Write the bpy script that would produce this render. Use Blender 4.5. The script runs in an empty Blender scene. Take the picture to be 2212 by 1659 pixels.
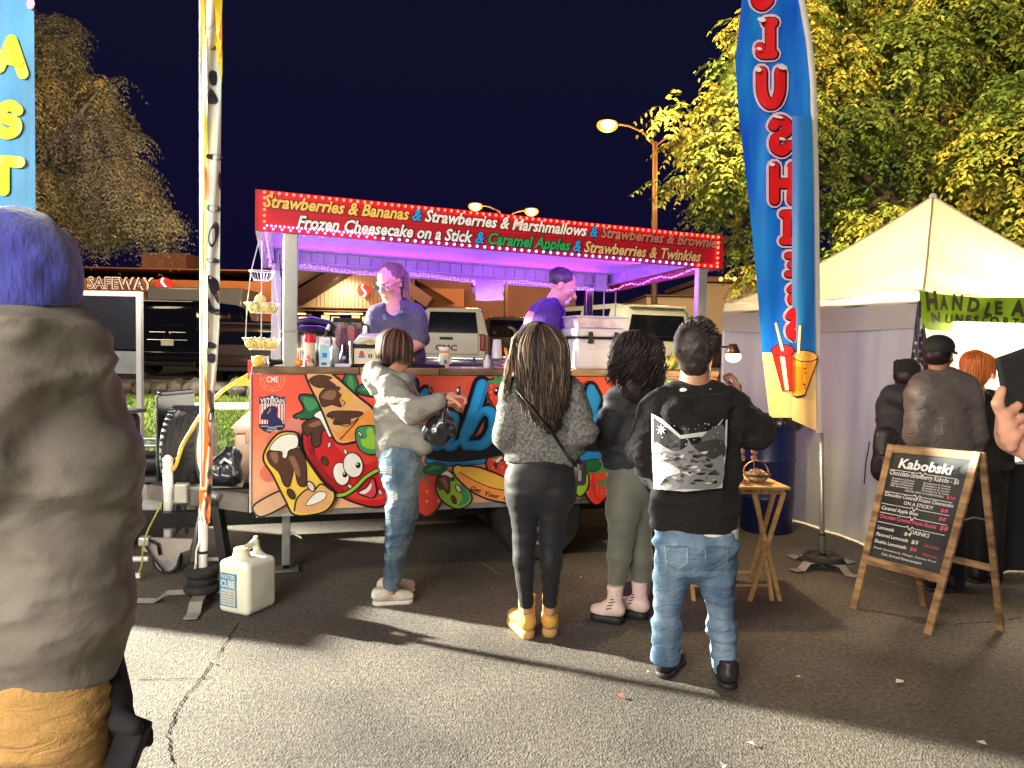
import bpy, math, random
import numpy as np
from mathutils import Vector, Matrix
random.seed(7)
RNG = np.random.default_rng(7)
R = math.radians
SC = bpy.context.scene

# ---------------------------------------------------------------- camera, world, sun, exposure
F = 1661.0                      # focal length in units of a 2212-wide picture
CAM_H = 1.55
CAM_ROT = Matrix.Rotation(R(90 - 2.91), 3, 'X') @ Matrix.Rotation(R(1.15), 3, 'Z')
cd = bpy.data.cameras.new('camera'); cam = bpy.data.objects.new('camera', cd)
SC.collection.objects.link(cam); SC.camera = cam
cd.sensor_width = 36.0; cd.lens = 36.0 * F / 2212.0
cd.clip_start = 0.05; cd.clip_end = 600
cam.matrix_world = Matrix.Translation((0, 0, CAM_H)) @ CAM_ROT.to_4x4()

SC.view_settings.view_transform = 'Standard'
SC.view_settings.look = 'None'
SC.view_settings.exposure = 0.38
SC.view_settings.gamma = 1.0
SC.view_settings.use_curve_mapping = False

wd = bpy.data.worlds.new('World'); SC.world = wd; wd.use_nodes = True
nt = wd.node_tree; nt.nodes.clear()
wo = nt.nodes.new('ShaderNodeOutputWorld'); bg = nt.nodes.new('ShaderNodeBackground')
tc = nt.nodes.new('ShaderNodeTexCoord'); sx = nt.nodes.new('ShaderNodeSeparateXYZ')
cr = nt.nodes.new('ShaderNodeValToRGB')
nt.links.new(tc.outputs['Generated'], sx.inputs[0]); nt.links.new(sx.outputs['Z'], cr.inputs[0])
el = cr.color_ramp.elements
el[0].position = 0.0; el[0].color = (0.0062, 0.0036, 0.021, 1)
el[1].position = 1.0; el[1].color = (0.0035, 0.0028, 0.020, 1)
e = el.new(0.12); e.color = (0.0048, 0.0040, 0.024, 1)
e = el.new(0.35); e.color = (0.0058, 0.0054, 0.023, 1)
nt.links.new(cr.outputs[0], bg.inputs[0]); bg.inputs[1].default_value = 0.72
nt.links.new(bg.outputs[0], wo.inputs[0])

def light(name, kind, loc, target, energy, color, **kw):
    l = bpy.data.lights.new(name, kind); l.energy = energy; l.color = color
    for k, v in kw.items(): setattr(l, k, v)
    o = bpy.data.objects.new(name, l); SC.collection.objects.link(o); o.location = loc
    if target is not None:
        o.rotation_euler = (Vector(target) - Vector(loc)).to_track_quat('-Z', 'Y').to_euler()
    return o
# the market's floodlight that stands beyond the left edge and throws the long shadows
light('flood_light', 'SPOT', (-11.0, 8.35, 3.9), (-0.6, 2.45, 0.0), 54000, (1.0, 0.97, 0.80), spot_size=R(39), spot_blend=0.55, shadow_soft_size=0.14)
light('flood_light_lawn', 'SPOT', (-11.0, 8.5, 4.0), (-5.0, 11.6, 0.3), 9000, (1.0, 0.97, 0.80), spot_size=R(50), spot_blend=0.6, shadow_soft_size=0.14)
# soft light of the stalls behind the photographer
light('stall_light_behind', 'AREA', (-3.2, -3.6, 3.3), (0.2, 5.0, 0.9), 640, (1.0, 0.93, 0.82), shape='RECTANGLE', size=4.5, size_y=1.6)
# weak night-glow of the lot lamps: one sun, high, from the left behind
sun = light('sun', 'SUN', (-6, -8, 9), (0, 0, 0), 0.5, (1.0, 0.80, 0.50), angle=R(18))

# ---------------------------------------------------------------- picture helpers (pixels of the 2212x1659 view)
CO = Vector((0, 0, CAM_H))
def ray(x, y): return CAM_ROT @ Vector(((x - 1106) / F, -(y - 829.5) / F, -1.0))
def W(x, y, Y):
    d = ray(x, y); return CO + d * (Y / d.y)
def G(x, y, z=0.0):
    d = ray(x, y); return CO + d * ((z - CAM_H) / d.z)

# ---------------------------------------------------------------- materials
_M = {}
def mat(name, col=(.5, .5, .5), rough=.6, metal=0.0, var=.12, vs=6.0, bump=0.0, bs=60.0, emit=None, es=1.0, alpha=1.0, trans=0.0, ior=1.45, stretch=(1, 1, 1), col2=None, spec=.5, sheen=0.0, coat=0.0, detail=4.0, contrast=None, b2=None):
    if name in _M: return _M[name]
    m = bpy.data.materials.new(name); m.use_nodes = True; _M[name] = m
    t = m.node_tree; b = t.nodes['Principled BSDF']
    b.inputs['Roughness'].default_value = rough; b.inputs['Metallic'].default_value = metal
    b.inputs['Base Color'].default_value = (*col, 1); b.inputs['IOR'].default_value = ior
    b.inputs['Alpha'].default_value = alpha; b.inputs['Transmission Weight'].default_value = trans
    b.inputs['Specular IOR Level'].default_value = spec
    if sheen: b.inputs['Sheen Weight'].default_value = sheen
    if coat: b.inputs['Coat Weight'].default_value = coat; b.inputs['Coat Roughness'].default_value = .05
    if emit is not None:
        b.inputs['Emission Color'].default_value = (*emit, 1); b.inputs['Emission Strength'].default_value = es
        return m
    co = t.nodes.new('ShaderNodeTexCoord'); mp = t.nodes.new('ShaderNodeMapping'); mp.inputs['Scale'].default_value = stretch
    t.links.new(co.outputs['Object'], mp.inputs[0])
    if var or col2 is not None:
        n = t.nodes.new('ShaderNodeTexNoise'); n.inputs['Scale'].default_value = vs; n.inputs['Detail'].default_value = detail
        t.links.new(mp.outputs[0], n.inputs['Vector'])
        r = t.nodes.new('ShaderNodeValToRGB'); t.links.new(n.outputs[0], r.inputs[0])
        a, c = (contrast or (.35, .65))
        r.color_ramp.elements[0].position = a; r.color_ramp.elements[1].position = c
        if col2 is None:
            lo = tuple(x * (1 - var) for x in col); hi = tuple(min(1, x * (1 + var)) for x in col)
        else: lo, hi = col, col2
        r.color_ramp.elements[0].color = (*lo, 1); r.color_ramp.elements[1].color = (*hi, 1)
        t.links.new(r.outputs[0], b.inputs['Base Color'])
    if bump:
        n = t.nodes.new('ShaderNodeTexNoise'); n.inputs['Scale'].default_value = bs; n.inputs['Detail'].default_value = 5
        t.links.new(mp.outputs[0], n.inputs['Vector'])
        bp = t.nodes.new('ShaderNodeBump'); bp.inputs['Strength'].default_value = 1.0; bp.inputs['Distance'].default_value = bump
        t.links.new(n.outputs[0], bp.inputs['Height']); t.links.new(bp.outputs[0], b.inputs['Normal'])
        if b2:
            n2 = t.nodes.new('ShaderNodeTexNoise'); n2.inputs['Scale'].default_value = b2[1]; n2.inputs['Detail'].default_value = 3; n2.inputs['Distortion'].default_value = 1.2
            m2 = t.nodes.new('ShaderNodeMapping'); m2.inputs['Scale'].default_value = b2[2] if len(b2) > 2 else (1, 1, 1); m2.inputs['Rotation'].default_value = (.3, .5, 0); t.links.new(co.outputs['Object'], m2.inputs[0]); t.links.new(m2.outputs[0], n2.inputs['Vector'])
            p2 = t.nodes.new('ShaderNodeBump'); p2.inputs['Distance'].default_value = b2[0]; t.links.new(n2.outputs[0], p2.inputs['Height']); t.links.new(p2.outputs[0], bp.inputs['Normal'])
    return m
def glow(name, col, s): return mat(name, (0, 0, 0), emit=col, es=s)

# ---------------------------------------------------------------- objects
def tag(o, label=None, cat=None, group=None, kind=None):
    if label: o['label'] = label
    if cat: o['category'] = cat
    if group: o['group'] = group
    if kind: o['kind'] = kind
    return o
def thing(name, label, cat, loc=(0, 0, 0), rz=0.0, group=None):
    o = bpy.data.objects.new(name, None); SC.collection.objects.link(o); o.empty_display_size = .1
    o.location = loc; o.rotation_euler = (0, 0, rz)
    return tag(o, label, cat, group)
def link(name, me, parent=None, kind=None):
    o = bpy.data.objects.new(name, me); SC.collection.objects.link(o)
    if parent is not None: o.parent = parent
    if kind: o['kind'] = kind
    return o
def copy_tree(o, parent=None):
    c = o.copy(); SC.collection.objects.link(c)
    if parent is not None: c.parent = parent
    for ch in list(o.children): copy_tree(ch, c)
    return c
class MB:
    """collects boxes, rods, turned shapes and sheets; build() links them as one mesh object"""
    def __init__(s): s.v = []; s.f = []; s.m = []; s.T = None
    def add(s, vs, fs, mi=0):
        k = len(s.v)
        if s.T is not None: vs = [tuple(s.T @ Vector(p)) for p in vs]
        s.v += [tuple(p) for p in vs]; s.f += [tuple(i + k for i in f) for f in fs]; s.m += [mi] * len(fs); return s
    def box(s, c, d, mi=0, rot=None, taper=None):
        x, y, z = (q / 2 for q in d); P = []
        for k, (a, b, e) in enumerate([(-x, -y, -z), (x, -y, -z), (x, y, -z), (-x, y, -z), (-x, -y, z), (x, -y, z), (x, y, z), (-x, y, z)]):
            if taper and k >= 4: a *= taper[0]; b *= taper[1]
            p = Vector((a, b, e))
            if rot is not None: p = rot @ p
            P.append(p + Vector(c))
        return s.add(P, [(0, 3, 2, 1), (4, 5, 6, 7), (0, 1, 5, 4), (1, 2, 6, 5), (2, 3, 7, 6), (3, 0, 4, 7)], mi)
    def bbox(s, c, d, r=.01, mi=0, rot=None, n=2):
        """box with rounded vertical and horizontal edges: chamfered rings"""
        x, y, z = (q / 2 for q in d); r = min(r, x * .98, y * .98, z * .98); rings = []
        def ring(ix, zz):
            P = []
            for (sx_, sy_, a0) in ((1, 1, 0), (-1, 1, 90), (-1, -1, 180), (1, -1, 270)):
                for k in range(n + 1):
                    a = R(a0 + 90 * k / n)
                    P.append(Vector((sx_ * (x - r) + (r - ix) * math.cos(a), sy_ * (y - r) + (r - ix) * math.sin(a), zz)))
            return P
        for k in range(n + 1):
            a = R(90 * k / n); rings.append(ring(r - r * math.sin(a), -z + r - r * math.cos(a)))
        for k in range(n, -1, -1):
            a = R(90 * k / n); rings.append(ring(r - r * math.sin(a), z - r + r * math.cos(a)))
        m = len(rings[0]); P = [q for rg in rings for q in rg]; Fs = []
        for i in range(len(rings) - 1):
            for j in range(m): Fs.append((i * m + j, i * m + (j + 1) % m, (i + 1) * m + (j + 1) % m, (i + 1) * m + j))
        Fs.append(tuple(reversed(range(m)))); Fs.append(tuple((len(rings) - 1) * m + j for j in range(m)))
        P = [(rot @ p if rot is not None else p) + Vector(c) for p in P]
        return s.add(P, Fs, mi)
    def tube(s, pts, rad, n=8, mi=0, cap=True, flat=None):
        pts = [Vector(p) for p in pts]
        rad = rad if hasattr(rad, '__len__') else [rad] * len(pts)
        P = []; up = None
        for i, p in enumerate(pts):
            t = (pts[min(i + 1, len(pts) - 1)] - pts[max(i - 1, 0)])
            t = t.normalized() if t.length > 1e-9 else Vector((0, 0, 1))
            if up is None: up = Vector((0, 0, 1)) if abs(t.z) < .9 else Vector((1, 0, 0))
            a = t.cross(up)
            if a.length < 1e-6: a = t.cross(Vector((0, 1, 0)))
            a.normalize(); b = a.cross(t).normalized(); up = b
            for j in range(n):
                th = 2 * math.pi * j / n
                P.append(p + a * (math.cos(th) * rad[i]) + b * (math.sin(th) * rad[i] * (flat or 1)))
        Fs = []
        for i in range(len(pts) - 1):
            for j in range(n): Fs.append((i * n + j, i * n + (j + 1) % n, (i + 1) * n + (j + 1) % n, (i + 1) * n + j))
        if cap: Fs.append(tuple(reversed(range(n)))); Fs.append(tuple((len(pts) - 1) * n + j for j in range(n)))
        return s.add(P, Fs, mi)
    def lathe(s, prof, c=(0, 0, 0), n=20, mi=0, axis=None, cap=True):
        c = Vector(c); Q = axis.to_track_quat('Z', 'Y').to_matrix() if axis is not None else None; P = []
        for r_, z in prof:
            for j in range(n):
                p = Vector((r_ * math.cos(2 * math.pi * j / n), r_ * math.sin(2 * math.pi * j / n), z))
                P.append((Q @ p if Q is not None else p) + c)
        Fs = []
        for i in range(len(prof) - 1):
            for j in range(n): Fs.append((i * n + j, i * n + (j + 1) % n, (i + 1) * n + (j + 1) % n, (i + 1) * n + j))
        if cap: Fs.append(tuple(reversed(range(n)))); Fs.append(tuple((len(prof) - 1) * n + j for j in range(n)))
        return s.add(P, Fs, mi)
    def ball(s, c, r, mi=0, n=12, m=8, sc=(1, 1, 1)):
        P = []; Fs = []
        for i in range(m + 1):
            a = math.pi * i / m
            for j in range(n):
                b = 2 * math.pi * j / n
                P.append(Vector(c) + Vector((r * sc[0] * math.sin(a) * math.cos(b), r * sc[1] * math.sin(a) * math.sin(b), -r * sc[2] * math.cos(a))))
        for i in range(m):
            for j in range(n): Fs.append((i * n + j, i * n + (j + 1) % n, (i + 1) * n + (j + 1) % n, (i + 1) * n + j))
        return s.add(P, Fs, mi)
    def grid(s, fn, nu, nv, mi=0, thick=None):
        P = [Vector(fn(i / nu, j / nv)) for j in range(nv + 1) for i in range(nu + 1)]
        q = lambda i, j: j * (nu + 1) + i
        mf = mi if callable(mi) else (lambda u, v: mi)
        for j in range(nv):
            for i in range(nu):
                pass
        k = len(s.v)
        PP = [tuple(s.T @ p) for p in P] if s.T is not None else [tuple(p) for p in P]
        s.v += PP
        for j in range(nv):
            for i in range(nu):
                s.f.append((k + q(i, j), k + q(i + 1, j), k + q(i + 1, j + 1), k + q(i, j + 1))); s.m.append(mf((i + .5) / nu, (j + .5) / nv))
        return s
    def prism(s, poly, z0, z1, mi=0, M_=None):
        """poly in xy, extruded along z, then placed by 4x4 M_"""
        n = len(poly); P = [Vector((a, b, z0)) for a, b in poly] + [Vector((a, b, z1)) for a, b in poly]
        if M_ is not None: P = [M_ @ p for p in P]
        return s.add(P, [tuple(reversed(range(n))), tuple(range(n, 2 * n))] + [(i, (i + 1) % n, n + (i + 1) % n, n + i) for i in range(n)], mi)
    def mesh(s, name, mats, smooth=False):
        me = bpy.data.meshes.new(name); me.from_pydata(s.v, [], s.f)
        for m in (mats if isinstance(mats, (list, tuple)) else [mats]): me.materials.append(m)
        if s.m: me.polygons.foreach_set('material_index', s.m)
        if smooth: me.polygons.foreach_set('use_smooth', [True] * len(s.f))
        me.update(); return me
    def build(s, name, mats, parent=None, smooth=False, kind=None, bevel=0.0, auto=False):
        me = s.mesh(name, mats, smooth or auto)
        if auto:
            try: me.set_sharp_from_angle(angle=R(38))
            except Exception: pass
        o = link(name, me, parent, kind)
        if bevel:
            b = o.modifiers.new('bevel', 'BEVEL'); b.width = bevel; b.segments = 2; b.limit_method = 'ANGLE'
        return o

# ---------------------------------------------------------------- flat print: smooth outlines, strokes, lettering
def smooth_poly(pts, k=5, closed=True):
    n = len(pts); out = []
    rng = range(n if closed else n - 1)
    for i in rng:
        if closed: p0, p1, p2, p3 = (pts[(i + d) % n] for d in (-1, 0, 1, 2))
        else: p0, p1, p2, p3 = pts[max(i - 1, 0)], pts[i], pts[i + 1], pts[min(i + 2, n - 1)]
        for j in range(k):
            t = j / k
            out.append(tuple(.5 * (2 * p1[a] + (p2[a] - p0[a]) * t + (2 * p0[a] - 5 * p1[a] + 4 * p2[a] - p3[a]) * t * t + (3 * p1[a] - p0[a] - 3 * p2[a] + p3[a]) * t ** 3) for a in (0, 1)))
    if not closed: out.append(tuple(pts[-1][:2]))
    return out
def stroke_poly(pts, w):
    """outline quads+caps of a round brush stroke: list of convex polygons"""
    ws = w if hasattr(w, '__len__') else [w] * len(pts); polys = []
    for i in range(len(pts) - 1):
        a, b = Vector(pts[i]), Vector(pts[i + 1]); d = b - a
        if d.length < 1e-9: continue
        n_ = Vector((-d.y, d.x)).normalized()
        polys.append([a + n_ * ws[i] / 2, a - n_ * ws[i] / 2, b - n_ * ws[i + 1] / 2, b + n_ * ws[i + 1] / 2])
    for p, q in zip(pts, ws):
        polys.append([Vector(p) + Vector((math.cos(t), math.sin(t))) * q / 2 for t in [k * math.pi / 5 for k in range(10)]])
    return polys
from mathutils.geometry import tessellate_polygon
class Print:
    """flat printed layers; add() takes 2-D outlines, place maps (a, b, height) to 3-D"""
    def __init__(s, place, step=.0006, base=.001, fine=0): s.v = []; s.f = []; s.m = []; s.place = place; s.h = base; s.step = step; s.mats = []; s.fine = fine
    def mi(s, m):
        if m not in s.mats: s.mats.append(m)
        return s.mats.index(m)
    def poly(s, pts, m, sm=True, k=5, up=True):
        if up: s.h += s.step
        P = smooth_poly(pts, k) if sm else pts
        tri = tessellate_polygon([[Vector((a, b, 0)) for a, b in P]])
        if s.fine:
            T = [[P[i][:2] for i in t] for t in tri]
            for _ in range(6):
                N = []
                for a, b, c in T:
                    e = [math.dist(a, b), math.dist(b, c), math.dist(c, a)]; k_ = e.index(max(e))
                    if e[k_] < s.fine: N.append((a, b, c)); continue
                    a, b, c = ((a, b, c), (b, c, a), (c, a, b))[k_]; q = ((a[0] + b[0]) / 2, (a[1] + b[1]) / 2); N += [(a, q, c), (q, b, c)]
                T = N
            for t in T:
                o = len(s.v); s.v += [tuple(s.place(x, y, s.h)) for x, y in t]; s.f.append((o, o + 1, o + 2)); s.m.append(s.mi(m))
            return
        o = len(s.v); s.v += [tuple(s.place(a, b, s.h)) for a, b in P]
        for t in tri: s.f.append(tuple(o + i for i in t)); s.m.append(s.mi(m))
    def stroke(s, pts, w, m, sm=True, k=5, up=True, closed=False):
        if up: s.h += s.step
        n0 = len(pts); P = smooth_poly(pts, k, closed) if sm else list(pts)
        if closed: P = P + [P[0]]
        if hasattr(w, '__len__'):
            ws = [float(np.interp(i / (len(P) - 1) * (n0 - 1), range(n0), w)) for i in range(len(P))]
        else: ws = [w] * len(P)
        for q in stroke_poly(P, ws):
            s.h += 1.5e-5
            o = len(s.v); s.v += [tuple(s.place(a.x, a.y, s.h)) for a in q]
            s.f.append(tuple(o + i for i in range(len(q)))); s.m.append(s.mi(m))
    def outlined(s, pts, m, ink, w, k=5):
        s.stroke(pts, w * 2, ink, closed=True, k=k); s.poly(pts, m, k=k)
    def ell(s, c, r, m, rot=0, n=20, up=True):
        ca, sa = math.cos(rot), math.sin(rot)
        s.poly([(c[0] + r[0] * math.cos(t) * ca - r[1] * math.sin(t) * sa, c[1] + r[0] * math.cos(t) * sa + r[1] * math.sin(t) * ca) for t in [2 * math.pi * i / n for i in range(n)]], m, sm=False, up=up)
    def ring(s, c, r, w, m, n=28, up=True):
        s.stroke([(c[0] + r * math.cos(2 * math.pi * i / n), c[1] + r * math.sin(2 * math.pi * i / n)) for i in range(n + 1)], w, m, sm=False, up=up)
    def geo(s, V, Fs, m, up=True):
        if up: s.h += s.step
        o = len(s.v); s.v += [tuple(s.place(a, b, s.h)) for a, b in V]
        for f in Fs: s.f.append(tuple(o + i for i in f)); s.m.append(s.mi(m))
    def build(s, name, parent, kind=None):
        me = bpy.data.meshes.new(name); me.from_pydata(s.v, [], s.f)
        for m in s.mats: me.materials.append(m)
        me.polygons.foreach_set('material_index', s.m); me.update()
        return link(name, me, parent, kind)
_TX = {}
def text2d(txt, shear=0.0, offset=0.0, spacing=1.0):
    """tessellated lettering: vertices (x, y) at size 1, faces, width"""
    key = (txt, shear, offset, spacing)
    if key in _TX: return _TX[key]
    cu = bpy.data.curves.new('t', 'FONT'); cu.body = txt; cu.size = 1; cu.shear = shear; cu.offset = offset; cu.space_character = spacing
    cu.resolution_u = 2; cu.fill_mode = 'FRONT'
    o = bpy.data.objects.new('t', cu); SC.collection.objects.link(o)
    bpy.context.view_layer.update()
    dg = bpy.context.evaluated_depsgraph_get(); me = o.evaluated_get(dg).to_mesh()
    V = [(v.co.x, v.co.y) for v in me.vertices]; Fs = [tuple(p.vertices) for p in me.polygons]
    o.evaluated_get(dg).to_mesh_clear(); bpy.data.objects.remove(o); bpy.data.curves.remove(cu)
    w = (max(v[0] for v in V) - min(0, min(v[0] for v in V))) if V else .3
    _TX[key] = (V, Fs, w); return _TX[key]
def put_text(pr, txt, m, p0, p1, size, ink=None, inkw=.05, shear=.25, bold=.02, spacing=1.0, mirror=False, sy=None, fit=True):
    """lettering from p0 towards p1 (baseline), height size; stretched to the length p0-p1 when fit"""
    V, Fs, w = text2d(txt, shear, bold, spacing)
    d = Vector(p1) - Vector(p0); L = d.length; d.normalize(); n_ = Vector((-d.y, d.x))
    if (sy or 1) < 0: n_ = -n_
    kx = L / w if fit else size
    f = lambda P: [((p0[0] + d.x * x * kx + n_.x * y * size), (p0[1] + d.y * x * kx + n_.y * y * size)) for x, y in P]
    if ink is not None:
        V2, F2, _ = text2d(txt, shear, bold + inkw, spacing); pr.geo(f(V2), F2, ink)
    pr.geo(f(V), Fs, m)

# ---------------------------------------------------------------- implicit surfaces: bodies, clothes, hair
def vnoise(P, seed=0):
    """value noise, P (...,3) -> (...), about -1..1"""
    P = P + seed * 17.31; i = np.floor(P).astype(np.int64); f = P - i; f = f * f * (3 - 2 * f)
    def h(a, b, c):
        n = (a * 374761393 + b * 668265263 + c * 2147483647 + seed * 144665) & 0x7fffffff
        n = ((n ^ (n >> 13)) * 1274126177) & 0x7fffffff
        return ((n ^ (n >> 16)) & 0xffff) / 32767.5 - 1
    r = 0
    for a in (0, 1):
        for b in (0, 1):
            for c in (0, 1):
                w = (f[..., 0] if a else 1 - f[..., 0]) * (f[..., 1] if b else 1 - f[..., 1]) * (f[..., 2] if c else 1 - f[..., 2])
                r = r + w * h(i[..., 0] + a, i[..., 1] + b, i[..., 2] + c)
    return r
def cap_(a, b, ra, rb=None, flat=None, k=None):
    """rounded cone from a to b; flat = (direction, factor) squashes its section"""
    return dict(a=np.array(a, float), b=np.array(b, float), ra=ra, rb=ra if rb is None else rb, flat=flat, k=k, sub=False)
def ell_(c, r, k=None, sub=False, rot=None):
    return dict(c=np.array(c, float), r=np.array(r, float), k=k, sub=sub, rot=None if rot is None else np.array(rot, float))
def sub_(p): p['sub'] = True; return p
def sdf_eval(P, prims, k):
    D = None
    for p in prims:
        if 'c' in p:
            q = P - p['c']
            if p['rot'] is not None: q = q @ p['rot']
            q1 = q / p['r']; l = np.linalg.norm(q1, axis=-1); l2 = np.linalg.norm(q1 / p['r'], axis=-1)
            d = l * (l - 1) / np.maximum(l2, 1e-9)
        else:
            a, b = p['a'], p['b']; q = P - a; ab = b - a
            if p['flat'] is not None:
                dr, s_ = p['flat']; dr = np.array(dr, float); dr /= np.linalg.norm(dr)
                q = q + (1 / s_ - 1) * (q @ dr)[..., None] * dr; ab = ab + (1 / s_ - 1) * (ab @ dr) * dr
            L2 = max(ab @ ab, 1e-12); t = np.clip((q @ ab) / L2, 0, 1)
            d = np.linalg.norm(q - t[..., None] * ab, axis=-1) - (p['ra'] + (p['rb'] - p['ra']) * t)
            if p['flat'] is not None: d = d * (.5 + .5 * p['flat'][1])
        kk = k if p['k'] is None else p['k']
        if D is None: D = d; continue
        if p['sub']:
            h = np.clip(.5 - .5 * (D + d) / kk, 0, 1); D = D * (1 - h) + (-d) * h + kk * h * (1 - h)
        else:
            h = np.clip(.5 + .5 * (D - d) / kk, 0, 1); D = D * (1 - h) + d * h - kk * h * (1 - h)
    return D
def sdf_mesh(name, prims, mats, parent=None, vox=.009, k=.03, folds=None, clip=None, colorfn=None, smooth=True, kind=None, extra=None):
    """prims in the parent's frame. folds: list of (amp, (sx,sy,sz), seed). clip: list of (point, normal): keeps the side the normal points away from"""
    lo = np.array([1e9] * 3); hi = -lo
    for p in prims:
        if p['sub']: continue
        if 'c' in p:
            m_ = max(p['r']) if p['rot'] is not None else p['r']; lo = np.minimum(lo, p['c'] - m_); hi = np.maximum(hi, p['c'] + m_)
        else:
            for e_, r_ in ((p['a'], p['ra']), (p['b'], p['rb'])): lo = np.minimum(lo, e_ - r_); hi = np.maximum(hi, e_ + r_)
    lo -= 3 * vox + k * .5; hi += 3 * vox + k * .5
    n = np.ceil((hi - lo) / vox).astype(int) + 1
    ax = [lo[i] + vox * np.arange(n[i]) for i in range(3)]
    P = np.stack(np.meshgrid(*ax, indexing='ij'), -1)
    def full(Q):
        D = sdf_eval(Q, prims, k)
        if folds:
            near = np.abs(D) < .05; S = Q[near]; add = np.zeros(len(S))
            for amp, sc_, sd in folds:
                q = S * np.array(sc_); q = q + .35 * vnoise(q * .6 + 9.1, sd + 50)[:, None]; n_ = vnoise(q, sd)
                add += amp * ((np.sqrt(n_ * n_ + .004) * 1.5 - .55) if amp > .0105 else n_) * .62
            D = D.copy(); D[near] += add
        if extra is not None: D = extra(Q, D)
        if clip:
            for c0, nn in clip:
                nn = np.array(nn, float); nn /= np.linalg.norm(nn)
                D = np.maximum(D, (Q - np.array(c0, float)) @ nn)
        return D
    bs_ = 5; cn = [(m_ + bs_ - 1) // bs_ for m_ in n]; Pc = np.stack(np.meshgrid(*[lo[i] + vox * (bs_ * np.arange(cn[i]) + (bs_ - 1) / 2) for i in range(3)], indexing='ij'), -1)
    Dc = sdf_eval(Pc, prims, k) if extra is None else extra(Pc, sdf_eval(Pc, prims, k)); D = Dc.repeat(bs_, 0).repeat(bs_, 1).repeat(bs_, 2)[:n[0], :n[1], :n[2]].copy()
    nr = np.abs(D) < vox * bs_ * .87 * 1.7 + .055; D[nr] = full(P[nr])
    if clip:
        fr = ~nr; Q = P[fr]; d_ = D[fr]
        for c0, nn in clip: nn = np.array(nn, float); nn /= np.linalg.norm(nn); d_ = np.maximum(d_, (Q - np.array(c0, float)) @ nn)
        D[fr] = d_
    ins = D < 0
    # surface nets
    c = np.zeros(tuple(n - 1), int)
    for a in (0, 1):
        for b in (0, 1):
            for e_ in (0, 1): c += ins[a:n[0] - 1 + a, b:n[1] - 1 + b, e_:n[2] - 1 + e_]
    act = (c > 0) & (c < 8); idx = -np.ones(act.shape, int); cells = np.argwhere(act); idx[act] = np.arange(len(cells))
    acc = np.zeros((len(cells), 3)); cnt = np.zeros(len(cells))
    cor = [(a, b, e_) for a in (0, 1) for b in (0, 1) for e_ in (0, 1)]
    for i0 in range(8):
        for i1 in range(i0 + 1, 8):
            A, B = np.array(cor[i0]), np.array(cor[i1])
            if np.abs(A - B).sum() != 1: continue
            dA = D[tuple((cells + A).T)]; dB = D[tuple((cells + B).T)]; x = (dA < 0) != (dB < 0)
            t = np.where(x, dA / np.where(x, dA - dB, 1), 0)
            acc[x] += (A + t[:, None] * (B - A))[x]; cnt[x] += 1
    V = lo + vox * (cells + acc / cnt[:, None])
    faces = []
    for axx in range(3):
        o1, o2 = [q for q in range(3) if q != axx]
        s0 = [slice(None)] * 3; s1 = [slice(None)] * 3; s0[axx] = slice(0, n[axx] - 1); s1[axx] = slice(1, n[axx])
        a_, b_ = ins[tuple(s0)], ins[tuple(s1)]; E = np.argwhere(a_ != b_)
        E = E[(E[:, o1] > 0) & (E[:, o2] > 0) & (E[:, o1] < n[o1] - 1) & (E[:, o2] < n[o2] - 1)]
        if not len(E): continue
        d1 = np.zeros(3, int); d1[o1] = 1; d2 = np.zeros(3, int); d2[o2] = 1
        q = np.stack([idx[tuple((E - d1 - d2).T)], idx[tuple((E - d2).T)], idx[tuple(E.T)], idx[tuple((E - d1).T)]], 1)
        inner = a_[tuple(E.T)]
        flip = inner if axx != 1 else ~inner
        q[~flip] = q[~flip][:, ::-1]; faces.append(q)
    Fq = np.concatenate(faces); Fq = Fq[(Fq >= 0).all(1)]
    me = bpy.data.meshes.new(name)
    me.vertices.add(len(V)); me.vertices.foreach_set('co', V.astype(np.float32).ravel())
    me.loops.add(len(Fq) * 4); me.loops.foreach_set('vertex_index', Fq.astype(np.int32).ravel())
    me.polygons.add(len(Fq)); me.polygons.foreach_set('loop_start', np.arange(0, len(Fq) * 4, 4, dtype=np.int32))
    me.polygons.foreach_set('use_smooth', np.ones(len(Fq), bool))
    for m in (mats if isinstance(mats, (list, tuple)) else [mats]): me.materials.append(m)
    if colorfn is not None:
        C = V[Fq].mean(1); me.polygons.foreach_set('material_index', colorfn(C).astype(np.int32))
    me.update(calc_edges=True); me.validate()
    return link(name, me, parent, kind)
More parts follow.
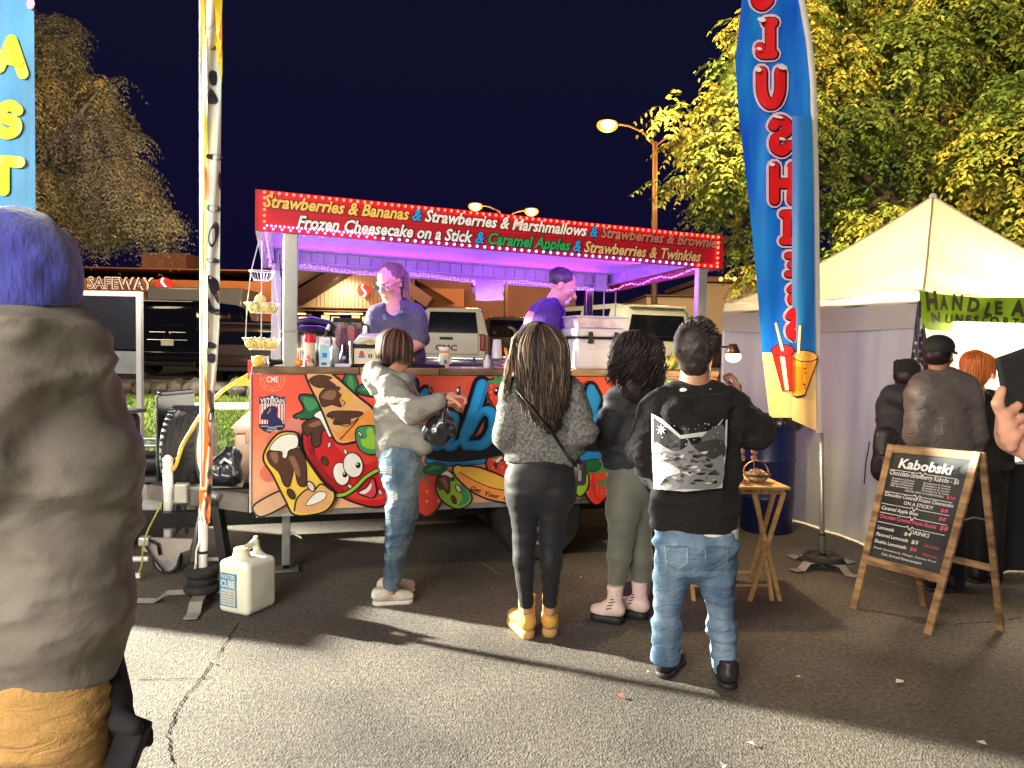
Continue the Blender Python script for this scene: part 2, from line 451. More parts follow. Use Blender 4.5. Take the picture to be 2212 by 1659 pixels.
# ================================================================ the setting
m_asph = mat('asphalt', (.075, .068, .062), .88, var=.3, vs=1.1, bump=.0035, bs=95, spec=.35, col2=(.135, .122, .106), detail=14, contrast=(.38, .62))
def _asph():
    t = m_asph.node_tree; b = t.nodes['Principled BSDF']; co = t.nodes.new('ShaderNodeTexCoord'); v = t.nodes.new('ShaderNodeTexVoronoi'); v.inputs['Scale'].default_value = 120; n = t.nodes.new('ShaderNodeTexNoise'); n.inputs['Scale'].default_value = 45; n.inputs['Detail'].default_value = 8
    r = t.nodes.new('ShaderNodeValToRGB'); r.color_ramp.elements[0].position = .30; r.color_ramp.elements[0].color = (.55, .55, .55, 1); r.color_ramp.elements[1].position = .72; r.color_ramp.elements[1].color = (1.55, 1.5, 1.42, 1)
    mx = t.nodes.new('ShaderNodeMix'); mx.data_type = 'RGBA'; mx.blend_type = 'MULTIPLY'; mx.inputs[0].default_value = 1
    old = b.inputs['Base Color'].links[0].from_socket; t.links.new(co.outputs['Object'], v.inputs['Vector']); t.links.new(co.outputs['Object'], n.inputs['Vector']); t.links.new(n.outputs[0], r.inputs[0]); t.links.new(old, mx.inputs[6]); t.links.new(r.outputs[0], mx.inputs[7]); t.links.new(mx.outputs[2], b.inputs['Base Color'])
    bp = t.nodes.new('ShaderNodeBump'); bp.inputs['Distance'].default_value = .0028; t.links.new(v.outputs['Distance'], bp.inputs['Height']); t.links.new(b.inputs['Normal'].links[0].from_socket, bp.inputs['Normal']); t.links.new(bp.outputs[0], b.inputs['Normal'])
_asph()
m_crack = mat('crack_dark', (.008, .007, .006), .98, spec=.05)
m_line = mat('worn_paint', (.16, .15, .13), .9, var=.5, vs=30)
m_conc = mat('concrete', (.30, .27, .22), .85, var=.25, vs=3, bump=.004, bs=30)
m_rock = mat('rock', (.06, .05, .04), .9, var=.5, vs=5, bump=.02, bs=9, col2=(.20, .17, .13))
m_grassb = mat('grass_soil', (.05, .09, .015), .95, var=.4, vs=5)
m_grass = mat('grass_blade', (.10, .22, .02), .7, var=.4, vs=1.2, col2=(.26, .34, .05))
m_black = mat('black_plastic', (.012, .012, .014), .45, var=.2)
m_blackm = mat('black_metal', (.018, .018, .020), .35, metal=.6, var=.2)
m_rubber = mat('rubber', (.020, .020, .020), .8, var=.25, vs=20, bump=.002, bs=80)
m_white = mat('white_plastic', (.75, .75, .72), .4, var=.04)
m_chrome = mat('chrome', (.6, .6, .62), .18, metal=1.0, var=.05)
m_galv = mat('galvanised', (.42, .42, .41), .42, metal=.75, var=.2, vs=12)
m_glassdark = mat('dark_glass', (.006, .007, .012), .06, var=0, spec=.8)
m_alu = mat('aluminium', (.52, .51, .46), .38, metal=.7, var=.22, vs=4, stretch=(1, 1, .25))

gnd = MB().add([(-120, -30, 0), (120, -30, 0), (120, 300, 0), (-120, 300, 0)], [(0, 1, 2, 3)]).build('ground', m_asph, kind='structure')
def strip(name, pts, ws, z, m, kind='structure', parent=None):
    b = MB(); P = []
    for i, p in enumerate(pts):
        t = Vector(pts[min(i + 1, len(pts) - 1)]) - Vector(pts[max(i - 1, 0)]); n_ = Vector((-t.y, t.x)).normalized() * ws[i] / 2
        P += [(p[0] + n_.x, p[1] + n_.y, z), (p[0] - n_.x, p[1] - n_.y, z)]
    b.add(P, [(2 * i, 2 * i + 1, 2 * i + 3, 2 * i + 2) for i in range(len(pts) - 1)])
    return b.build(name, m, parent, kind=kind)
def crack(pix, w, seed=0):
    rr = random.Random(seed); pts = []
    for a, b in zip(pix, pix[1:]):
        for k in range(14):
            t = k / 14; g = G(a[0] + (b[0] - a[0]) * t, a[1] + (b[1] - a[1]) * t)
            pts.append((g.x + rr.uniform(-.007, .007), g.y + rr.uniform(-.006, .006)))
    strip('asphalt_crack', pts, [w * rr.uniform(.4, 1.5) for _ in pts], .004, m_crack)
crack([(516, 1345), (455, 1440), (405, 1500), (378, 1540), (362, 1590), (378, 1659)], .0055, 1)
crack([(2060, 1350), (2130, 1345), (2212, 1335)], .008, 2)
crack([(300, 1470), (470, 1465)], .004, 3)
for a, b, w_ in (((700, 1262), (860, 1245), .02), ((1010, 1195), (1075, 1240), .018), ((1075, 1240), (1180, 1236), .012), ((1900, 1250), (2060, 1300), .02)):
    g0, g1 = G(*a), G(*b); strip('paint_streak', [(g0.x, g0.y), ((g0.x + g1.x) / 2, (g0.y + g1.y) / 2 + .01), (g1.x, g1.y)], [w_, w_ * .6, w_], .004, m_line)
# scraps of litter on the asphalt
rr = random.Random(5)
for i, (x, y, s_, c_) in enumerate([(1942, 1476, .03, 'white'), (1255, 1250, .016, 'yellow'), (1399, 1276, .014, 'yellow'), (1724, 1466, .014, 'pink'), (1560, 1660, .02, 'white'), (2120, 1610, .02, 'white'), (645, 1697, .012, 'white'), (1620, 1610, .018, 'white'), (1340, 1508, .02, 'red'), (1557, 1655, .012, 'white'), (460, 1434, .012, 'white'), (1400, 1455, .012, 'white')]):
    g = G(x, y); b = MB(); b.add([(s_, 0, .006), (s_ * .2, s_ * .8, .012), (-s_, s_ * .2, .005), (-s_ * .3, -s_ * .6, .010), (0, 0, .004)], [(0, 1, 2, 4), (0, 4, 2, 3)])
    o = b.build('scrap', mat('scrap_' + c_, dict(white=(.7, .68, .6), yellow=(.7, .55, .08), pink=(.7, .3, .3), red=(.5, .05, .04))[c_], .6)); o.location = (g.x, g.y, 0.004); o.rotation_euler.z = rr.uniform(0, 6)
    where = ['crumpled white paper scrap on the asphalt below the menu board', 'tiny yellow scrap beside the long-haired woman', 'tiny yellow scrap near the pale boots', 'small pink scrap behind the boy', 'white scrap at the picture edge near the boy', 'white scrap on the asphalt at the far corner', 'white scrap on the asphalt by the crack', 'white scrap on the lit asphalt', 'torn red candy scrap beside the shoes of the boy', 'small white crumb of litter', 'white pebble on the asphalt by the water jug', 'white crumb of litter behind the yellow boots'][i]
    tag(o, where, 'litter', 'scraps of litter on the asphalt')

# grass bank, its edging stones and the raised car park behind
def bank_z(y): return max(0, min(1, (y - 8.2) / 6.2)) * .46
b = MB(); b.grid(lambda u, v: (-16 + 17 * u, 8.2 + 6.4 * v, bank_z(8.2 + 6.4 * v) + .006), 4, 8)
b.build('grass_bank', m_grassb, kind='structure')
NB = 26000; bx = RNG.uniform(-9.0, -2.6, NB); by = 8.25 + 6.2 * RNG.random(NB) ** .8
bz = np.clip((by - 8.2) / 6.2, 0, 1) * .46; ang = RNG.uniform(0, 6.28, NB); hh = RNG.uniform(.03, .075, NB); lean = RNG.normal(0, .03, (NB, 2))
wv = np.stack([np.cos(ang), np.sin(ang)], 1) * .009
V = np.zeros((NB, 3, 3)); V[:, 0, :2] = np.stack([bx, by], 1) - wv; V[:, 1, :2] = np.stack([bx, by], 1) + wv; V[:, 0, 2] = V[:, 1, 2] = bz
V[:, 2, :2] = np.stack([bx, by], 1) + lean; V[:, 2, 2] = bz + hh
def tri_mesh(name, V, mats, mi=None, parent=None, kind=None, n=3, smooth=False):
    me = bpy.data.meshes.new(name); k = len(V); me.vertices.add(k * n); me.vertices.foreach_set('co', V.astype(np.float32).ravel())
    me.loops.add(k * n); me.loops.foreach_set('vertex_index', np.arange(k * n, dtype=np.int32)); me.polygons.add(k)
    me.polygons.foreach_set('loop_start', np.arange(0, k * n, n, dtype=np.int32))
    for m in mats: me.materials.append(m)
    if mi is not None: me.polygons.foreach_set('material_index', mi.astype(np.int32))
    me.update(calc_edges=True); return link(name, me, parent, kind)
m_grass2 = mat('grass_blade_dry', (.30, .34, .08), .7, var=.3)
tag(tri_mesh('grass', V, [m_grass, m_grass2], (RNG.random(NB) > .7).astype(int), kind='stuff'), 'short bright green lawn on the bank behind the trailer hitch', 'grass')
MB().box((0, 52.5, .3), (130, 74.6, .6)).build('car_park', m_asph, kind='structure')
MB().box((0, 15.02, .34), (130, .3, .62)).build('kerb', m_conc, kind='structure')
MB().box((0, 16.1, .614), (130, 1.8, .028)).build('pavement', m_conc, kind='structure')
wall = MB().box((0, 14.78, .25), (100, .18, .5)).build('retaining_wall', m_rock, kind='structure')
x = -10.5; k = 0
while x < -1.0:
    w_ = rr.uniform(.22, .5); h_ = rr.uniform(.24, .36); b = MB(); b.ball((0, 0, 0), 1, n=9, m=6)
    b.v = [(px * w_ * .56 * (1 + .25 * rr.uniform(-1, 1)), py * .2 * (1 + .2 * rr.uniform(-1, 1)), pz * h_ * .6 * (1 + .2 * rr.uniform(-1, 1))) for px, py, pz in b.v]
    o = b.build('stone', m_rock, wall, auto=True); o.location = (x + w_ / 2, 14.6, .50 + h_ * .3); x += w_ * .92; k += 1

# ---------------------------------------------------------------- supermarket
m_wall1 = mat('stucco_orange', (.26, .125, .055), .9, var=.14, vs=.3, bump=.01, bs=5)
m_wall2 = mat('stucco_brown', (.14, .075, .05), .9, var=.14, vs=.3)
m_wall3 = mat('siding_tan', (.24, .20, .13), .85, var=.1, vs=.5)
m_dark = mat('dark_brown', (.05, .028, .022), .8)
m_beige = mat('block_beige', (.30, .23, .155), .9, var=.18, vs=.25)
YS = 62.0
def span(b, x0, y0, x1, y1, Y, thick=1.5, mi=0, dz=0):
    A = W(x0, y0, Y); B_ = W(x1, y1, Y); z0, z1 = sorted((A.z, B_.z)); b.box(((A.x + B_.x) / 2, Y + thick / 2, (z0 + z1) / 2), (abs(B_.x - A.x), thick, z1 - z0), mi)
store = thing('supermarket', 'long brown supermarket across the car park with lit round sign and gabled entrance', 'building', (0, YS, 0))
def st(b, name, m, **k): b.T = None; b.v = [(p[0], p[1] - YS, p[2]) for p in b.v]; return b.build(name, m, store, **k)
b = MB(); span(b, -350, 590, 655, 800, YS, 14); st(b, 'wall', m_wall1)
b = MB(); span(b, -352, 565, 657, 588, YS - .4, 15); st(b, 'parapet', m_wall2)
b = MB(); span(b, 306, 545, 402, 580, YS + 4, 4); st(b, 'rooftop_box', m_wall2)
b = MB(); span(b, 640, 580, 895, 668, YS - 2, 6); st(b, 'gable_wall', m_wall3)
b = MB()
for k in range(26):
    x0 = 684 + k * 8.2; A = W(x0, 582, YS - 2.03); B_ = W(x0 + .8, 668, YS - 2.03); b.box(((A.x + B_.x) / 2, YS - 2.02, (A.z + B_.z) / 2), (.04, .03, A.z - B_.z))
st(b, 'siding_seam', m_wall2)
b = MB()
for (x0, y0), (x1, y1) in (((640, 648), (790, 555)), ((790, 555), (930, 655))):
    A, B_ = W(x0, y0, YS - 3), W(x1, y1, YS - 3); d = B_ - A
    b.box((A + B_) / 2, (d.length, 2.0, .85), rot=Matrix.Rotation(-math.atan2(d.z, d.x), 3, 'Y'))
st(b, 'raking_beam', m_dark)
b = MB(); A = W(715, 560, YS); b.add([(W(600, 640, YS - 3.6).x, -0 + YS - 3.6, W(600, 640, YS - 3.6).z), (W(790, 540, YS - 3.6).x, YS - 3.6, W(790, 540, YS - 3.6).z), (W(975, 650, YS - 3.6).x, YS - 3.6, W(975, 650, YS - 3.6).z),
       (W(600, 640, YS - 3.6).x, YS + 4, W(600, 640, YS - 3.6).z), (W(790, 540, YS - 3.6).x, YS + 4, W(790, 540, YS - 3.6).z), (W(975, 650, YS - 3.6).x, YS + 4, W(975, 650, YS - 3.6).z)], [(0, 1, 4, 3), (1, 2, 5, 4)])
st(b, 'roof', m_dark)
b = MB(); span(b, 880, 600, 1240, 800, YS + 1, 12); st(b, 'wall', m_wall2)
b = MB(); span(b, 893, 622, 1002, 664, YS - .2, 1.4); st(b, 'recess_wall', m_wall1)
b = MB(); span(b, 500, 668, 905, 674, YS - 3.4, .4); st(b, 'canopy_edge', m_wall1)
b = MB(); span(b, 610, 676, 910, 800, YS - .3, .4); st(b, 'shop_window', m_glassdark)
for k, x0 in enumerate((622, 645, 672, 694, 716, 738, 760, 782, 806, 868)):
    b = MB(); span(b, x0, 681 + (k % 3) * 3, x0 + 17, 690 + (k * 7) % 13, YS - .5, .1); st(b, 'lit_window', glow('window_light', (1.0, .55, .16), 1.5))
for x0 in (632, 700, 728, 756, 830): b = MB(); span(b, x0, 676, x0 + 26, 679, YS - 1.4, .3); st(b, 'canopy_lamp', glow('canopy_light', (1.0, .75, .35), 3.0))
light('store_wash', 'SPOT', W(733, 604, YS - 4.2), W(745, 660, YS - 2.2), 1900, (1, .82, .5), spot_size=R(110), spot_blend=.8, shadow_soft_size=.3)
light('store_wall_wash', 'AREA', W(330, 520, YS - 6), W(330, 640, YS), 2400, (1, .5, .22), shape='RECTANGLE', size=36, size_y=1)
light('store_wall_wash_east', 'AREA', W(1000, 600, YS - 7), W(1000, 680, YS), 1700, (1, .5, .28), shape='RECTANGLE', size=20, size_y=1)
light('lot_glow', 'AREA', (-1.0, 9.5, 7.5), (0, 19, .8), 420, (1, .80, .52), shape='RECTANGLE', size=9, size_y=1)
# sign: dark letters with lit edges, red disc with a white curve
P0, P1 = W(190, 622, YS - .5), W(333, 625, YS - .5)
sg = thing('store_sign', 'supermarket name sign in pale-edged dark letters beside a lit red disc', 'sign', P0)
def place_sign(a, h, up): return Vector((a, -up - .02, h))
pr = Print(lambda a, b, h: (a, -h - .05, b), step=.03)
L_ = P1.x - P0.x; sl = (P1.z - P0.z) / L_
put_text(pr, 'SAFEWAY', glow('letter_edge', (1.0, .72, .5), .85), (0, 0), (L_, L_ * sl), 1.25, shear=0, bold=.045, spacing=1.08)
pr.build('letter_edge', sg)
pr = Print(lambda a, b, h: (a, -h - .15, b), step=.03)
put_text(pr, 'SAFEWAY', m_dark, (.03, -.02), (L_ + .03, L_ * sl - .02), 1.25, shear=0, bold=-.004, spacing=1.08)
pr.build('letter', sg)
def disc(parent, c, r, nm='emblem'):
    b = MB(); b.lathe([(r, 0), (r, .25)], n=36, axis=Vector((0, -1, 0))); o = b.build('disc', glow('sign_red', (.9, .012, .01), 1.2), parent); o.location = c
    pr = Print(lambda a, q, h: (a, -.27 - h, q), step=.01)
    pr.poly([(r * px, r * py) for px, py in [(.0, .98), (-.22, .92), (-.38, .62), (-.34, .30), (-.12, .02), (.08, -.2), (.12, -.42), (.0, -.7), (-.18, -.94), (.12, -.98), (.34, -.8), (.46, -.5), (.42, -.2), (.22, .06), (-.02, .3), (-.1, .5), (-.02, .75)]], glow('sign_white', (1, .97, .95), 1.6), k=4)
    q = pr.build('curve', parent); q.location = c
disc(sg, W(357, 617, YS - .6) - P0, .62)
s2 = thing('round_sign', 'small round red and white sign on the gable wall of the supermarket', 'sign', W(786.5, 628, YS - 2.6))
disc(s2, (0, 0, 0), .50)
s3 = thing('round_lamp', 'round white lamp glowing on the dark wall between the two workers', 'lamp', W(1031, 673, 55))
MB().ball((0, 0, 0), .26, n=20, m=12).build('globe', glow('lamp_white', (1, 1, 1), 2.2), s3)
MB().tube([(0, 0, 0), (0, .5, 0)], .05).build('bracket', m_blackm, s3)

# beige block building behind the tent, with small roof lights
YB = 40.0
bb = thing('block_building', 'beige block building with flat roof behind the trailer and the tent', 'building', (0, YB, 0))
def st2(b, name, m): b.v = [(p[0], p[1] - YB, p[2]) for p in b.v]; return b.build(name, m, bb)
b = MB(); span(b, 1397, 640, 1650, 900, YB, 10); span(b, 1520, 612, 2300, 900, YB + 2, 10); st2(b, 'wall', m_beige)
b = MB(); span(b, 1395, 636, 1520, 641, YB - .2, 10.4); span(b, 1518, 608, 2302, 613, YB + 1.8, 10.4); st2(b, 'coping', m_wall2)
for k in range(9): b = MB(); x_ = 1560 + k * 9 + rr.uniform(-3, 3); c = W(x_, 600 + rr.uniform(-4, 4), YB + 1); b.ball(c, rr.uniform(.05, .13), n=8, m=6); st2(b, 'roof_lamp', glow('roof_lamp', (1, .42, .08), 3.0))
light('block_wash', 'AREA', (W(1500, 560, 30).x, 30, 7.5), (W(1500, 700, YB).x, YB, 3), 1400, (1, .72, .42), shape='RECTANGLE', size=14, size_y=1)

# ---------------------------------------------------------------- street lamps
m_pole = mat('lamp_pole', (.30, .17, .09), .5, metal=.3)
g_sod = glow('sodium', (1.0, .38, .03), 1.7); g_core = glow('sodium_core', (1.0, .80, .35), 9)
def street_lamp(label, px, ytop, heads, Y, pw):
    base = W(px, 800, Y); top = W(px + 2, ytop, Y); base.z = .6
    t = thing('street_lamp', label, 'lamp', base, group='street lamps over the car park')
    T = top - base
    MB().tube([(0, 0, 0), (T.x, 0, T.z)], [pw, pw * .65], n=10).build('pole', m_pole, t, smooth=True)
    for hx, hy in heads:
        h = W(hx, hy, Y) - base; s_ = 1 if h.x > T.x else -1; L = abs(h.x - T.x)
        a = [(T.x, 0, T.z - .15), (T.x + s_ * L * .25, 0, T.z + (h.z - T.z) * .55), (T.x + s_ * L * .55, 0, T.z + (h.z - T.z) * .92), (T.x + s_ * L * .92, 0, h.z + .03)]
        MB().tube([(q[0], q[1], q[2]) for q in [(*p,) for p in a]], pw * .3, n=6).build('arm', m_pole, t)
        MB().ball((h.x, 0, h.z + .10), .5, sc=(.62, .3, .16), n=14, m=6).build('lamp_head', m_blackm, t, smooth=True)
        MB().ball((h.x, 0, h.z - .04), .50, sc=(.66, .40, .42), n=16, m=10).build('lens', g_sod, t, smooth=True); MB().ball((h.x, -.16, h.z - .06), .22, sc=(1, .5, .6), n=12, m=8).build('bulb', g_core, t, smooth=True)
        light('sodium_glow', 'POINT', base + Vector((h.x, 0, h.z - .35)), None, 420, (1, .5, .12), shadow_soft_size=.3)
street_lamp('tall orange street lamp nearest, two arms reaching into the honey locust tree', 1413, 306, [(1312, 268), (1520, 288)], 24, .11)
street_lamp('farther orange street lamp whose two heads peek over the trailer roof', 1092, 470, [(1027, 444), (1148, 455)], 36, .12)
p_ = W(1033, 690, 50); p_.z = .6
t = thing('lamp_post', 'thin lit post rising in front of the dark supermarket wall', 'post', p_); MB().tube([(0, 0, 0), (0, 0, 6.5)], .10, n=8).build('pole', mat('orange_post', (.5, .28, .14), .5), t); MB().lathe([(.2, 0), (.2, .3)], n=10).build('base', m_conc, t)

# ---------------------------------------------------------------- vehicles
m_tail = mat('tail_light', (.28, .006, .008), .2, var=0)
m_plate = mat('number_plate', (.8, .76, .55), .4, var=.05)
m_badge = mat('badge_black', (.02, .02, .02), .3, metal=.5)
def vehicle(name, label, loc, rz, paint, L=5.0, Wd=2.0, H=1.9, pickup=False, cat='car', badge=None, wheelr=.39, group=None, hatch=0):
    t = thing(name, label, cat, loc, rz, group)
    w = Wd / 2; zb = .32; belt = H * .60
    if not pickup:
        ST = [(-L / 2, .86, .84, .60, belt, belt + .01), (-L / 2 + .05, .96, .93, .70, belt, H - .22), (-L / 2 + .16, 1, .97, .77, belt, H - .05), (-L / 2 + .5, 1, .98, .79, belt, H), (-L / 2 + 1.55, 1, .98, .80, belt, H), (-L / 2 + 1.68, 1, .98, .80, belt, H), (-L * .02, 1, .98, .80, belt, H), (L * .01, 1, .98, .80, belt, H),
              (L * .14, 1, .97, .77, belt, H - .05), (L * .27, 1, .95, .60, belt - .02, belt + .05), (L * .45, .96, .90, .5, belt - .10, belt - .08), (L / 2, .85, .78, .4, belt - .32, belt - .30)]
        gl = {2: 0, 3: 1, 4: 0, 5: 1, 6: 0, 7: 1, 8: 1}
    else:
        cab0 = -L / 2 + 2.0
        ST = [(-L / 2, .95, .96, .9, belt, belt + .005), (-L / 2 + .06, 1, 1, .95, belt, belt + .01), (cab0 - .03, 1, 1, .95, belt, belt + .01), (cab0, 1, .98, .80, belt, H - .03), (cab0 + .1, 1, .98, .80, belt, H), (cab0 + .95, 1, .98, .80, belt, H), (cab0 + 1.05, 1, .98, .8, belt, H), (cab0 + 1.7, 1, .97, .78, belt, H - .04),
              (cab0 + 2.35, 1, .96, .62, belt, belt + .04), (L * .45, .97, .93, .55, belt - .06, belt - .04), (L / 2, .88, .85, .5, belt - .25, belt - .23)]
        gl = {4: 1, 6: 1}
    b = MB(); rings = []
    for (y, kl, kb, kr, zt, zr) in ST:
        rings.append([(w * kl * .94, y, zb), (w * kl, y, zb + .16), (w * kl * 1.0, y, (zb + zt) / 2), (w * kb, y, zt), (w * kr, y, zt + (zr - zt) * .86), (w * kr * .86, y, zr), (0, y, zr + .015),
                      (-w * kr * .86, y, zr), (-w * kr, y, zt + (zr - zt) * .86), (-w * kb, y, zt), (-w * kl, y, (zb + zt) / 2), (-w * kl, y, zb + .16), (-w * kl * .94, y, zb)])
    n = 13; P = [p for r_ in rings for p in r_]; k0 = 0; b.add(P, [])
    for i in range(len(rings) - 1):
        for j in range(n - 1):
            g_ = gl.get(i, 0) and j in (3, 8)
            b.f.append((i * n + j, i * n + j + 1, (i + 1) * n + j + 1, (i + 1) * n + j)); b.m.append(1 if g_ else 0)
        b.f.append(((i + 1) * n, i * n, i * n + n - 1, (i + 1) * n + n - 1)); b.m.append(0)
    b.f.append(tuple(range(n))); b.m.append(0); b.f.append(tuple(reversed([(len(rings) - 1) * n + j for j in range(n)]))); b.m.append(0)
    b.build('body', [paint, m_glassdark], t, auto=True)
    yr = -L / 2
    if not pickup:
        def rq(s_, zz, off=.02):   # point on the sloping rear above the belt
            f = (zz - belt) / (H - .22 - belt); return (s_ * w * (.84 - .14 * f), yr + .05 * f - off, zz)
        z0, z1 = belt + .03, H - .23
        A = [rq(-.86, z0), rq(.86, z0), rq(.84, z1), rq(-.84, z1)]; B_ = [(p[0], p[1] + .05, p[2]) for p in A]
        MB().add(A + B_, [(0, 1, 2, 3), (7, 6, 5, 4), (0, 4, 5, 1), (1, 5, 6, 2), (2, 6, 7, 3), (3, 7, 4, 0)]).build('rear_window', m_glassdark, t)
        MB().bbox((0, yr + .10, H - .06), (Wd * .62, .26, .05), .02).build('spoiler', paint, t)
        MB().box((.15, yr - .02, belt + .12), (.55, .015, .018)).build('wiper', m_black, t)
    else:
        A = [(-w * .70, cab0 - .05, belt + .05), (w * .70, cab0 - .05, belt + .05), (w * .62, cab0 - .02, H - .12), (-w * .62, cab0 - .02, H - .12)]; B_ = [(p[0], p[1] + .06, p[2]) for p in A]
        MB().add(A + B_, [(0, 1, 2, 3), (7, 6, 5, 4), (0, 4, 5, 1), (1, 5, 6, 2), (2, 6, 7, 3), (3, 7, 4, 0)]).build('rear_window', m_glassdark, t)
        MB().bbox((0, yr - .02, belt - .22), (Wd * .80, .06, belt * .46), .02).build('tailgate', paint, t)
        MB().bbox((0, yr - .055, belt - .09), (.34, .02, .07), .01).build('tailgate_handle', m_black, t)
        MB().box((0, yr + .02, belt + .02), (Wd * .93, .07, .03)).build('bed_rail', m_black, t)
        MB().bbox((0, cab0 + .2, H + .01), (.5, .12, .05), .02).build('brake_lamp', m_tail, t)
    for s_ in (-1, 1):
        MB().bbox((s_ * w * .90, yr - .005, belt - .18), (w * .13, .09, .52 if not pickup else .42), .03).build('tail_light', m_tail, t)
        MB().bbox((s_ * (w + .10), L * .12, belt + .12), (.20, .12, .17), .04).build('mirror', m_black, t)
    MB().bbox((0, yr - .05, .50), (Wd * .97, .22, .24), .05).build('bumper', m_chrome if pickup else paint, t, auto=True)
    o = MB().bbox((0, yr - .02, .32), (Wd * .7, .2, .12), .03).build('bumper_skirt', m_black, t)
    zp = belt - .30 if not pickup else .52
    MB().bbox((0, yr - (.04 if not pickup else .17), zp), (.31, .012, .155), .008).build('number_plate', m_plate, t)
    wh = None
    for sx_ in (-1, 1):
        for yy in (-L * .30, L * .31):
            b = MB(); r_ = wheelr; b.lathe([(r_ * .62, -.12), (r_ * .95, -.12), (r_, -.07), (r_, .07), (r_ * .95, .12), (r_ * .62, .12)], n=22, axis=Vector((1, 0, 0)), cap=False)
            q = b.build('wheel', m_rubber, t, auto=True); q.location = (sx_ * (w - .13), yy, r_)
            b = MB(); b.lathe([(.02, .10), (r_ * .25, .09), (r_ * .55, .07), (r_ * .63, .10), (r_ * .63, -.1)], n=16, axis=Vector((sx_, 0, 0))); b.build('rim', m_chrome, q)
    return t
m_carblack = mat('car_black', (.006, .007, .010), .12, var=0, coat=1.0)
m_carwhite = mat('car_white', (.52, .51, .46), .25, var=0, coat=.6)
m_cartan = mat('car_tan', (.38, .24, .13), .25, var=0, coat=.6)
m_cardark = mat('car_brown', (.05, .028, .02), .25, var=0, coat=.8)
p_ = W(367, 823, 18.9); t = vehicle('suv', 'black luxury suv seen from behind between the dark menu panel and the twisted flag', (p_.x, 18.9 + 2.6, .6), R(-1), m_carblack, L=5.2, Wd=2.04, H=1.90)
yr = -2.6
MB().tube([(.085 * math.cos(a), yr - .055, 1.02 + .075 * math.sin(a)) for a in np.linspace(0, 6.29, 17)], .012, n=5).build('round_badge', m_chrome, t)
MB().bbox((0, yr - .04, .90), (1.0, .02, .022), .008).build('chrome_strip', m_chrome, t); MB().bbox((0, yr - .03, 1.09), (.9, .02, .02), .008).build('chrome_strip', m_chrome, t)
p_ = W(965, 800, 19.6); t = vehicle('pickup_truck', 'white pickup truck seen from behind between the two workers in the trailer', (p_.x - .02, 19.6 + 2.9, .6), R(0), m_carwhite, L=5.8, Wd=2.05, H=1.96, pickup=True, cat='truck')
pr = Print(lambda a, b, h: (a, -2.9 - .055 - h, b)); put_text(pr, 'GMC', m_badge, (-.28, .78), (.28, .78), .20, shear=0, bold=.03); pr.build('lettering', t)
p_ = W(1352, 800, 15.2); vehicle('suv', 'white suv seen from behind, parked behind the cooler under the trailer roof', (p_.x - .35, 15.2 + 2.5, .5), R(24), m_carwhite, L=5.0, Wd=2.08, H=1.93)
p_ = W(1090, 800, 24); vehicle('pickup_truck', 'dark brown pickup truck parked beyond the white truck', (p_.x + .2, 24 + 2.8, .6), R(-8), m_cardark, L=5.6, Wd=2.0, H=1.9, pickup=True, cat='truck')
p_ = W(560, 800, 19); vehicle('hatchback', 'tan hatchback parked behind the hanging fruit baskets', (p_.x + .6, 21, .6), R(62), m_cartan, L=4.3, Wd=1.8, H=1.5)
p_ = W(690, 800, 23); vehicle('sedan', 'tan low car parked behind the pressure cooker and the blenders', (p_.x, 25, .6), R(80), m_cartan, L=4.6, Wd=1.8, H=1.45)
p_ = W(500, 800, 17); vehicle('sedan', 'dark car in the gap between the twisted flag and the baskets', (p_.x + .25, 18.6, .6), R(8), m_cardark, L=4.4, Wd=1.8, H=1.35)
p_ = W(1500, 800, 26); vehicle('sedan', 'dark car by the beige building behind the boy', (p_.x + .3, 28, .6), R(30), m_cardark, L=4.4, Wd=1.8, H=1.45)
# box truck behind the suv
p_ = W(390, 800, 30); t = thing('box_truck', 'white box truck with an orange cab top parked behind the black suv', 'truck', (p_.x, 31, .6))
MB().bbox((.6, 0, 1.95), (3.7, 2.3, 1.95), .12).build('cargo_box', m_carwhite, t, auto=True)
MB().bbox((-2.15, 0, 2.45), (1.7, 2.1, .62), .25).build('cab_top', mat('cab_orange', (.62, .28, .06), .35, coat=.4), t, auto=True)
MB().bbox((-2.2, 0, 1.35), (1.5, 2.0, 1.5), .2).build('cab', m_carwhite, t, auto=True)
MB().bbox((-2.5, -1.02, 1.75), (.7, .05, .45), .05).build('window', m_glassdark, t)
for xx in (-2.2, 1.6):
    for yy in (-.95, .95): MB().lathe([(.2, -.12), (.44, -.12), (.44, .12), (.2, .12)], (xx, yy, .44), n=18, axis=Vector((0, 1, 0))).build('wheel', m_rubber, t)
# menu panel of the neighbouring stand
A_, B_ = W(150, 620, 8.6), W(308, 785, 8.6)
t = thing('menu_screen', 'large blank dark panel in a white frame beside the man in the beanie', 'panel', ((A_.x + B_.x) / 2, 8.6, 0))
zt, zb_ = W(230, 640, 8.6).z, W(230, 753, 8.6).z; wd_ = B_.x - A_.x
MB().box((0, 0, (zt + zb_) / 2), (wd_ - .1, .03, zt - zb_)).build('board', mat('board_dark', (.018, .020, .028), .35), t)
for s_ in (-1, 1): MB().box((s_ * (wd_ / 2 - .025), -.01, zt / 2 + .03), (.055, .06, zt + .06)).build('frame_post', m_white, t)
MB().box((0, -.012, zt + .03), (wd_ - .112, .055, .055)).build('frame_rail', m_white, t)
MB().box((0, 0, zb_ - .15), (wd_ - .112, .02, .25)).build('lower_panel', mat('panel_grey', (.33, .35, .33), .5), t)

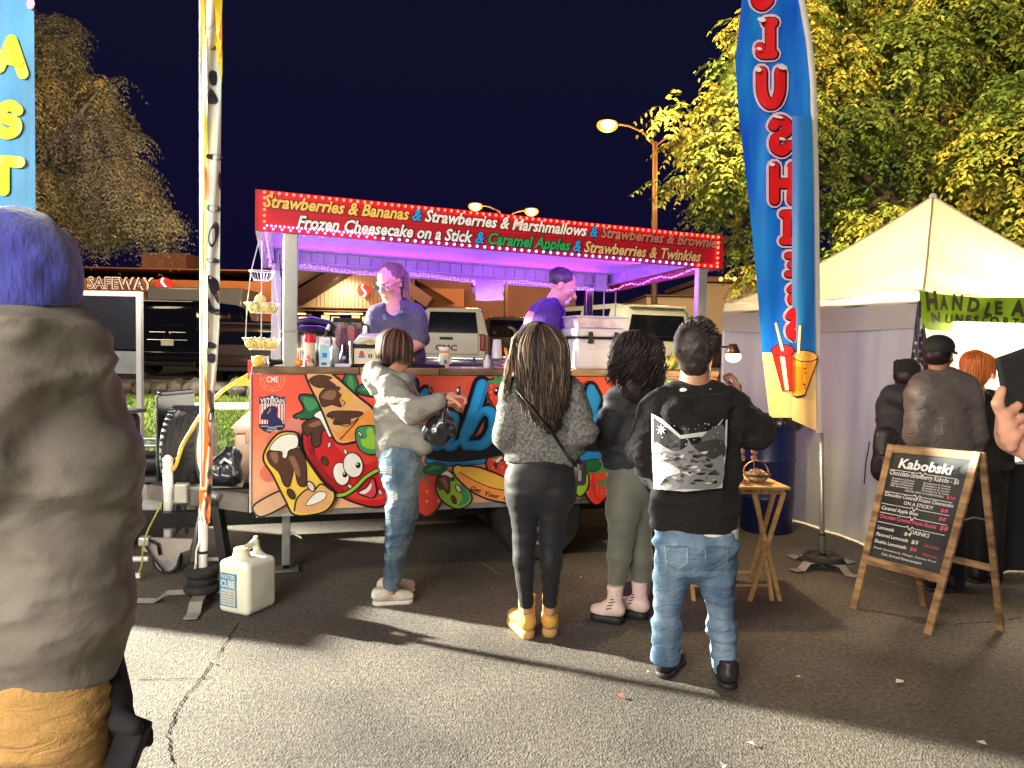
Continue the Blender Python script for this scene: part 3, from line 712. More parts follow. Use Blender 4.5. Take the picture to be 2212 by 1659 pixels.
# ---------------------------------------------------------------- trees
def leaf_cloud(clumps, n_spray, rows, seed, leaf=(.075, .017), droop=.5, size=.34):
    """sprays of paired leaflets hung along arching stalks, spread through the clumps: (k,4,3) quads"""
    rg = np.random.default_rng(seed); C = np.array([c[:3] for c in clumps]); Rr = np.array([c[3] for c in clumps])
    pw = Rr ** 2; pick = rg.choice(len(C), n_spray, p=pw / pw.sum())
    d = rg.normal(size=(n_spray, 3)); d /= np.linalg.norm(d, axis=1)[:, None]; d[:, 2] *= .8
    base = C[pick] + d * (Rr[pick] * rg.uniform(.35, 1.05, n_spray) ** .6)[:, None]
    out = d + rg.normal(0, .55, (n_spray, 3)); out[:, 2] = out[:, 2] * .4 + .05; out /= np.linalg.norm(out, axis=1)[:, None]
    Q = []; tint = []
    sz = size * rg.uniform(.6, 1.3, n_spray)
    for k in range(rows):
        t = (k + 1) / rows; p = base + out * (sz * t)[:, None]; p[:, 2] -= droop * sz * t * t
        tan = out.copy(); tan[:, 2] -= 2 * droop * t; tan /= np.linalg.norm(tan, axis=1)[:, None]
        side = np.cross(tan, [0, 0, 1.0]); side /= np.linalg.norm(side, axis=1)[:, None] + 1e-9
        for s_ in (-1, 1):
            ll = leaf[0] * rg.uniform(.7, 1.3, n_spray) * (1.1 - .35 * t); wv = leaf[1] * rg.uniform(.8, 1.3, n_spray)
            dr = side * s_ + tan * .45 + rg.normal(0, .22, (n_spray, 3)); dr[:, 2] -= .35; dr /= np.linalg.norm(dr, axis=1)[:, None]
            nr = np.cross(dr, tan + rg.normal(0, .3, (n_spray, 3))); nr = np.cross(nr, dr); nr /= np.linalg.norm(nr, axis=1)[:, None] + 1e-9
            a = p; m1 = p + dr * (ll * .5)[:, None] + nr * wv[:, None]; e_ = p + dr * ll[:, None]; e_[:, 2] -= ll * .15; m2 = p + dr * (ll * .5)[:, None] - nr * wv[:, None]
            Q.append(np.stack([a, m1, e_, m2], 1)); tint.append(pick)
    return np.concatenate(Q), np.concatenate(tint), np.tile(np.arange(n_spray), rows * 2)
def limb_path(a, b, sag=.0, n=7, seed=0, wob=.12):
    rg = random.Random(seed); a, b = Vector(a), Vector(b); L = (b - a).length; out = []
    for i in range(n + 1):
        t = i / n; p = a.lerp(b, t); s_ = math.sin(math.pi * t)
        out.append(p + Vector((rg.uniform(-wob, wob) * L * .15, rg.uniform(-wob, wob) * L * .15, sag * L * s_)))
    return out
m_bark = mat('bark', (.12, .085, .06), .9, var=.4, vs=8, bump=.02, bs=18, stretch=(1, 1, .25))
def leafmat(name, c1, c2): return mat(name, c1, .55, var=.1, vs=1.1, col2=c2, contrast=(.4, .6), spec=.3)
# honey locust behind the tent
YT = 12.5
def cl(x, y, r, Y): p = W(x, y, Y); return (p.x, p.y, p.z, r * Y / F)
clumps = []
rg = random.Random(11)
for (x, y, r) in [(1700, 60, 90), (1790, 150, 110), (1860, 60, 110), (1960, 120, 130), (2080, 60, 130), (2180, 130, 120), (1700, 260, 90), (1820, 290, 110), (1930, 330, 110), (2060, 250, 130), (2180, 330, 120), (1640, 370, 80), (1560, 330, 65), (1500, 380, 45), (1480, 300, 35), (1450, 235, 28), (1545, 440, 50), (1600, 520, 45), (1640, 590, 45), (1790, 430, 80), (1900, 480, 80), (1840, 560, 60), (2150, 470, 90), (2250, 250, 150), (2270, 450, 120), (1570, 220, 55), (1600, 130, 50), (1620, 60, 50), (1620, 180, 55), (2090, 400, 60), (2000, -60, 160), (1800, -60, 140), (2200, -60, 160), (2350, 100, 200), (1540, 390, 40), (1440, 400, 22), (1590, 440, 45), (1680, 470, 60), (1720, 560, 55), (2020, 380, 50), (2230, 560, 80)]:
    clumps.append(cl(x, y, r * .82, YT + rg.uniform(-1.8, 2.2)))
tr = thing('honey_locust_tree', 'large yellow-green honey locust tree hanging over the white tent', 'tree', (W(2010, 600, 13.2).x, 13.2, 0))
o0 = tr.location.copy()
b = MB(); tp = lambda x, y, Y=13.0: W(x, y, Y) - o0
base_ = Vector((0, 0, 0)); fork = tp(1985, 560)
b.tube([base_, (.03, 0, 1), fork * .9, fork], [.26, .22, .2, .19], n=12)
b.build('trunk', m_bark, tr, smooth=True)
for i, (pts, r0) in enumerate([([(1985, 560), (1962, 480), (1925, 420), (1880, 392)], .13), ([(1962, 480), (1975, 400), (1950, 300), (1900, 200), (1880, 80)], .10), ([(1985, 560), (2050, 520), (2100, 440), (2150, 370), (2190, 300)], .14), ([(2100, 440), (2130, 330), (2100, 200), (2120, 60)], .09),
        ([(1925, 420), (1830, 470), (1720, 430), (1640, 400), (1540, 420)], .07), ([(1880, 392), (1780, 300), (1680, 240), (1600, 200)], .07), ([(1640, 400), (1600, 480), (1570, 560)], .03), ([(1640, 400), (1560, 330), (1490, 290), (1455, 240)], .035), ([(1540, 420), (1480, 400), (1440, 400)], .02), ([(2050, 520), (2150, 540), (2240, 520)], .06)]):
    P = []
    for k in range(len(pts)):
        P.append(tp(*pts[k], 13.0 + .25 * math.sin(i * 2 + k)))
        if k < len(pts) - 1: P.append(tp((pts[k][0] + pts[k + 1][0]) / 2 + rg.uniform(-6, 6), (pts[k][1] + pts[k + 1][1]) / 2 + rg.uniform(-6, 6), 13.0 + .25 * math.sin(i * 2 + k + .5)))
    MB().tube(P, [r0 * (1 - .8 * j / (len(P) - 1)) for j in range(len(P))], n=8).build('limb', m_bark, tr, smooth=True)
Q, tint, sp = leaf_cloud(clumps, 9000, 6, 3, leaf=(.115, .022), droop=.62, size=.36)
bucket = np.random.default_rng(5).random(len(clumps))[tint] * .6 + np.random.default_rng(6).random(9000)[sp] * .4
mi = np.digitize(bucket, [.30, .52, .70])
Q = Q - np.array(o0)
tri_mesh('crown', Q, [leafmat('leaf_deep', (.06, .095, .018), (.10, .14, .025)), leafmat('leaf_green', (.11, .145, .025), (.17, .19, .035)), leafmat('leaf_lime', (.18, .19, .03), (.26, .24, .04)), leafmat('leaf_gold', (.30, .25, .04), (.42, .32, .05))], mi, tr, kind='stuff', n=4)
light('tree_glow', 'SPOT', (1.0, 8.2, 5.4), (7.0, 13.0, 5.2), 3600, (1.0, .80, .36), spot_size=R(120), spot_blend=.8, shadow_soft_size=.5)
light('tree_fill_east', 'SPOT', (5.2, 5.6, 5.8), (8.6, 13.0, 4.6), 1700, (1.0, .82, .42), spot_size=R(100), spot_blend=.8, shadow_soft_size=.5)  # added fill spot, evens out the light on the crown
# grey-brown tree at the far left
YL_ = 13.5; clumps = []
for (x, y, r) in [(100, 130, 80), (150, 210, 85), (90, 280, 90), (200, 300, 80), (150, 380, 90), (250, 400, 80), (310, 450, 55), (340, 490, 42), (230, 480, 55), (60, 420, 90), (290, 370, 40), (180, 470, 60), (130, 60, 40), (10, 200, 120), (-60, 350, 140), (240, 240, 35), (285, 300, 30), (0, 60, 90), (360, 470, 25), (215, 185, 25), (262, 172, 10)]:
    clumps.append(cl(x, y, r * .85, YL_ + rg.uniform(-1, 1.2)))
tr = thing('acacia_tree', 'dusty grey-brown tree drooping beside the blue flag', 'tree', (W(60, 600, YL_).x, YL_, 0)); o0 = tr.location.copy()
tp = lambda x, y, Y=YL_: W(x, y, Y) - o0
MB().tube([(0, 0, 0), (.05, 0, 1.5), tp(70, 500)], [.24, .2, .15], n=10).build('trunk', m_bark, tr, smooth=True)
for i, pts in enumerate([[(70, 500), (120, 400), (200, 340), (270, 330)], [(70, 500), (90, 350), (100, 200), (110, 100)], [(120, 400), (220, 440), (300, 470), (350, 500)], [(90, 350), (160, 260), (210, 200)], [(70, 500), (20, 350), (-30, 250)], [(300, 470), (330, 515), (365, 520)], [(70, 500), (180, 500), (240, 480)]]):
    MB().tube([tp(x_, y_, YL_ + .2 * math.sin(i + k)) for k, (x_, y_) in enumerate(pts)], [.07 * (1 - .8 * j / (len(pts) - 1)) for j in range(len(pts))], n=7).build('limb', m_bark, tr, smooth=True)
Q, tint, sp = leaf_cloud(clumps, 7600, 6, 9, leaf=(.09, .0095), droop=.9, size=.34)
bucket = np.random.default_rng(15).random(len(clumps))[tint] * .5 + np.random.default_rng(16).random(7600)[sp] * .5
Q = Q - np.array(o0)
tri_mesh('crown', Q, [leafmat('leaf_grey', (.15, .11, .08), (.22, .17, .12)), leafmat('leaf_olive', (.16, .14, .06), (.23, .19, .09)), leafmat('leaf_ochre', (.32, .21, .08), (.42, .27, .09))], np.digitize(bucket, [.45, .8]), tr, kind='stuff', n=4)
light('west_tree_glow', 'SPOT', (-2.2, 6.2, 2.9), (-7.0, 13.4, 5.2), 1500, (1.0, .84, .66), spot_size=R(80), spot_blend=.8, shadow_soft_size=.5)
# ================================================================ the food trailer
TO = Vector((-1.62, 4.77, 0)); TA = R(16.7); TM = Matrix.Translation(TO) @ Matrix.Rotation(TA, 4, 'Z'); TI = TM.inverted()
def tl(x, y, v=0.0):
    """point of the plane v (metres behind the front panel) seen at pixel (x, y), in the trailer's frame"""
    o = TI @ CO; d = TI.to_3x3() @ ray(x, y); p = o + d * ((v - o.y) / d.y); return p.x, p.z
def tw(u, v, z): return TM @ Vector((u, v, z))
CZ = 1.385                                  # counter top
TL_, TD = 3.28, 2.0
m_red = mat('fascia_red', (.46, .007, .018), .42, var=.16, vs=5, stretch=(.15, 1, 14))
m_trim = mat('white_trim', (.62, .60, .58), .5, var=.05)
m_ceil = mat('ceiling_white', (.62, .60, .62), .6, var=.06, vs=3)
m_wood = mat('counter_wood', (.10, .055, .028), .5, var=.3, vs=5, stretch=(1, 6, 6), col2=(.24, .15, .075), bump=.001, bs=30)
m_wood2 = mat('counter_wood_pale', (.26, .15, .07), .5, var=.3, vs=5, stretch=(1, 6, 6), col2=(.42, .27, .13))
m_frame = mat('chassis_paint', (.30, .29, .27), .5, metal=.4, var=.2, vs=9)
TR = thing('food_trailer', 'red-fronted dessert food trailer with lit canopy, cartoon fruit panel and wooden counter', 'food trailer', TO, TA)
# --- canopy: sloping a little to the right, as measured at its corners
def zt(u): return 2.475 - .028 * u                 # top edge
def zb(u, v=0): return 2.225 - .026 * u - .027 * v  # bottom edge
def quadbox(b, c8, mi=0):
    return b.add(c8, [(0, 3, 2, 1), (4, 5, 6, 7), (0, 1, 5, 4), (1, 2, 6, 5), (2, 3, 7, 6), (3, 0, 4, 7)], mi)
def canopy_side(name, u0, v0, u1, v1, th, m, zlo, zhi, inx, iny):
    b = MB(); quadbox(b, [(u0, v0, zlo(u0, v0)), (u1, v1, zlo(u1, v1)), (u1 + inx * th, v1 + iny * th, zlo(u1, v1)), (u0 + inx * th, v0 + iny * th, zlo(u0, v0)),
                          (u0, v0, zhi(u0, v0)), (u1, v1, zhi(u1, v1)), (u1 + inx * th, v1 + iny * th, zhi(u1, v1)), (u0 + inx * th, v0 + iny * th, zhi(u0, v0))])
    return b.build(name, m, TR)
U0, U1 = .02, 3.30
hi = lambda u, v: zt(u) - .012 * v; lo = lambda u, v: zb(u, v)
fascia = canopy_side('fascia', U0, 0, U1, 0, .04, m_red, lo, hi, 0, 1)
canopy_side('fascia', U0, .042, U0, TD, .04, m_trim, lo, hi, 1, 0); canopy_side('fascia', U1, .042, U1, TD, .04, m_red, lo, hi, -1, 0); canopy_side('fascia', U0 + .042, TD - .04, U1 - .042, TD - .04, .04, m_trim, lo, hi, 0, 1)
b = MB(); b.grid(lambda s, t: (U0 + .042 + (U1 - U0 - .084) * s, .044 + (TD - .09) * t, zt(U0 + (U1 - U0) * s) + .06 * math.sin(math.pi * t) - .012 * TD * t - .004), 10, 8); b.build('roof_skin', m_trim, TR)
zc = lambda u, v: zb(u, v) + .155
b = MB(); b.add([(U0 + .042, .042, zc(U0, 0)), (U1 - .042, .042, zc(U1, 0)), (U1 - .042, TD - .042, zc(U1, TD)), (U0 + .042, TD - .042, zc(U0, TD))], [(0, 3, 2, 1)]); b.build('ceiling', m_ceil, TR)
# inner frame boards: a grooved upper board and a lower ledge on the back and both sides
def inner(name, u0, v0, u1, v1, nx, ny, z0, z1, th, m):
    q = lambda u, v, z: (u, v, zb(u, v) + z)
    b = MB(); quadbox(b, [q(u0, v0, z0), q(u1, v1, z0), q(u1 + nx * th, v1 + ny * th, z0), q(u0 + nx * th, v0 + ny * th, z0), q(u0, v0, z1), q(u1, v1, z1), q(u1 + nx * th, v1 + ny * th, z1), q(u0 + nx * th, v0 + ny * th, z1)])
    return b.build(name, m, TR)
nb = 30
for i in range(nb):                                # beadboard strips, butted with small gaps
    a = U0 + .10 + (U1 - U0 - .2) * i / nb; c = U0 + .10 + (U1 - U0 - .2) * (i + 1) / nb - .006
    inner('ceiling_board', a, TD - .075, c, TD - .075, 0, 1, .068, .153, .03, m_ceil)
for s_, uu in ((1, U0 + .05), (-1, U1 - .08)):
    for i in range(18):
        a = .06 + (TD - .16) * i / 18; c = .06 + (TD - .16) * (i + 1) / 18 - .006
        inner('ceiling_board', uu, a, uu, c, 1, 0, .068, .153, .03, m_ceil)
inner('ledge', U0 + .05, TD - .10, U1 - .05, TD - .10, 0, 1, .055, .067, .05, m_trim)
inner('ledge', U0 + .045, .05, U0 + .045, TD - .105, 1, 0, .055, .067, .05, m_trim); inner('ledge', U1 - .095, .05, U1 - .095, TD - .105, 1, 0, .055, .067, .05, m_trim)
inner('corner_block', U1 - .24, TD - .16, U1 - .12, TD - .16, 0, 1, -.01, .15, .045, m_ceil); inner('corner_block', U0 + .12, TD - .16, U0 + .30, TD - .16, 0, 1, -.01, .15, .045, m_ceil)
# posts
def post(u, v, w, ztop, m, z0=CZ - .04, nm='post'):
    b = MB(); b.bbox((u, v, (z0 + ztop) / 2), (w, w * .8, ztop - z0), .006); b.build(nm, m, TR)
    b = MB(); b.bbox((u, v, z0 + .26), (w + .012, w * .8 + .012, .012), .003); b.build('post_seam', m_alu, TR)
pu = tl(627, 700, .06)[0]; post(pu, .06, .088, zb(pu) + .10, m_alu)
pu2 = tl(1511, 700, .06)[0]; post(pu2, .06, .075, zb(pu2) + .02, m_alu)
pu = tl(597, 700, TD - .06)[0]; post(pu, TD - .06, .085, zb(pu, TD) + .05, m_alu, .5)
pu = tl(1270, 700, TD - .06)[0]; post(pu, TD - .06, .075, zb(pu, TD) + .05, m_chrome, .5)
# --- counter of planks, floor, body
x = 0.0; k = 0
while x < TL_ - .01:
    wd_ = min(rr.choice([.52, .66, .75, .41]), TL_ - x)
    MB().bbox((x + wd_ / 2, .205, CZ - .022), (wd_ - .006, .47, .044), .005).build('plank', m_wood2 if k in (1, 4) else m_wood, TR); x += wd_; k += 1
MB().box((TL_ / 2, .235, .92), (TL_ - .12, .03, .83)).build('inner_wall', m_trim, TR)
fp = MB().box((TL_ / 2, .017, .905), (TL_, .028, .865)).build('front_panel', mat('panel_base', (.6, .5, .4), .5), TR)
MB().box((TL_ / 2, TD / 2, .46), (TL_ - .06, TD - .1, .07)).build('floor', m_galv, TR)
for v in (.35, TD - .35): MB().box((TL_ / 2 - .3, v, .37), (TL_ + .6, .07, .10)).build('chassis_beam', m_blackm, TR)
MB().box((TL_ / 2, TD / 2, .30), (.08, TD - .6, .08)).build('axle', m_blackm, TR)
for s_, uu in ((1, .02), (-1, TL_ - .02)): MB().box((uu, TD / 2 + .02, .90), (.03, TD - .1, .80)).build('side_panel', m_trim, TR)
MB().box((TL_ / 2, TD - .04, .72), (TL_ - .06, .03, .44)).build('rear_rail', m_trim, TR)
for v in (.22, TD - .22):
    uu = tl(1158, 1150, v)[0] if v < 1 else tl(1158, 1150, .22)[0]
    q = MB().lathe([(.2, -.10), (.30, -.10), (.325, -.06), (.325, .06), (.30, .10), (.2, .10)], n=28, axis=Vector((0, -1, 0)), cap=False).build('wheel', m_rubber, TR, auto=True); q.location = (uu, v, .325)
    MB().lathe([(.03, .09), (.09, .08), (.18, .05), (.205, .09), (.205, -.09)], n=20, axis=Vector((0, -1 if v < 1 else 1, 0))).build('rim', m_galv, q)
    for k in range(5): MB().ball((.06 * math.cos(k * 1.257), -.08 if v < 1 else .08, .06 * math.sin(k * 1.257)), .011, n=6, m=4).build('lug_nut', m_chrome, q)
# stabiliser jacks
for xx, vv in ((618, .30), (1330, .45)):
    uu = tl(xx, 1150, vv)[0]; q = MB().bbox((uu, vv, .24), (.055, .055, .40), .006).build('jack', m_galv, TR)
    MB().bbox((uu, vv, .14), (.042, .042, .26), .004).build('jack_tube', m_blackm, q); MB().bbox((uu, vv, .010), (.17, .14, .014), .004).build('jack_foot', m_galv, q)
    MB().tube([(uu + .03, vv, .26), (uu + .10, vv - .02, .22)], .009).build('crank', m_galv, q)
# --- printed front panel
def onpanel(x, y):
    u, z = tl(x, y, 0.0); return u, z
C6 = lambda x, y: onpanel(518.4 + .25 * x, 777.7 + .25 * y)      # reading coordinates of an enlargement
pnl = lambda a, b, h: (a, .003 - h, b)
ptop = lambda u: 1.335; pbot = lambda u: .475
# background print: warm gradient of printed ink with pale rings
def inkgrad():
    m = mat('printed_sunset', (.9, .3, .2), .38, var=0); t = m.node_tree; bs = t.nodes['Principled BSDF']
    co = t.nodes.new('ShaderNodeTexCoord'); sp = t.nodes.new('ShaderNodeSeparateXYZ'); r = t.nodes.new('ShaderNodeValToRGB'); mr = t.nodes.new('ShaderNodeMapRange')
    mr.inputs[1].default_value = .475; mr.inputs[2].default_value = 1.335
    nz = t.nodes.new('ShaderNodeTexNoise'); nz.inputs['Scale'].default_value = 2.2; nz.inputs['Detail'].default_value = 3; ad = t.nodes.new('ShaderNodeMath'); ad.operation = 'MULTIPLY_ADD'; ad.inputs[1].default_value = .35; 
    t.links.new(co.outputs['Object'], sp.inputs[0]); t.links.new(sp.outputs['Z'], mr.inputs[0]); t.links.new(co.outputs['Object'], nz.inputs['Vector'])
    t.links.new(nz.outputs[0], ad.inputs[0]); t.links.new(mr.outputs[0], ad.inputs[2]); t.links.new(ad.outputs[0], r.inputs[0])
    e = r.color_ramp.elements; e[0].position = .12; e[0].color = (.80, .44, .26, 1); e[1].position = 1.1; e[1].color = (.80, .10, .055, 1)
    q = e.new(.5); q.color = (.80, .32, .17, 1); q = e.new(.85); q.color = (.80, .15, .075, 1)
    t.links.new(r.outputs[0], bs.inputs['Base Color']); return m
pr = Print(pnl, step=.0004); pr.poly([(0, .475), (TL_, .475), (TL_, 1.335), (0, 1.335)], inkgrad(), sm=False)
k1, k2, k3 = mat('ink_coral', (.70, .17, .10), .4, var=.05), mat('ink_peach', (.72, .35, .20), .4, var=.05), mat('ink_pink', (.70, .22, .17), .4, var=.05)
for (x, y, r_, m_, w_) in [(250, 980, .055, k1, 0), (1480, 1000, .08, k1, 0), (330, 700, .07, k1, 0), (470, 560, .05, k3, 0), (1760, 200, .10, k1, .008), (1760, 200, .06, k1, .006), (2000, 230, .05, k1, .006), (3100, 300, .13, k1, .01), (3200, 420, .09, k3, 0), (2750, 200, .07, k3, .01),]:
    c = C6(x, y)
    if w_: pr.ring(c, r_, w_, m_)
    else: pr.ell(c, (r_, r_), m_, n=32)
pr.build('printed_background', fp)
MB().box((-.004, .012, .905), (.010, .05, .87)).build('edge_trim', m_trim, fp)
INK = mat('ink_black', (.006, .006, .009), .35, var=0)
I = lambda n, *c: mat('ink_' + n, c, .38, var=.05, vs=14)
cream, choc, choc2, red, red2, pink, dred = I('cream', .68, .60, .48), I('chocolate', .075, .026, .014), I('chocolate_light', .24, .11, .06), I('red', .56, .012, .014), I('scarlet', .66, .05, .03), I('tongue', .62, .05, .09), I('dark_red', .33, .008, .014)
wafer, gold, yel, grn, dgrn, lime, blue, sky, org, whi, navy = I('wafer', .68, .36, .14), I('gold', .70, .40, .05), I('yellow', .78, .52, .06), I('green', .05, .26, .09), I('dark_green', .015, .12, .055), I('lime', .26, .50, .04), I('blue', .012, .22, .62), I('sky', .05, .40, .78), I('orange', .76, .27, .05), I('white', .80, .76, .70), I('navy', .012, .014, .075)
P6 = lambda L: [C6(*p) for p in L]
pr = Print(pnl, base=.0022, step=.0003); IW = .0115
# leaves and strawberry
for L, m_ in (([(520, 310), (680, 330), (700, 420), (640, 500), (470, 490), (560, 430)], dgrn), ([(890, 190), (955, 95), (1010, 190), (1010, 300), (960, 360), (900, 260)], dgrn), ([(1010, 260), (1090, 200), (1180, 190), (1180, 300), (1080, 300)], dgrn)): pr.outlined(P6(L), m_, INK, IW)
for L in ([(545, 325), (660, 345), (670, 400), (590, 440)], [(925, 200), (955, 130), (985, 210), (980, 290)], [(1050, 260), (1130, 215), (1160, 260)]): pr.poly(P6(L), grn)
berry = [(560, 610), (650, 520), (800, 480), (1000, 480), (1250, 560), (1420, 700), (1500, 900), (1460, 1080), (1340, 1200), (1180, 1260), (1020, 1230), (860, 1160), (700, 1040), (600, 880), (550, 730)]
pr.outlined(P6(berry), red, INK, IW * 1.2)
pr.poly(P6([(570, 700), (620, 860), (720, 1020), (860, 1130), (900, 1120), (760, 980), (660, 820), (620, 680)]), dred)
pr.poly(P6([(820, 700), (1000, 650), (1180, 700), (1180, 850), (1050, 900), (900, 820)]), red2)
pr.poly(P6([(950, 1180), (1100, 1210), (1250, 1190), (1220, 1130), (1050, 1120)]), red2)
# chocolate and cream running down
pr.outlined(P6([(545, 560), (650, 500), (760, 480), (900, 520), (880, 600), (760, 590), (700, 620), (690, 720), (655, 745), (625, 710), (620, 620), (580, 650)]), choc, INK, IW * .8)
pr.poly(P6([(590, 560), (680, 520), (720, 540), (640, 580)]), choc2)
pr.outlined(P6([(640, 480), (690, 440), (740, 470), (770, 560), (790, 640), (770, 660), (730, 580), (690, 510)]), whi, INK, IW * .6)
# seeds
for (x, y, m_, a) in [(770, 730, cream, -.3), (910, 790, cream, .2), (730, 870, choc, .5), (950, 1090, cream, .8), (1210, 1140, cream, .5), (620, 780, dred, 0), (1320, 900, cream, .3), (1380, 1040, cream, .2)]:
    c = C6(x, y); pr.ell(c, (.012 if m_ is not choc else .022, .022 if m_ is not choc else .035), INK, a, up=True); pr.ell(c, (.008 if m_ is not choc else .017, .017 if m_ is not choc else .029), m_, a)
# eyes, green vine, mouth
for (cx, cy, rx, ry, px_, py_) in [(872, 980, 62, 98, 905, 985), (975, 905, 78, 105, 1018, 905)]:
    c = C6(cx, cy); pr.ell(c, (rx * .00075 + .006, ry * .00075 + .006), INK, .25); pr.ell(c, (rx * .00075, ry * .00075), whi, .25)
    c = C6(px_, py_); pr.ell(c, (.016, .020), INK); pr.ell((c[0] - .005, c[1] + .007), (.005, .006), whi)
pr.outlined(P6([(1020, 1140), (1090, 1100), (1140, 1020), (1160, 1060), (1170, 1140), (1140, 1180), (1090, 1170)]), pink, INK, IW * .7)
pr.poly(P6([(1030, 1140), (1090, 1105), (1132, 1060), (1125, 1110), (1080, 1150)]), whi)
pr.stroke(P6([(800, 1165), (900, 1155), (1000, 1090), (1080, 1010), (1180, 950), (1260, 940)]), .034, INK); pr.stroke(P6([(800, 1165), (900, 1155), (1000, 1090), (1080, 1010), (1180, 950), (1260, 940)]), .020, lime)
# banana-cheesecake slab with chocolate
slab = [(575, 110), (640, 92), (740, 100), (820, 150), (1000, 310), (1140, 430), (1160, 560), (1080, 660), (960, 700), (860, 710), (800, 640), (700, 400), (610, 220)]
pr.outlined(P6(slab), wafer, INK, IW * 1.1)
pr.poly(P6([(800, 600), (870, 690), (960, 690), (1080, 650), (1150, 560), (1120, 420), (1030, 500), (950, 540), (860, 620)]), org)
pr.poly(P6([(880, 290), (940, 300), (960, 350), (900, 360)]), gold)
for L in ([(600, 170), (680, 130), (790, 150), (760, 170), (820, 215), (780, 220), (700, 235), (640, 220)], [(690, 290), (760, 230), (860, 235), (840, 270), (870, 300), (850, 340), (870, 400), (790, 380), (720, 400), (690, 350)], [(750, 480), (810, 440), (1040, 445), (1030, 480), (950, 500), (940, 540), (810, 550), (820, 500)]):
    pr.stroke(P6(L), .008, INK, closed=True); pr.poly(P6(L), choc)
pr.poly(P6([(700, 320), (760, 260), (830, 270), (800, 340)]), choc2)
pr.stroke(P6([(750, 470), (900, 570), (1020, 500), (860, 680)]), .005, INK); pr.stroke(P6([(870, 340), (900, 360), (890, 390)]), .004, INK)
# green glove
pr.outlined(P6([(1000, 610), (1060, 570), (1180, 590), (1180, 780), (1090, 800), (1020, 740)]), grn, INK, IW * .7); pr.poly(P6([(1090, 600), (1120, 575), (1150, 620), (1160, 760), (1060, 740), (1040, 680), (1090, 670)]), lime)
pr.stroke(P6([(1020, 620), (1045, 650)]), .020, INK); pr.stroke(P6([(1022, 622), (1042, 645)]), .010, cream)
# dipped bar on a stick
bar = [(235, 760), (330, 640), (440, 620), (500, 650), (510, 760), (600, 900), (700, 1040), (800, 1130), (790, 1220), (700, 1300), (480, 1320), (400, 1200), (290, 980), (215, 860)]
pr.outlined(P6([(150, 1230), (400, 1110), (440, 1200), (210, 1330), (130, 1300)]), I('stick', .62, .36, .22), INK, IW)
pr.outlined(P6(bar), yel, INK, IW * 1.1)
pr.poly(P6([(470, 1290), (480, 1200), (560, 1110), (700, 1070), (790, 1140), (780, 1220), (690, 1290), (560, 1310)]), wafer); pr.stroke(P6([(470, 1290), (490, 1190), (570, 1110), (640, 1110), (700, 1060), (790, 1120)]), .010, INK)
pr.outlined(P6([(570, 1240), (620, 1170), (680, 1130), (740, 1140), (720, 1190), (640, 1230)]), whi, INK, IW * .4)
pr.outlined(P6([(240, 790), (330, 760), (500, 760), (560, 860), (570, 1050), (540, 1080), (500, 1050), (470, 920), (440, 1020), (420, 1080), (380, 1060), (340, 960), (260, 880)]), choc, INK, IW * .5)
pr.poly(P6([(260, 800), (320, 790), (330, 860), (300, 880)]), choc2); pr.poly(P6([(420, 830), (470, 830), (520, 960), (500, 1000), (450, 900)]), choc2)
pr.outlined(P6([(260, 760), (340, 660), (440, 635), (495, 660), (490, 740), (420, 770), (400, 830), (370, 830), (360, 780)]), whi, INK, IW * .5)
for (x, y, m_) in ((440, 1145, choc), (610, 1080, cream)): c = C6(x, y); pr.ell(c, (.022, .040), INK, .5); pr.ell(c, (.015, .032), m_, .5)
pr.build('printed_strawberry_character', fp)
# stamps on the left: ring stamp, shield
pr = Print(pnl, base=.0022, step=.0003)
c = C6(280, 168); pr.ring(c, .073, .004, k2); pr.ring(c, .052, .003, k2)
for k in range(8): pr.ell((c[0] + .062 * math.cos(k * .785), c[1] + .062 * math.sin(k * .785)), (.004, .006), k2, n=8)
put_text(pr, 'CME', whi, (c[0] - .036, c[1] - .017), (c[0] + .036, c[1] - .017), .050, shear=0, bold=.02)
pr.build('ring_stamp', fp)
pr = Print(pnl, base=.0022, step=.0003)
pr.poly(P6([(165, 315), (200, 322), (278, 298), (355, 322), (392, 315), (388, 580), (350, 620), (278, 640), (205, 615), (163, 580)]), navy, sm=False)
pr.poly(P6([(170, 378), (387, 378), (384, 552), (168, 552)]), whi, sm=False)
for k in range(9):
    x0 = 176 + k * 24; pr.poly(P6([(x0, 380), (x0 + 11, 380), (x0 + 11, 550), (x0, 550)]), scar if False else red2, sm=False, up=(k == 0))
pr.poly(P6([(180, 490), (200, 440), (255, 395), (265, 408), (235, 470), (262, 440), (262, 415), (268, 390), (320, 405), (330, 440), (318, 470), (330, 495), (362, 520), (368, 560), (240, 560), (242, 518), (180, 515)]), navy, sm=False)
a, b_ = C6(176, 372), C6(384, 374); put_text(pr, 'VETERAN', whi, a, b_, .042, shear=0, bold=.02)
a, b_ = C6(238, 592), C6(316, 593); put_text(pr, 'OWNED', whi, a, b_, .017, shear=0, bold=.01)
a, b_ = C6(228, 616), C6(326, 617); put_text(pr, 'OPERATED', whi, a, b_, .017, shear=0, bold=.01)
c = C6(278, 322); pr.poly([(c[0] + (.014 if k % 2 == 0 else .006) * math.sin(k * .628), c[1] + (.014 if k % 2 == 0 else .006) * math.cos(k * .628)) for k in range(10)], whi, sm=False)
for x in (240, 316): pr.ell(C6(x, 330), (.005, .005), whi, n=8)
pr.stroke([C6(180, 572), C6(240, 572)], .003, whi, sm=False); pr.stroke([C6(310, 572), C6(370, 572)], .003, whi, sm=False)
pr.build('veteran_shield', fp)
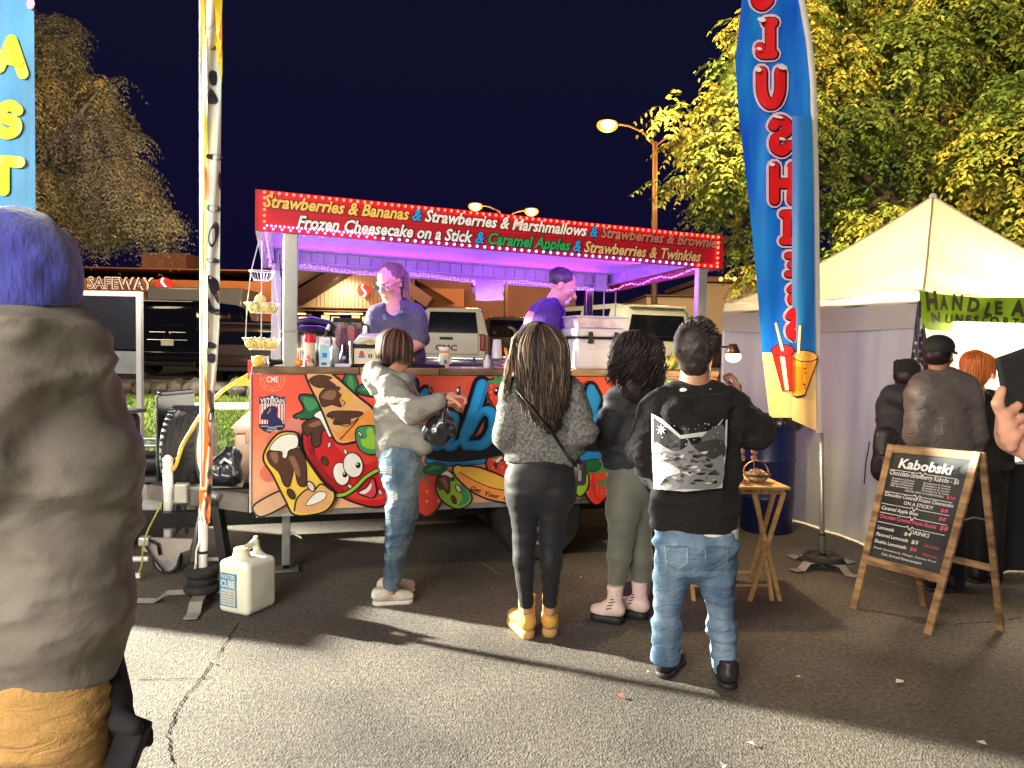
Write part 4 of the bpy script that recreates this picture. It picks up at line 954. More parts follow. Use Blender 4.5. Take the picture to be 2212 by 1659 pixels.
# big blue brush lettering: K a b o b s k i, drawn as strokes
C3 = lambda x, y: onpanel((1040 + x * .24116) * .86406, (900 + y * .24116) * .86406)
P3 = lambda L: [C3(*p) for p in L]
pr = Print(pnl, base=.0022, step=.0003)
letters = []; sky2 = I('mid_blue', .02, .30, .72)
def S(L, w): letters.append((P3(L), w))
S([(-300, 900), (-190, 560), (-60, 250)], [.10, .11, .08]); S([(-180, 600), (0, 480), (100, 330)], [.06, .08, .05]); S([(-150, 600), (-50, 720), (20, 880)], [.05, .09, .05])   # K
S([(400, 590), (330, 575), (230, 640), (170, 760), (200, 880), (280, 860), (370, 720), (400, 620)], [.06, .07, .075, .08, .07, .05, .04, .05]); S([(410, 600), (350, 800), (320, 880), (380, 890), (460, 830)], [.05, .07, .07, .06, .03])    # a
S([(680, 260), (600, 520), (500, 780), (500, 880), (560, 890)], [.085, .085, .08, .06, .05]); S([(560, 760), (660, 560), (740, 530), (800, 600), (780, 760), (680, 870), (560, 880)], [.03, .05, .07, .08, .085, .075, .06])   # b
S([(1000, 560), (900, 600), (840, 740), (860, 850), (960, 860), (1060, 740), (1060, 600), (1000, 560)], [.06, .07, .075, .07, .07, .075, .07, .05])   # o
S([(1310, 250), (1240, 520), (1160, 780), (1160, 880), (1230, 880)], [.08, .085, .08, .06, .05]); S([(1230, 760), (1320, 560), (1400, 530), (1460, 600), (1430, 760), (1330, 870), (1220, 880)], [.03, .05, .07, .08, .085, .075, .06])   # b
S([(1700, 560), (1620, 600), (1640, 700), (1690, 780), (1640, 870), (1550, 850)], [.05, .07, .075, .075, .07, .05])  # s
pts = lambda L: [onpanel(1200 + (x * .3436 * .86406) - 163.4 + 0, 0) for x, y in L]
D = lambda x, y: onpanel((1200 + x * .34358) * .86406, (780 + y * .34358) * .86406)
letters += [([D(815, 560), D(830, 640), D(818, 740)], [.04, .085, .02]), ([D(800, 560), D(760, 800), D(720, 960)], [.07, .08, .07]), ([D(770, 830), D(880, 740), D(900, 790), D(820, 850), D(880, 940)], [.05, .085, .085, .04, .06]), ([D(1020, 720), D(985, 840), D(1000, 930), D(1060, 900)], [.08, .08, .07, .04])]
for L, w in letters: pr.stroke(L, [q + .052 for q in w], INK)
pr.stroke(P3([(150, 960), (400, 990), (700, 960), (1000, 900), (1500, 880), (1900, 880)]), .085, INK)
for L, w in letters: pr.stroke(L, w, blue, up=False)
pr.h += .0003
for L, w in letters:
    L2 = [p for p in L]
    pr.stroke([(p[0] - .006, p[1] + .006) for p in L2], [q * .66 for q in w], sky2, up=False)
pr.ell(C3(310, 262), (.001, .001), sky)
pr.build('printed_lettering', fp)
# blue ribbon, banana, caramel apple, small strawberries
pr = Print(pnl, base=.0062, step=.0003)
pr.outlined(P3([(120, 1000), (300, 1020), (500, 1010), (800, 960), (1300, 930), (1900, 930), (1900, 1020), (1400, 1060), (900, 1060), (420, 1090), (130, 1080)]), blue, INK, IW * .5); pr.poly(P3([(140, 1030), (420, 1040), (800, 1000), (1300, 980), (1300, 1010), (800, 1040), (400, 1070), (150, 1060)]), sky)
def small_berry(c, s, flip=1, face=False):
    c = Vector(c); q = lambda L: [(c.x + x * s * flip, c.y + y * s) for x, y in L]
    pr.outlined(q([(-.5, .25), (-.2, .5), (.2, .5), (.5, .25), (.45, -.1), (.2, -.5), (0, -.62), (-.2, -.5), (-.45, -.1)]), red2, INK if s > .12 else red, .07 * s)
    for k in range(9): pr.ell((c.x + (-.3 + .3 * (k % 3)) * s, c.y + (-.25 + .25 * (k // 3)) * s), (.03 * s, .045 * s), I('seed', .75, .35, .2), n=6, up=(k == 0))
    pr.poly(q([(-.45, .45), (-.2, .5), (-.15, .78), (0, .55), (.18, .8), (.22, .5), (.5, .5), (.25, .3), (.1, .38), (0, .22), (-.12, .38), (-.3, .28)]), grn)
    if face: pr.ell((c.x - .05 * s, c.y + .02 * s), (.14 * s, .17 * s), INK); pr.ell((c.x - .09 * s, c.y + .07 * s), (.05 * s, .05 * s), whi)
small_berry(C3(850, 330), .17, face=True); pr.poly(P3([(690, 260), (740, 330), (780, 420), (830, 520), (800, 520), (740, 420), (690, 340)]), choc)
small_berry(C3(890, 1110), .21); pr.poly(P3([(800, 1080), (860, 1000), (930, 980), (900, 1040), (850, 1060), (830, 1130)]), choc); pr.poly(P3([(820, 1040), (870, 1000), (890, 1010), (840, 1060)]), whi)
small_berry(C3(110, 1360), .26); small_berry(C3(180, 1180), .10)
pr.outlined(P3([(210, 1280), (240, 1200), (320, 1160), (400, 1190), (480, 1260), (560, 1400), (540, 1480), (430, 1530), (310, 1480), (230, 1390)]), lime, INK, IW); pr.poly(P3([(420, 1300), (480, 1300), (550, 1400), (520, 1480), (420, 1510), (470, 1420)]), grn)
pr.outlined(P3([(210, 1260), (240, 1200), (320, 1160), (370, 1200), (390, 1240), (345, 1250), (345, 1350), (320, 1380), (280, 1330), (235, 1330)]), choc, INK, IW * .4); pr.poly(P3([(235, 1230), (290, 1215), (320, 1290), (310, 1340), (270, 1270)]), choc2); pr.poly(P3([(250, 1180), (320, 1145), (370, 1200), (350, 1210), (310, 1190)]), whi)
for (x, y, m_) in ((430, 1325, cream), (385, 1440, choc)): c = C3(x, y); pr.ell(c, (.018, .034), INK, .45); pr.ell(c, (.012, .027), m_, .45)
pr.outlined(P3([(75, 1150), (130, 1080), (220, 1065), (310, 1110), (230, 1180), (150, 1180)]), dgrn, INK, IW * .5); pr.poly(P3([(110, 1140), (180, 1090), (270, 1105), (180, 1130)]), grn)
pr.outlined(P3([(385, 1110), (430, 1090), (460, 1100), (620, 1110), (800, 1170), (960, 1230), (1200, 1250), (1420, 1190), (1440, 1240), (1350, 1380), (1150, 1480), (900, 1460), (720, 1420), (560, 1340), (440, 1230), (400, 1180)]), org, INK, IW * 1.1)
pr.poly(P3([(455, 1105), (620, 1115), (800, 1180), (960, 1240), (1200, 1255), (1400, 1200), (1250, 1320), (1000, 1345), (780, 1310), (600, 1240), (470, 1150)]), gold); pr.stroke(P3([(430, 1150), (600, 1245), (780, 1318), (1000, 1350), (1250, 1325), (1400, 1210)]), .006, INK)
pr.poly(P3([(385, 1110), (430, 1088), (448, 1130), (410, 1170), (390, 1160)]), yel)
put_text(pr, 'Get', INK, C3(540, 1335), C3(655, 1372), .045, bold=.025); put_text(pr, 'Your', INK, C3(685, 1392), C3(850, 1430), .045, bold=.025); put_text(pr, 'Kabob', INK, C3(885, 1440), C3(1130, 1450), .045, bold=.025)
for (x, y, s_) in ((840, 1240, .24), (870, 1290, .11), (760, 1210, .10)): small_berry(D(x, y), s_)
pr.outlined([D(735, 1110), D(790, 1070), D(850, 1080), D(850, 1130), D(790, 1150)], dgrn, INK, IW * .5)
pr.outlined([D(690, 1180), D(740, 1150), D(770, 1200), D(760, 1280), D(710, 1330), D(680, 1280)], lime, INK, IW); pr.poly([D(690, 1180), D(740, 1160), D(755, 1220), D(710, 1250)], choc)
pr.outlined([D(1300, 500), D(1340, 560), D(1420, 590), D(1470, 540), D(1420, 500)], grn, INK, IW)
pr.build('printed_fruit', fp)
# --- canopy lettering
fz = lambda x, y: tl(x, y, 0.0)
pr = Print(lambda a, b, h: (a, -h, b), base=.0015, step=.0006)
c_y, c_w, c_g, c_b, c_r, c_o = I('letter_yellow', .80, .52, .10), I('letter_white', .82, .78, .72), I('letter_green', .02, .36, .10), I('letter_blue', .03, .30, .72), I('letter_rust', .50, .17, .11), I('letter_tan', .74, .42, .18)
def row(segs, p0, p1, size):
    ws = [text2d(t_, .28, .022)[2] + .16 for t_, _ in segs]; tot = sum(ws); d = Vector(p1) - Vector(p0); a = 0
    for (t_, m_), w_ in zip(segs, ws):
        q0 = Vector(p0) + d * (a / tot); q1 = Vector(p0) + d * ((a + w_ - .16) / tot); put_text(pr, t_, m_, q0, q1, size, ink=INK, inkw=.045, shear=.28, bold=.030); a += w_
row([('Strawberries & Bananas', c_y), ('&', c_b), ('Strawberries & Marshmallows', c_w), ('&', c_b), ('Strawberries & Brownies', c_r)], fz(568, 446), fz(1560, 537), .108)
row([('Frozen Cheesecake on a Stick', c_w), ('&', c_b), ('Caramel Apples', c_g), ('&', c_b), ('Strawberries & Twinkies', c_o)], fz(640, 492), fz(1516, 566), .108)
pr.build('lettering', fascia)
# --- LED bulbs round the sign: one object each
g_red = glow('led_red', (6.0, .40, .20), 1.0); g_blu = glow('led_blue', (.9, 1.5, 7.0), 1.3); g_pur = glow('led_purple', (2.2, .8, 4.0), .6)
led_r = MB().ball((0, 0, 0), .0098, n=8, m=5).mesh('led_bulb', g_red, True); led_b = MB().ball((0, 0, 0), .0088, n=8, m=5).mesh('led_bulb', g_blu, True); led_p = MB().ball((0, 0, 0), .0075, n=6, m=4).mesh('led_bulb', glow('led_pink', (5.5, .8, 2.8), 1.5), True)
def led(u, z, me, v=-.014): o = link('led_bulb', me, fascia); o.location = (u, v, z)
NT = 74
for i in range(NT): u = U0 + .055 + (U1 - U0 - .11) * i / (NT - 1); led(u, zt(u) - .016, led_r)
for i in range(1, 6):
    t_ = i / 6; led(U0 + .055, zt(U0) - .016 + (zb(U0) + .035 - zt(U0)) * t_, led_r); led(U1 - .055, zt(U1) - .016 + (zb(U1) + .02 - zt(U1)) * t_, led_r)
ub0, ub1 = tl(812, 540)[0], tl(1505, 580)[0]
for i in range(62):
    u = U0 + .055 + (U1 - U0 - .11) * i / 61; led(u, zb(u) + .014, led_b if ub0 < u < ub1 else (led_p if u < ub0 else led_r))
for i in range(26):
    u = U0 + .07 + (ub0 - U0 - .07) * i / 26; led(u, zb(u) + .032, led_p)
# dense strip LEDs inside the canopy: one strip each side
def led_strip(p, q, n, m, nm='led_strip', jit=.006):
    b = MB()
    for i in range(n):
        t_ = i / (n - 1); c = Vector(p).lerp(Vector(q), t_); b.ball(c + Vector((rr.uniform(-jit, jit), 0, rr.uniform(-jit, jit) + .012 * math.sin(t_ * 19))), .0068, n=5, m=3)
    return b.build(nm, m, TR, kind='stuff')
q = lambda u, v, dz=0: (u, v, zb(u, v) + dz)
led_strip(q(U0 + .10, TD - .11, .006), q(U1 - .16, TD - .11, .006), 150, g_pur); led_strip(q(U0 + .10, TD - .11, .024), q(U1 - .16, TD - .11, .022), 110, g_pur)
led_strip(q(U1 - .11, .1, .006), q(U1 - .11, TD - .14, .006), 70, g_pur); led_strip(q(U0 + .06, .12, .010), q(U0 + .06, TD - .14, .004), 60, g_pur)
led_strip(q(U0 + .10, .07, .012), q(U0 + .42, .09, .02), 18, g_pur)
def tlight(name, kind, loc, tgt, e_, col, **k): return light(name, kind, tw(*loc), tw(*tgt) if tgt else None, e_, col, **k)
tlight('led_wash_back', 'AREA', (1.6, 1.75, 2.11), (1.6, .6, 2.6), 22, (.26, .02, 1.0), shape='RECTANGLE', size=2.9, size_y=.05)
tlight('led_wash_front', 'AREA', (1.6, .12, 2.19), (1.6, 1.6, 2.5), 17, (.28, .02, 1.0), shape='RECTANGLE', size=2.9, size_y=.05)
tlight('led_wash_east', 'AREA', (3.05, 1.0, 2.08), (1.6, 1.0, 2.6), 11, (.42, .02, 1.0), shape='RECTANGLE', size=.05, size_y=1.7)
tlight('led_wash_down', 'AREA', (1.6, 1.3, 2.17), (1.6, .9, 1.0), 9, (.95, .50, .80), shape='RECTANGLE', size=2.7, size_y=.3)
# wiring by the left post, cord and hook on the back frame
MB().tube([tuple(q(.16, TD - .2, .1)), (.17, TD - .22, 2.1), (.20, TD - .2, 2.0), (.24, TD - .2, 2.12)], .005, n=5).build('cable', m_black, TR)
for xx in (1305, 1330):
    u = tl(xx, 640, 1.9)[0]; MB().tube([q(u, 1.9, .03), (u - .01, 1.88, 1.95), (u - .02, 1.86, 1.75)], .006, n=6).build('cable', m_white, TR)
# --- tongue with spare wheel, coupler jack
m_gal2 = mat('tongue_paint', (.24, .22, .20), .45, metal=.5, var=.25, vs=8)
for v0_ in (.12, 1.28):
    d = Vector((-.70, .70 - v0_, 0)); MB().box((-.35, (v0_ + .70) / 2, .50), (d.length, .07, .10), rot=Matrix.Rotation(math.atan2(d.y, d.x), 3, 'Z')).build('tongue_beam', m_gal2, TR)
MB().box((-.28, .70, .558), (.42, .55, .012)).build('tongue_deck', m_galv, TR)
MB().box((-.76, .70, .50), (.16, .10, .10)).build('coupler', m_gal2, TR)
# ladder-like white rail
MB().bbox((-.32, 1.45, 1.02), (.5, .03, .05), .004).build('grab_rail', m_white, TR); MB().bbox((-.5, 1.45, .78), (.03, .03, .44), .004).build('rail_upright', m_white, TR)
# ================================================================ things on and round the trailer
def cu(x, v): return tl(x, 785, v)[0]
def on_counter(name, label, cat, x, v, group=None, z=CZ, rz=0): return thing(name, label, cat, tw(cu(x, v), v, z), TA + rz, group)
p_clear = mat('clear_plastic', (.85, .85, .88), .08, var=0, trans=.92, ior=1.3)
p_milk = mat('milky_plastic', (.78, .76, .82), .3, var=.04, trans=.35)
m_lidred = mat('lid_red', (.62, .015, .03), .3, var=.05)
m_steel = mat('steel', (.55, .55, .58), .22, metal=.95, var=.08)
PX = lambda u: (u, )
# jar of creamer with red lid
t = on_counter('creamer_jar', 'peanut-shaped jar of cream powder with red lid beside the front post', 'jar', 669, .08)
MB().lathe([(.036, 0), (.040, .01), (.039, .05), (.034, .085), (.037, .12), (.038, .145), (.034, .155)], n=20).build('jar', mat('jar_cream', (.72, .52, .38), .35, var=.2, vs=18), t, smooth=True)
MB().lathe([(.037, .155), (.040, .157), (.040, .180), (.037, .182), (.037, .205), (.033, .21)], n=24).build('lid', m_lidred, t, auto=True)
pr = Print(lambda a, b, h: (.041 * math.sin(a / .041), -.041 * math.cos(a / .041) - h, b)); pr.ell((-.012, .03), (.012, .014), m_lidred); pr.ell((-.012, .03), (.006, .008), mat('jar_cream', (.72, .52, .38))); pr.ell((-.01, .058), (.008, .016), m_lidred, .4); pr.ell((.02, .035), (.010, .02), choc2, .5); pr.build('label_print', t)
# milk carton
t = on_counter('milk_carton', 'light blue milk carton with white screw cap next to the red-lidded jar', 'carton', 701, .07)
MB().box((0, 0, .07), (.068, .068, .14)).build('box', mat('carton_blue', (.30, .50, .62), .4, var=.25, vs=9, col2=(.58, .68, .70)), t)
MB().add([(-.034, -.034, .1405), (.034, -.034, .1405), (.034, .034, .1405), (-.034, .034, .1405), (-.034, 0, .175), (.034, 0, .175), (-.034, 0, .19), (.034, 0, .19)], [(0, 1, 5, 4), (2, 3, 4, 5), (0, 4, 3), (1, 2, 5), (4, 5, 7, 6)]).build('gable_top', m_white, t)
MB().lathe([(.014, 0), (.014, .015)], (0, -.02, .16), n=14, axis=Vector((0, -.7, .7))).build('cap', m_white, t)
pr = Print(lambda a, b, h: (a, -.0345 - h, b)); pr.poly([(-.015, .06), (.013, .06), (.013, .09), (-.015, .09)], blue, sm=False)
for k in range(8): pr.poly([(-.02 + k * .004, .01), (-.018 + k * .004, .01), (-.018 + k * .004, .03), (-.02 + k * .004, .03)], navy, sm=False, up=(k == 0))
pr.build('label_print', t)
t = on_counter('squeeze_bottle', 'plain white bottle standing behind the milk carton', 'bottle', 722, .17); MB().lathe([(.028, 0), (.03, .01), (.03, .12), (.012, .15), (.012, .17)], n=16).build('bottle', m_white, t, smooth=True); MB().lathe([(.014, .171), (.014, .19)], n=12).build('cap', m_white, t)
t = on_counter('squeeze_bottle', 'small black bottle with pointed tip in front of the first blender', 'bottle', 742, .09); MB().lathe([(.026, 0), (.027, .01), (.027, .07), (.016, .10), (.010, .145), (.006, .15)], n=16).build('bottle', m_black, t, smooth=True); pr = Print(lambda a, b, h: (a, -.0275 - h, b)); pr.poly([(-.01, .05), (.01, .05), (.01, .07), (-.01, .07)], mat('lilac', (.45, .35, .7)), sm=False); pr.build('label_print', t)
t = on_counter('card_reader', 'small pale card reader lying in front of the black bottle', 'card reader', 740, .035); MB().bbox((0, 0, .012), (.10, .05, .024), .006).build('body', mat('lilac_grey', (.55, .5, .62), .4), t); MB().box((0, 0, .027), (.07, .03, .004)).build('screen', m_black, t)
# box of papers with printed card
t = on_counter('napkin_box', 'black napkin dispenser with cream card and overflowing white papers', 'dispenser', 797, .14)
MB().bbox((0, .02, .075), (.26, .15, .15), .01).build('case', m_black, t); MB().bbox((-.125, -.02, .085), (.03, .12, .17), .012).build('side_cap', m_steel, t); MB().bbox((.125, -.02, .085), (.03, .12, .17), .012).build('side_cap', m_steel, t)
MB().box((0, -.0605, .072), (.205, .004, .10)).build('card', mat('card_cream', (.68, .60, .42), .5), t)
pr = Print(lambda a, b, h: (a, -.064 - h, b)); small = (-.055, .085); pr.ell(small, (.016, .018), red2); pr.poly([(small[0] - .02, .06), (small[0] + .02, .062), (small[0] + .024, .075), (small[0] - .024, .073)], blue, sm=False); pr.poly([(small[0] - .012, .1), (small[0], .108), (small[0] + .012, .1), (small[0], .096)], dgrn, sm=False)
pr.poly([(-.012, .062), (.012, .062), (.012, .086), (-.012, .086)], navy, sm=False); put_text(pr, 'f', whi, (-.004, .064), (.006, .064), .026, shear=0, bold=.02); pr.build('card_print', t)
b = MB(); b.add([(-.11, -.04, .151), (.11, -.04, .151), (.11, .08, .151), (-.11, .08, .151), (-.07, -.06, .20), (.10, -.05, .205), (.08, .06, .225), (-.05, .05, .22)], [(0, 1, 5, 4), (1, 2, 6, 5), (2, 3, 7, 6), (3, 0, 4, 7), (4, 5, 6, 7)]); b.build('paper', mat('paper_white', (.8, .78, .8), .7), t)
b = MB(); b.add([(-.09, -.066, .152), (.09, -.066, .152), (.0, -.068, .185)], [(0, 1, 2)]); b.build('envelope', mat('kraft', (.52, .36, .18), .7), t)
# blenders
for x, col, lab in ((734, (.45, .12, .16), 'clear blender jug of pink ice nearest the milk carton'), (763, (.60, .05, .03), 'blender jug of red slush with black lid beside the paper box')):
    t = on_counter('blender', lab, 'blender', x, .40, 'blenders on the counter')
    MB().bbox((0, 0, .05), (.13, .13, .10), .02).build('base', m_black, t)
    MB().lathe([(.042, .10), (.052, .20), (.062, .30), (.060, .30), (.050, .2), (.040, .105)], n=4).build('jug', p_clear, t)
    MB().lathe([(.037, .108), (.048, .2), (.054, .26)], n=4).build('drink', mat('slush_%d' % x, col, .4, var=.5, vs=30), t)
    MB().bbox((0, 0, .312), (.11, .11, .03), .008).build('lid', m_black, t); MB().tube([(.05, 0, .29), (.10, 0, .28), (.10, 0, .16), (.05, 0, .14)], .010, n=6).build('handle', m_black, t)
# pressure cooker
t = on_counter('pressure_cooker', 'steel pressure cooker with dark handled lid behind the front post', 'cooker', 672, .42)
MB().lathe([(.14, 0), (.15, .02), (.15, .20), (.145, .205)], n=28).build('pot', m_steel, t, auto=True)
MB().lathe([(.155, .206), (.155, .225), (.13, .25), (.06, .27)], n=28).build('lid', m_blackm, t, auto=True)
MB().tube([(-.15, -.02, .235), (-.10, -.03, .29), (0, -.03, .31), (.11, -.03, .29), (.17, -.02, .24), (.20, -.02, .22)], [.014, .02, .022, .022, .02, .012], n=8).build('lid_handle', mat('handle_navy', (.03, .03, .08), .25), t, smooth=True)
t = on_counter('wire_rack', 'white wire letter rack between the post and the red-lidded jar', 'rack', 652, .20)
for k in range(9): MB().tube([(-.06 + k * .015, 0, 0), (-.06 + k * .015, 0, .11)], .0022, n=5).build('wire', m_white, t)
MB().tube([(-.065, 0, .11), (.065, 0, .11)], .003, n=5).build('rim', m_white, t); MB().tube([(-.065, 0, .004), (.065, 0, .004)], .003, n=5).build('foot', m_white, t)
t = on_counter('tongs', 'black and silver tongs leaning against the milk carton', 'tongs', 690, .11); MB().tube([(-.03, 0, 0.01), (.05, .01, .24)], .010, n=6).build('arm', m_black, t); MB().tube([(.05, .01, .24), (.062, .01, .275)], [.016, .010], n=6).build('tip', m_steel, t)
# wipes tub, cups, straws and so on
t = on_counter('wipes_tub', 'white tub with orange rim and blue label standing alone on the counter', 'tub', 959, .10)
MB().lathe([(.033, 0), (.035, .01), (.035, .125)], n=22).build('tub', m_white, t, auto=True); MB().lathe([(.0355, .100), (.0355, .118)], n=22, cap=False).build('orange_band', org, t); MB().lathe([(.034, .126), (.034, .138), (.02, .142)], n=22).build('lid', m_white, t, auto=True)
pr = Print(lambda a, b, h: (.036 * math.sin(a / .036), -.036 * math.cos(a / .036) - h, b)); pr.poly([(-.012, .02), (.018, .02), (.018, .085), (-.012, .085)], I('pale_orange', .8, .45, .2), sm=False); pr.poly([(-.006, .03), (.014, .03), (.014, .055), (-.006, .055)], blue, sm=False); pr.build('label_print', t)
t = on_counter('black_tray', 'black tray edge lying on the counter beside the hooded woman', 'tray', 915, .16); MB().bbox((0, 0, .010), (.26, .2, .02), .006).build('tray', m_black, t); MB().bbox((0, 0, .023), (.23, .17, .005), .002).build('liner', m_blackm, t)
t = on_counter('cup_stack', 'stack of clear plastic cups standing upside down in a holder', 'cups', 1073, .13)
for k in range(7): MB().lathe([(.036 - .0, .05 + k * .011), (.028, .135 + k * .011), (.001, .136 + k * .011)], n=14, cap=False).build('cup', p_milk, t, smooth=True)
MB().lathe([(.050, 0), (.052, .07), (.049, .07), (.046, .005)], n=18).build('holder', p_clear, t, smooth=True)
t = on_counter('straw_cup', 'pink cup full of orange straws next to the cup stack', 'cup', 1103, .12)
MB().lathe([(.03, 0), (.04, .08), (.037, .08), (.027, .005)], n=18).build('cup', mat('cup_pink', (.75, .12, .2), .3), t, smooth=True)
m_straw = mat('straw_orange', (.9, .40, .08), .4)
for k in range(12): a = rr.uniform(0, 6.28); MB().tube([(.012 * math.cos(a), .012 * math.sin(a), .01), (.045 * math.cos(a), .045 * math.sin(a), rr.uniform(.12, .145))], .0035, n=5).build('straw', m_straw, t)
t = on_counter('menu_stand', 'small orange framed menu stand behind the straws', 'stand', 1115, .30); MB().bbox((0, 0, .11), (.075, .02, .22), .006).build('frame', mat('frame_orange', (.8, .35, .1), .4), t); MB().box((0, -.012, .11), (.055, .006, .19)).build('card', I('card_rust', .5, .2, .06), t)
t = on_counter('dome_box', 'clear domed takeaway box on a pink tray near the straws', 'box', 1090, .055); MB().ball((0, 0, .028), .055, sc=(1, .8, .55), n=16, m=8).build('dome', p_clear, t, smooth=True); MB().lathe([(.055, 0), (.068, .008), (.066, .012)], n=20).build('tray', mat('tray_pink', (.8, .15, .3), .35), t)
t = on_counter('spray_bottle', 'white plastic squeeze bottle at the end of the counter goods before the cups', 'bottle', 1052, .12); MB().lathe([(.026, 0), (.027, .01), (.027, .05), (.010, .075), (.007, .095)], n=14).build('bottle', p_milk, t, smooth=True); MB().lathe([(.011, .076), (.011, .084)], n=12).build('cap', m_white, t)
t = on_counter('marker_pen', 'dark blue marker standing on the counter left of the squeeze bottle', 'pen', 1024, .10); MB().lathe([(.008, 0), (.009, .05)], n=10).build('barrel', I('marker', .05, .05, .3), t); MB().lathe([(.010, .051), (.010, .07)], n=10).build('cap', navy, t)
t = on_counter('paper_slip', 'white paper slip on the counter beside the marker', 'paper', 1012, .08); MB().box((0, 0, .003), (.10, .06, .004)).build('sheet', m_white, t); MB().box((.03, .0, .007), (.03, .03, .003)).build('fold', m_white, t)
# cooler with bin on top
m_cool = mat('cooler_white', (.62, .58, .66), .35, var=.05)
uc = cu(1281, .24); wC = cu(1339, .18) - cu(1225, .18)
t = thing('cooler', 'large pale ice cooler with two black latches standing on the counter', 'cooler', tw(uc, .24, CZ), TA)
MB().bbox((0, 0, .11), (wC * .97, .34, .22), .03, n=3).build('body', m_cool, t, auto=True); MB().bbox((0, 0, .2275), (wC * .93, .33, .013), .004).build('gasket', m_blackm, t)
MB().bbox((0, 0, .265), (wC, .36, .06), .02, n=3).build('lid', m_cool, t, auto=True)
for s_ in (-1, 1):
    MB().bbox((s_ * wC * .24, -.185, .235), (.032, .02, .07), .006).build('latch', m_black, t); MB().ball((s_ * wC * .24, -.187, .195), .024, sc=(1.1, .5, .45), n=12, m=6).build('latch_knob', m_black, t, smooth=True)
    MB().tube([(s_ * wC * .5, -.06, .20), (s_ * (wC * .5 + .015), -.03, .10), (s_ * (wC * .5 + .015), .08, .10), (s_ * wC * .5, .1, .20)], .006, n=6).build('handle', m_white, t)
MB().bbox((.0, -.1725, .165), (wC * .50, .012, .035), .004).build('name_plate', m_cool, t)
pr = Print(lambda a, b, h: (a, -.179 - h, b)); put_text(pr, 'RTIC', mat('raised_grey', (.5, .46, .55), .4), (-.055, .158), (.055, .158), .022, shear=0, bold=.02, spacing=1.3); pr.build('lettering', t)
MB().box((.07, -.1715, .035), (.055, .004, .030)).build('sticker', m_white, t)
t = thing('storage_bin', 'translucent bin of pink-wrapped food on top of the cooler', 'bin', tw(uc + .01, .24, CZ + .296), TA)
b = MB(); b.box((0, 0, .038), (wC * .90, .27, .070), taper=(1.06, 1.08)); b.build('tub', mat('bin_plastic', (.80, .62, .72), .25, var=.3, vs=10, trans=.25), t); MB().bbox((0, 0, .082), (wC * 1.0, .32, .014), .005).build('rim', p_milk, t)
for k in range(5): MB().ball((-.13 + k * .065, -.05, .045), .032, sc=(1, .9, .8), n=10, m=6).build('packet', mat('packet_%d' % (k % 2), ((.62, .25, .22), (.5, .35, .6))[k % 2], .5, var=.3, vs=20), t, smooth=True)
t = thing('plastic_bag', 'white carrier bag hanging between the man and the cooler', 'bag', tw(cu(1219, .26), .26, CZ), TA)
sdf_mesh('bag', [cap_((0, 0, .04), (0, 0, .15), .05, .025, flat=((0, 1, 0), .5)), cap_((-.0, 0, .15), (.0, 0, .21), .016)], mat('bag_white', (.75, .72, .76), .35, trans=.2), t, vox=.008, folds=[(.008, (30, 30, 12), 3)])
MB().tube([(-.012, 0, .21), (0, 0, .25), (.012, 0, .21)], .004, n=5).build('handle', m_white, t)
t = on_counter('gourd', 'yellow and green striped gourd at the far end of the counter', 'gourd', 1446, .14)
b = MB(); b.ball((0, 0, .055), .06, sc=(1.3, 1, .9), n=18, m=10); b.build('fruit', mat('gourd_skin', (.55, .35, .06), .4, var=.5, vs=12, col2=(.06, .10, .03), stretch=(6, 1, 1), contrast=(.45, .55)), t, smooth=True); MB().tube([(0, 0, .105), (.02, 0, .135)], [.010, .006], n=6).build('stalk', I('stalk', .2, .2, .06), t)
# hanging three-tier basket with green apples
m_wire = mat('wire_white', (.72, .70, .68), .35, metal=.3)
t = thing('hanging_basket', 'three-tier white wire basket hanging from the canopy beside the rear post', 'basket', tw(tl(566, 700, .42)[0], .42, 1.385), TA)
apple_m = mat('apple_green', (.38, .46, .05), .25, var=.3, vs=9, col2=(.62, .52, .14), coat=.3)
apo = MB(); apo.ball((0, 0, 0), .038, n=12, m=8, sc=(1, 1, .92)); apm = apo.mesh('flesh', apple_m, True)
tz = lambda y: tl(566, y, .42)[1] - 1.385
for z_, r0, r1, hh_, nm in ((tz(586), .085, .052, .062, 'top'), (tz(655), .115, .070, .065, 'mid'), (tz(731), .125, .080, .075, 'low')):
    rg_ = MB(); rg_.tube([(r0 * math.cos(a), r0 * math.sin(a), z_) for a in np.linspace(0, 6.2832, 25)], .0035, n=5); rg_.tube([(r1 * math.cos(a), r1 * math.sin(a), z_ - hh_) for a in np.linspace(0, 6.2832, 25)], .003, n=5); o = rg_.build('basket_rim', m_wire, t)
    for k in range(22): a = k * 6.2832 / 22; MB().tube([(r0 * math.cos(a), r0 * math.sin(a), z_), (r1 * math.cos(a), r1 * math.sin(a), z_ - hh_), (0, 0, z_ - hh_)], .0016, n=4).build('wire', m_wire, o)
for a in (.5, 2.6, 4.7):
    MB().tube([(0, 0, 2.30 - 1.385), (.085 * math.cos(a), .085 * math.sin(a), tz(586)), (.115 * math.cos(a), .115 * math.sin(a), tz(655)), (.125 * math.cos(a), .125 * math.sin(a), tz(731))], .004, n=5).build('chain', m_wire, t)
bpos = t.location
AL = ['green apple at the left rim of the middle basket tier', 'green apple at the front of the middle basket tier', 'green apple at the right rim of the middle basket tier', 'green apple at the back of the middle basket tier', 'green apple at the back left of the middle basket tier', 'green apple piled on top of the middle basket tier',
      'green apple at the left rim of the lowest basket tier', 'green apple front and centre in the lowest basket tier', 'green apple front right in the lowest basket tier', 'green apple at the right rim of the lowest basket tier', 'green apple at the back left of the lowest basket tier', 'green apple at the back of the lowest basket tier']
k = 0
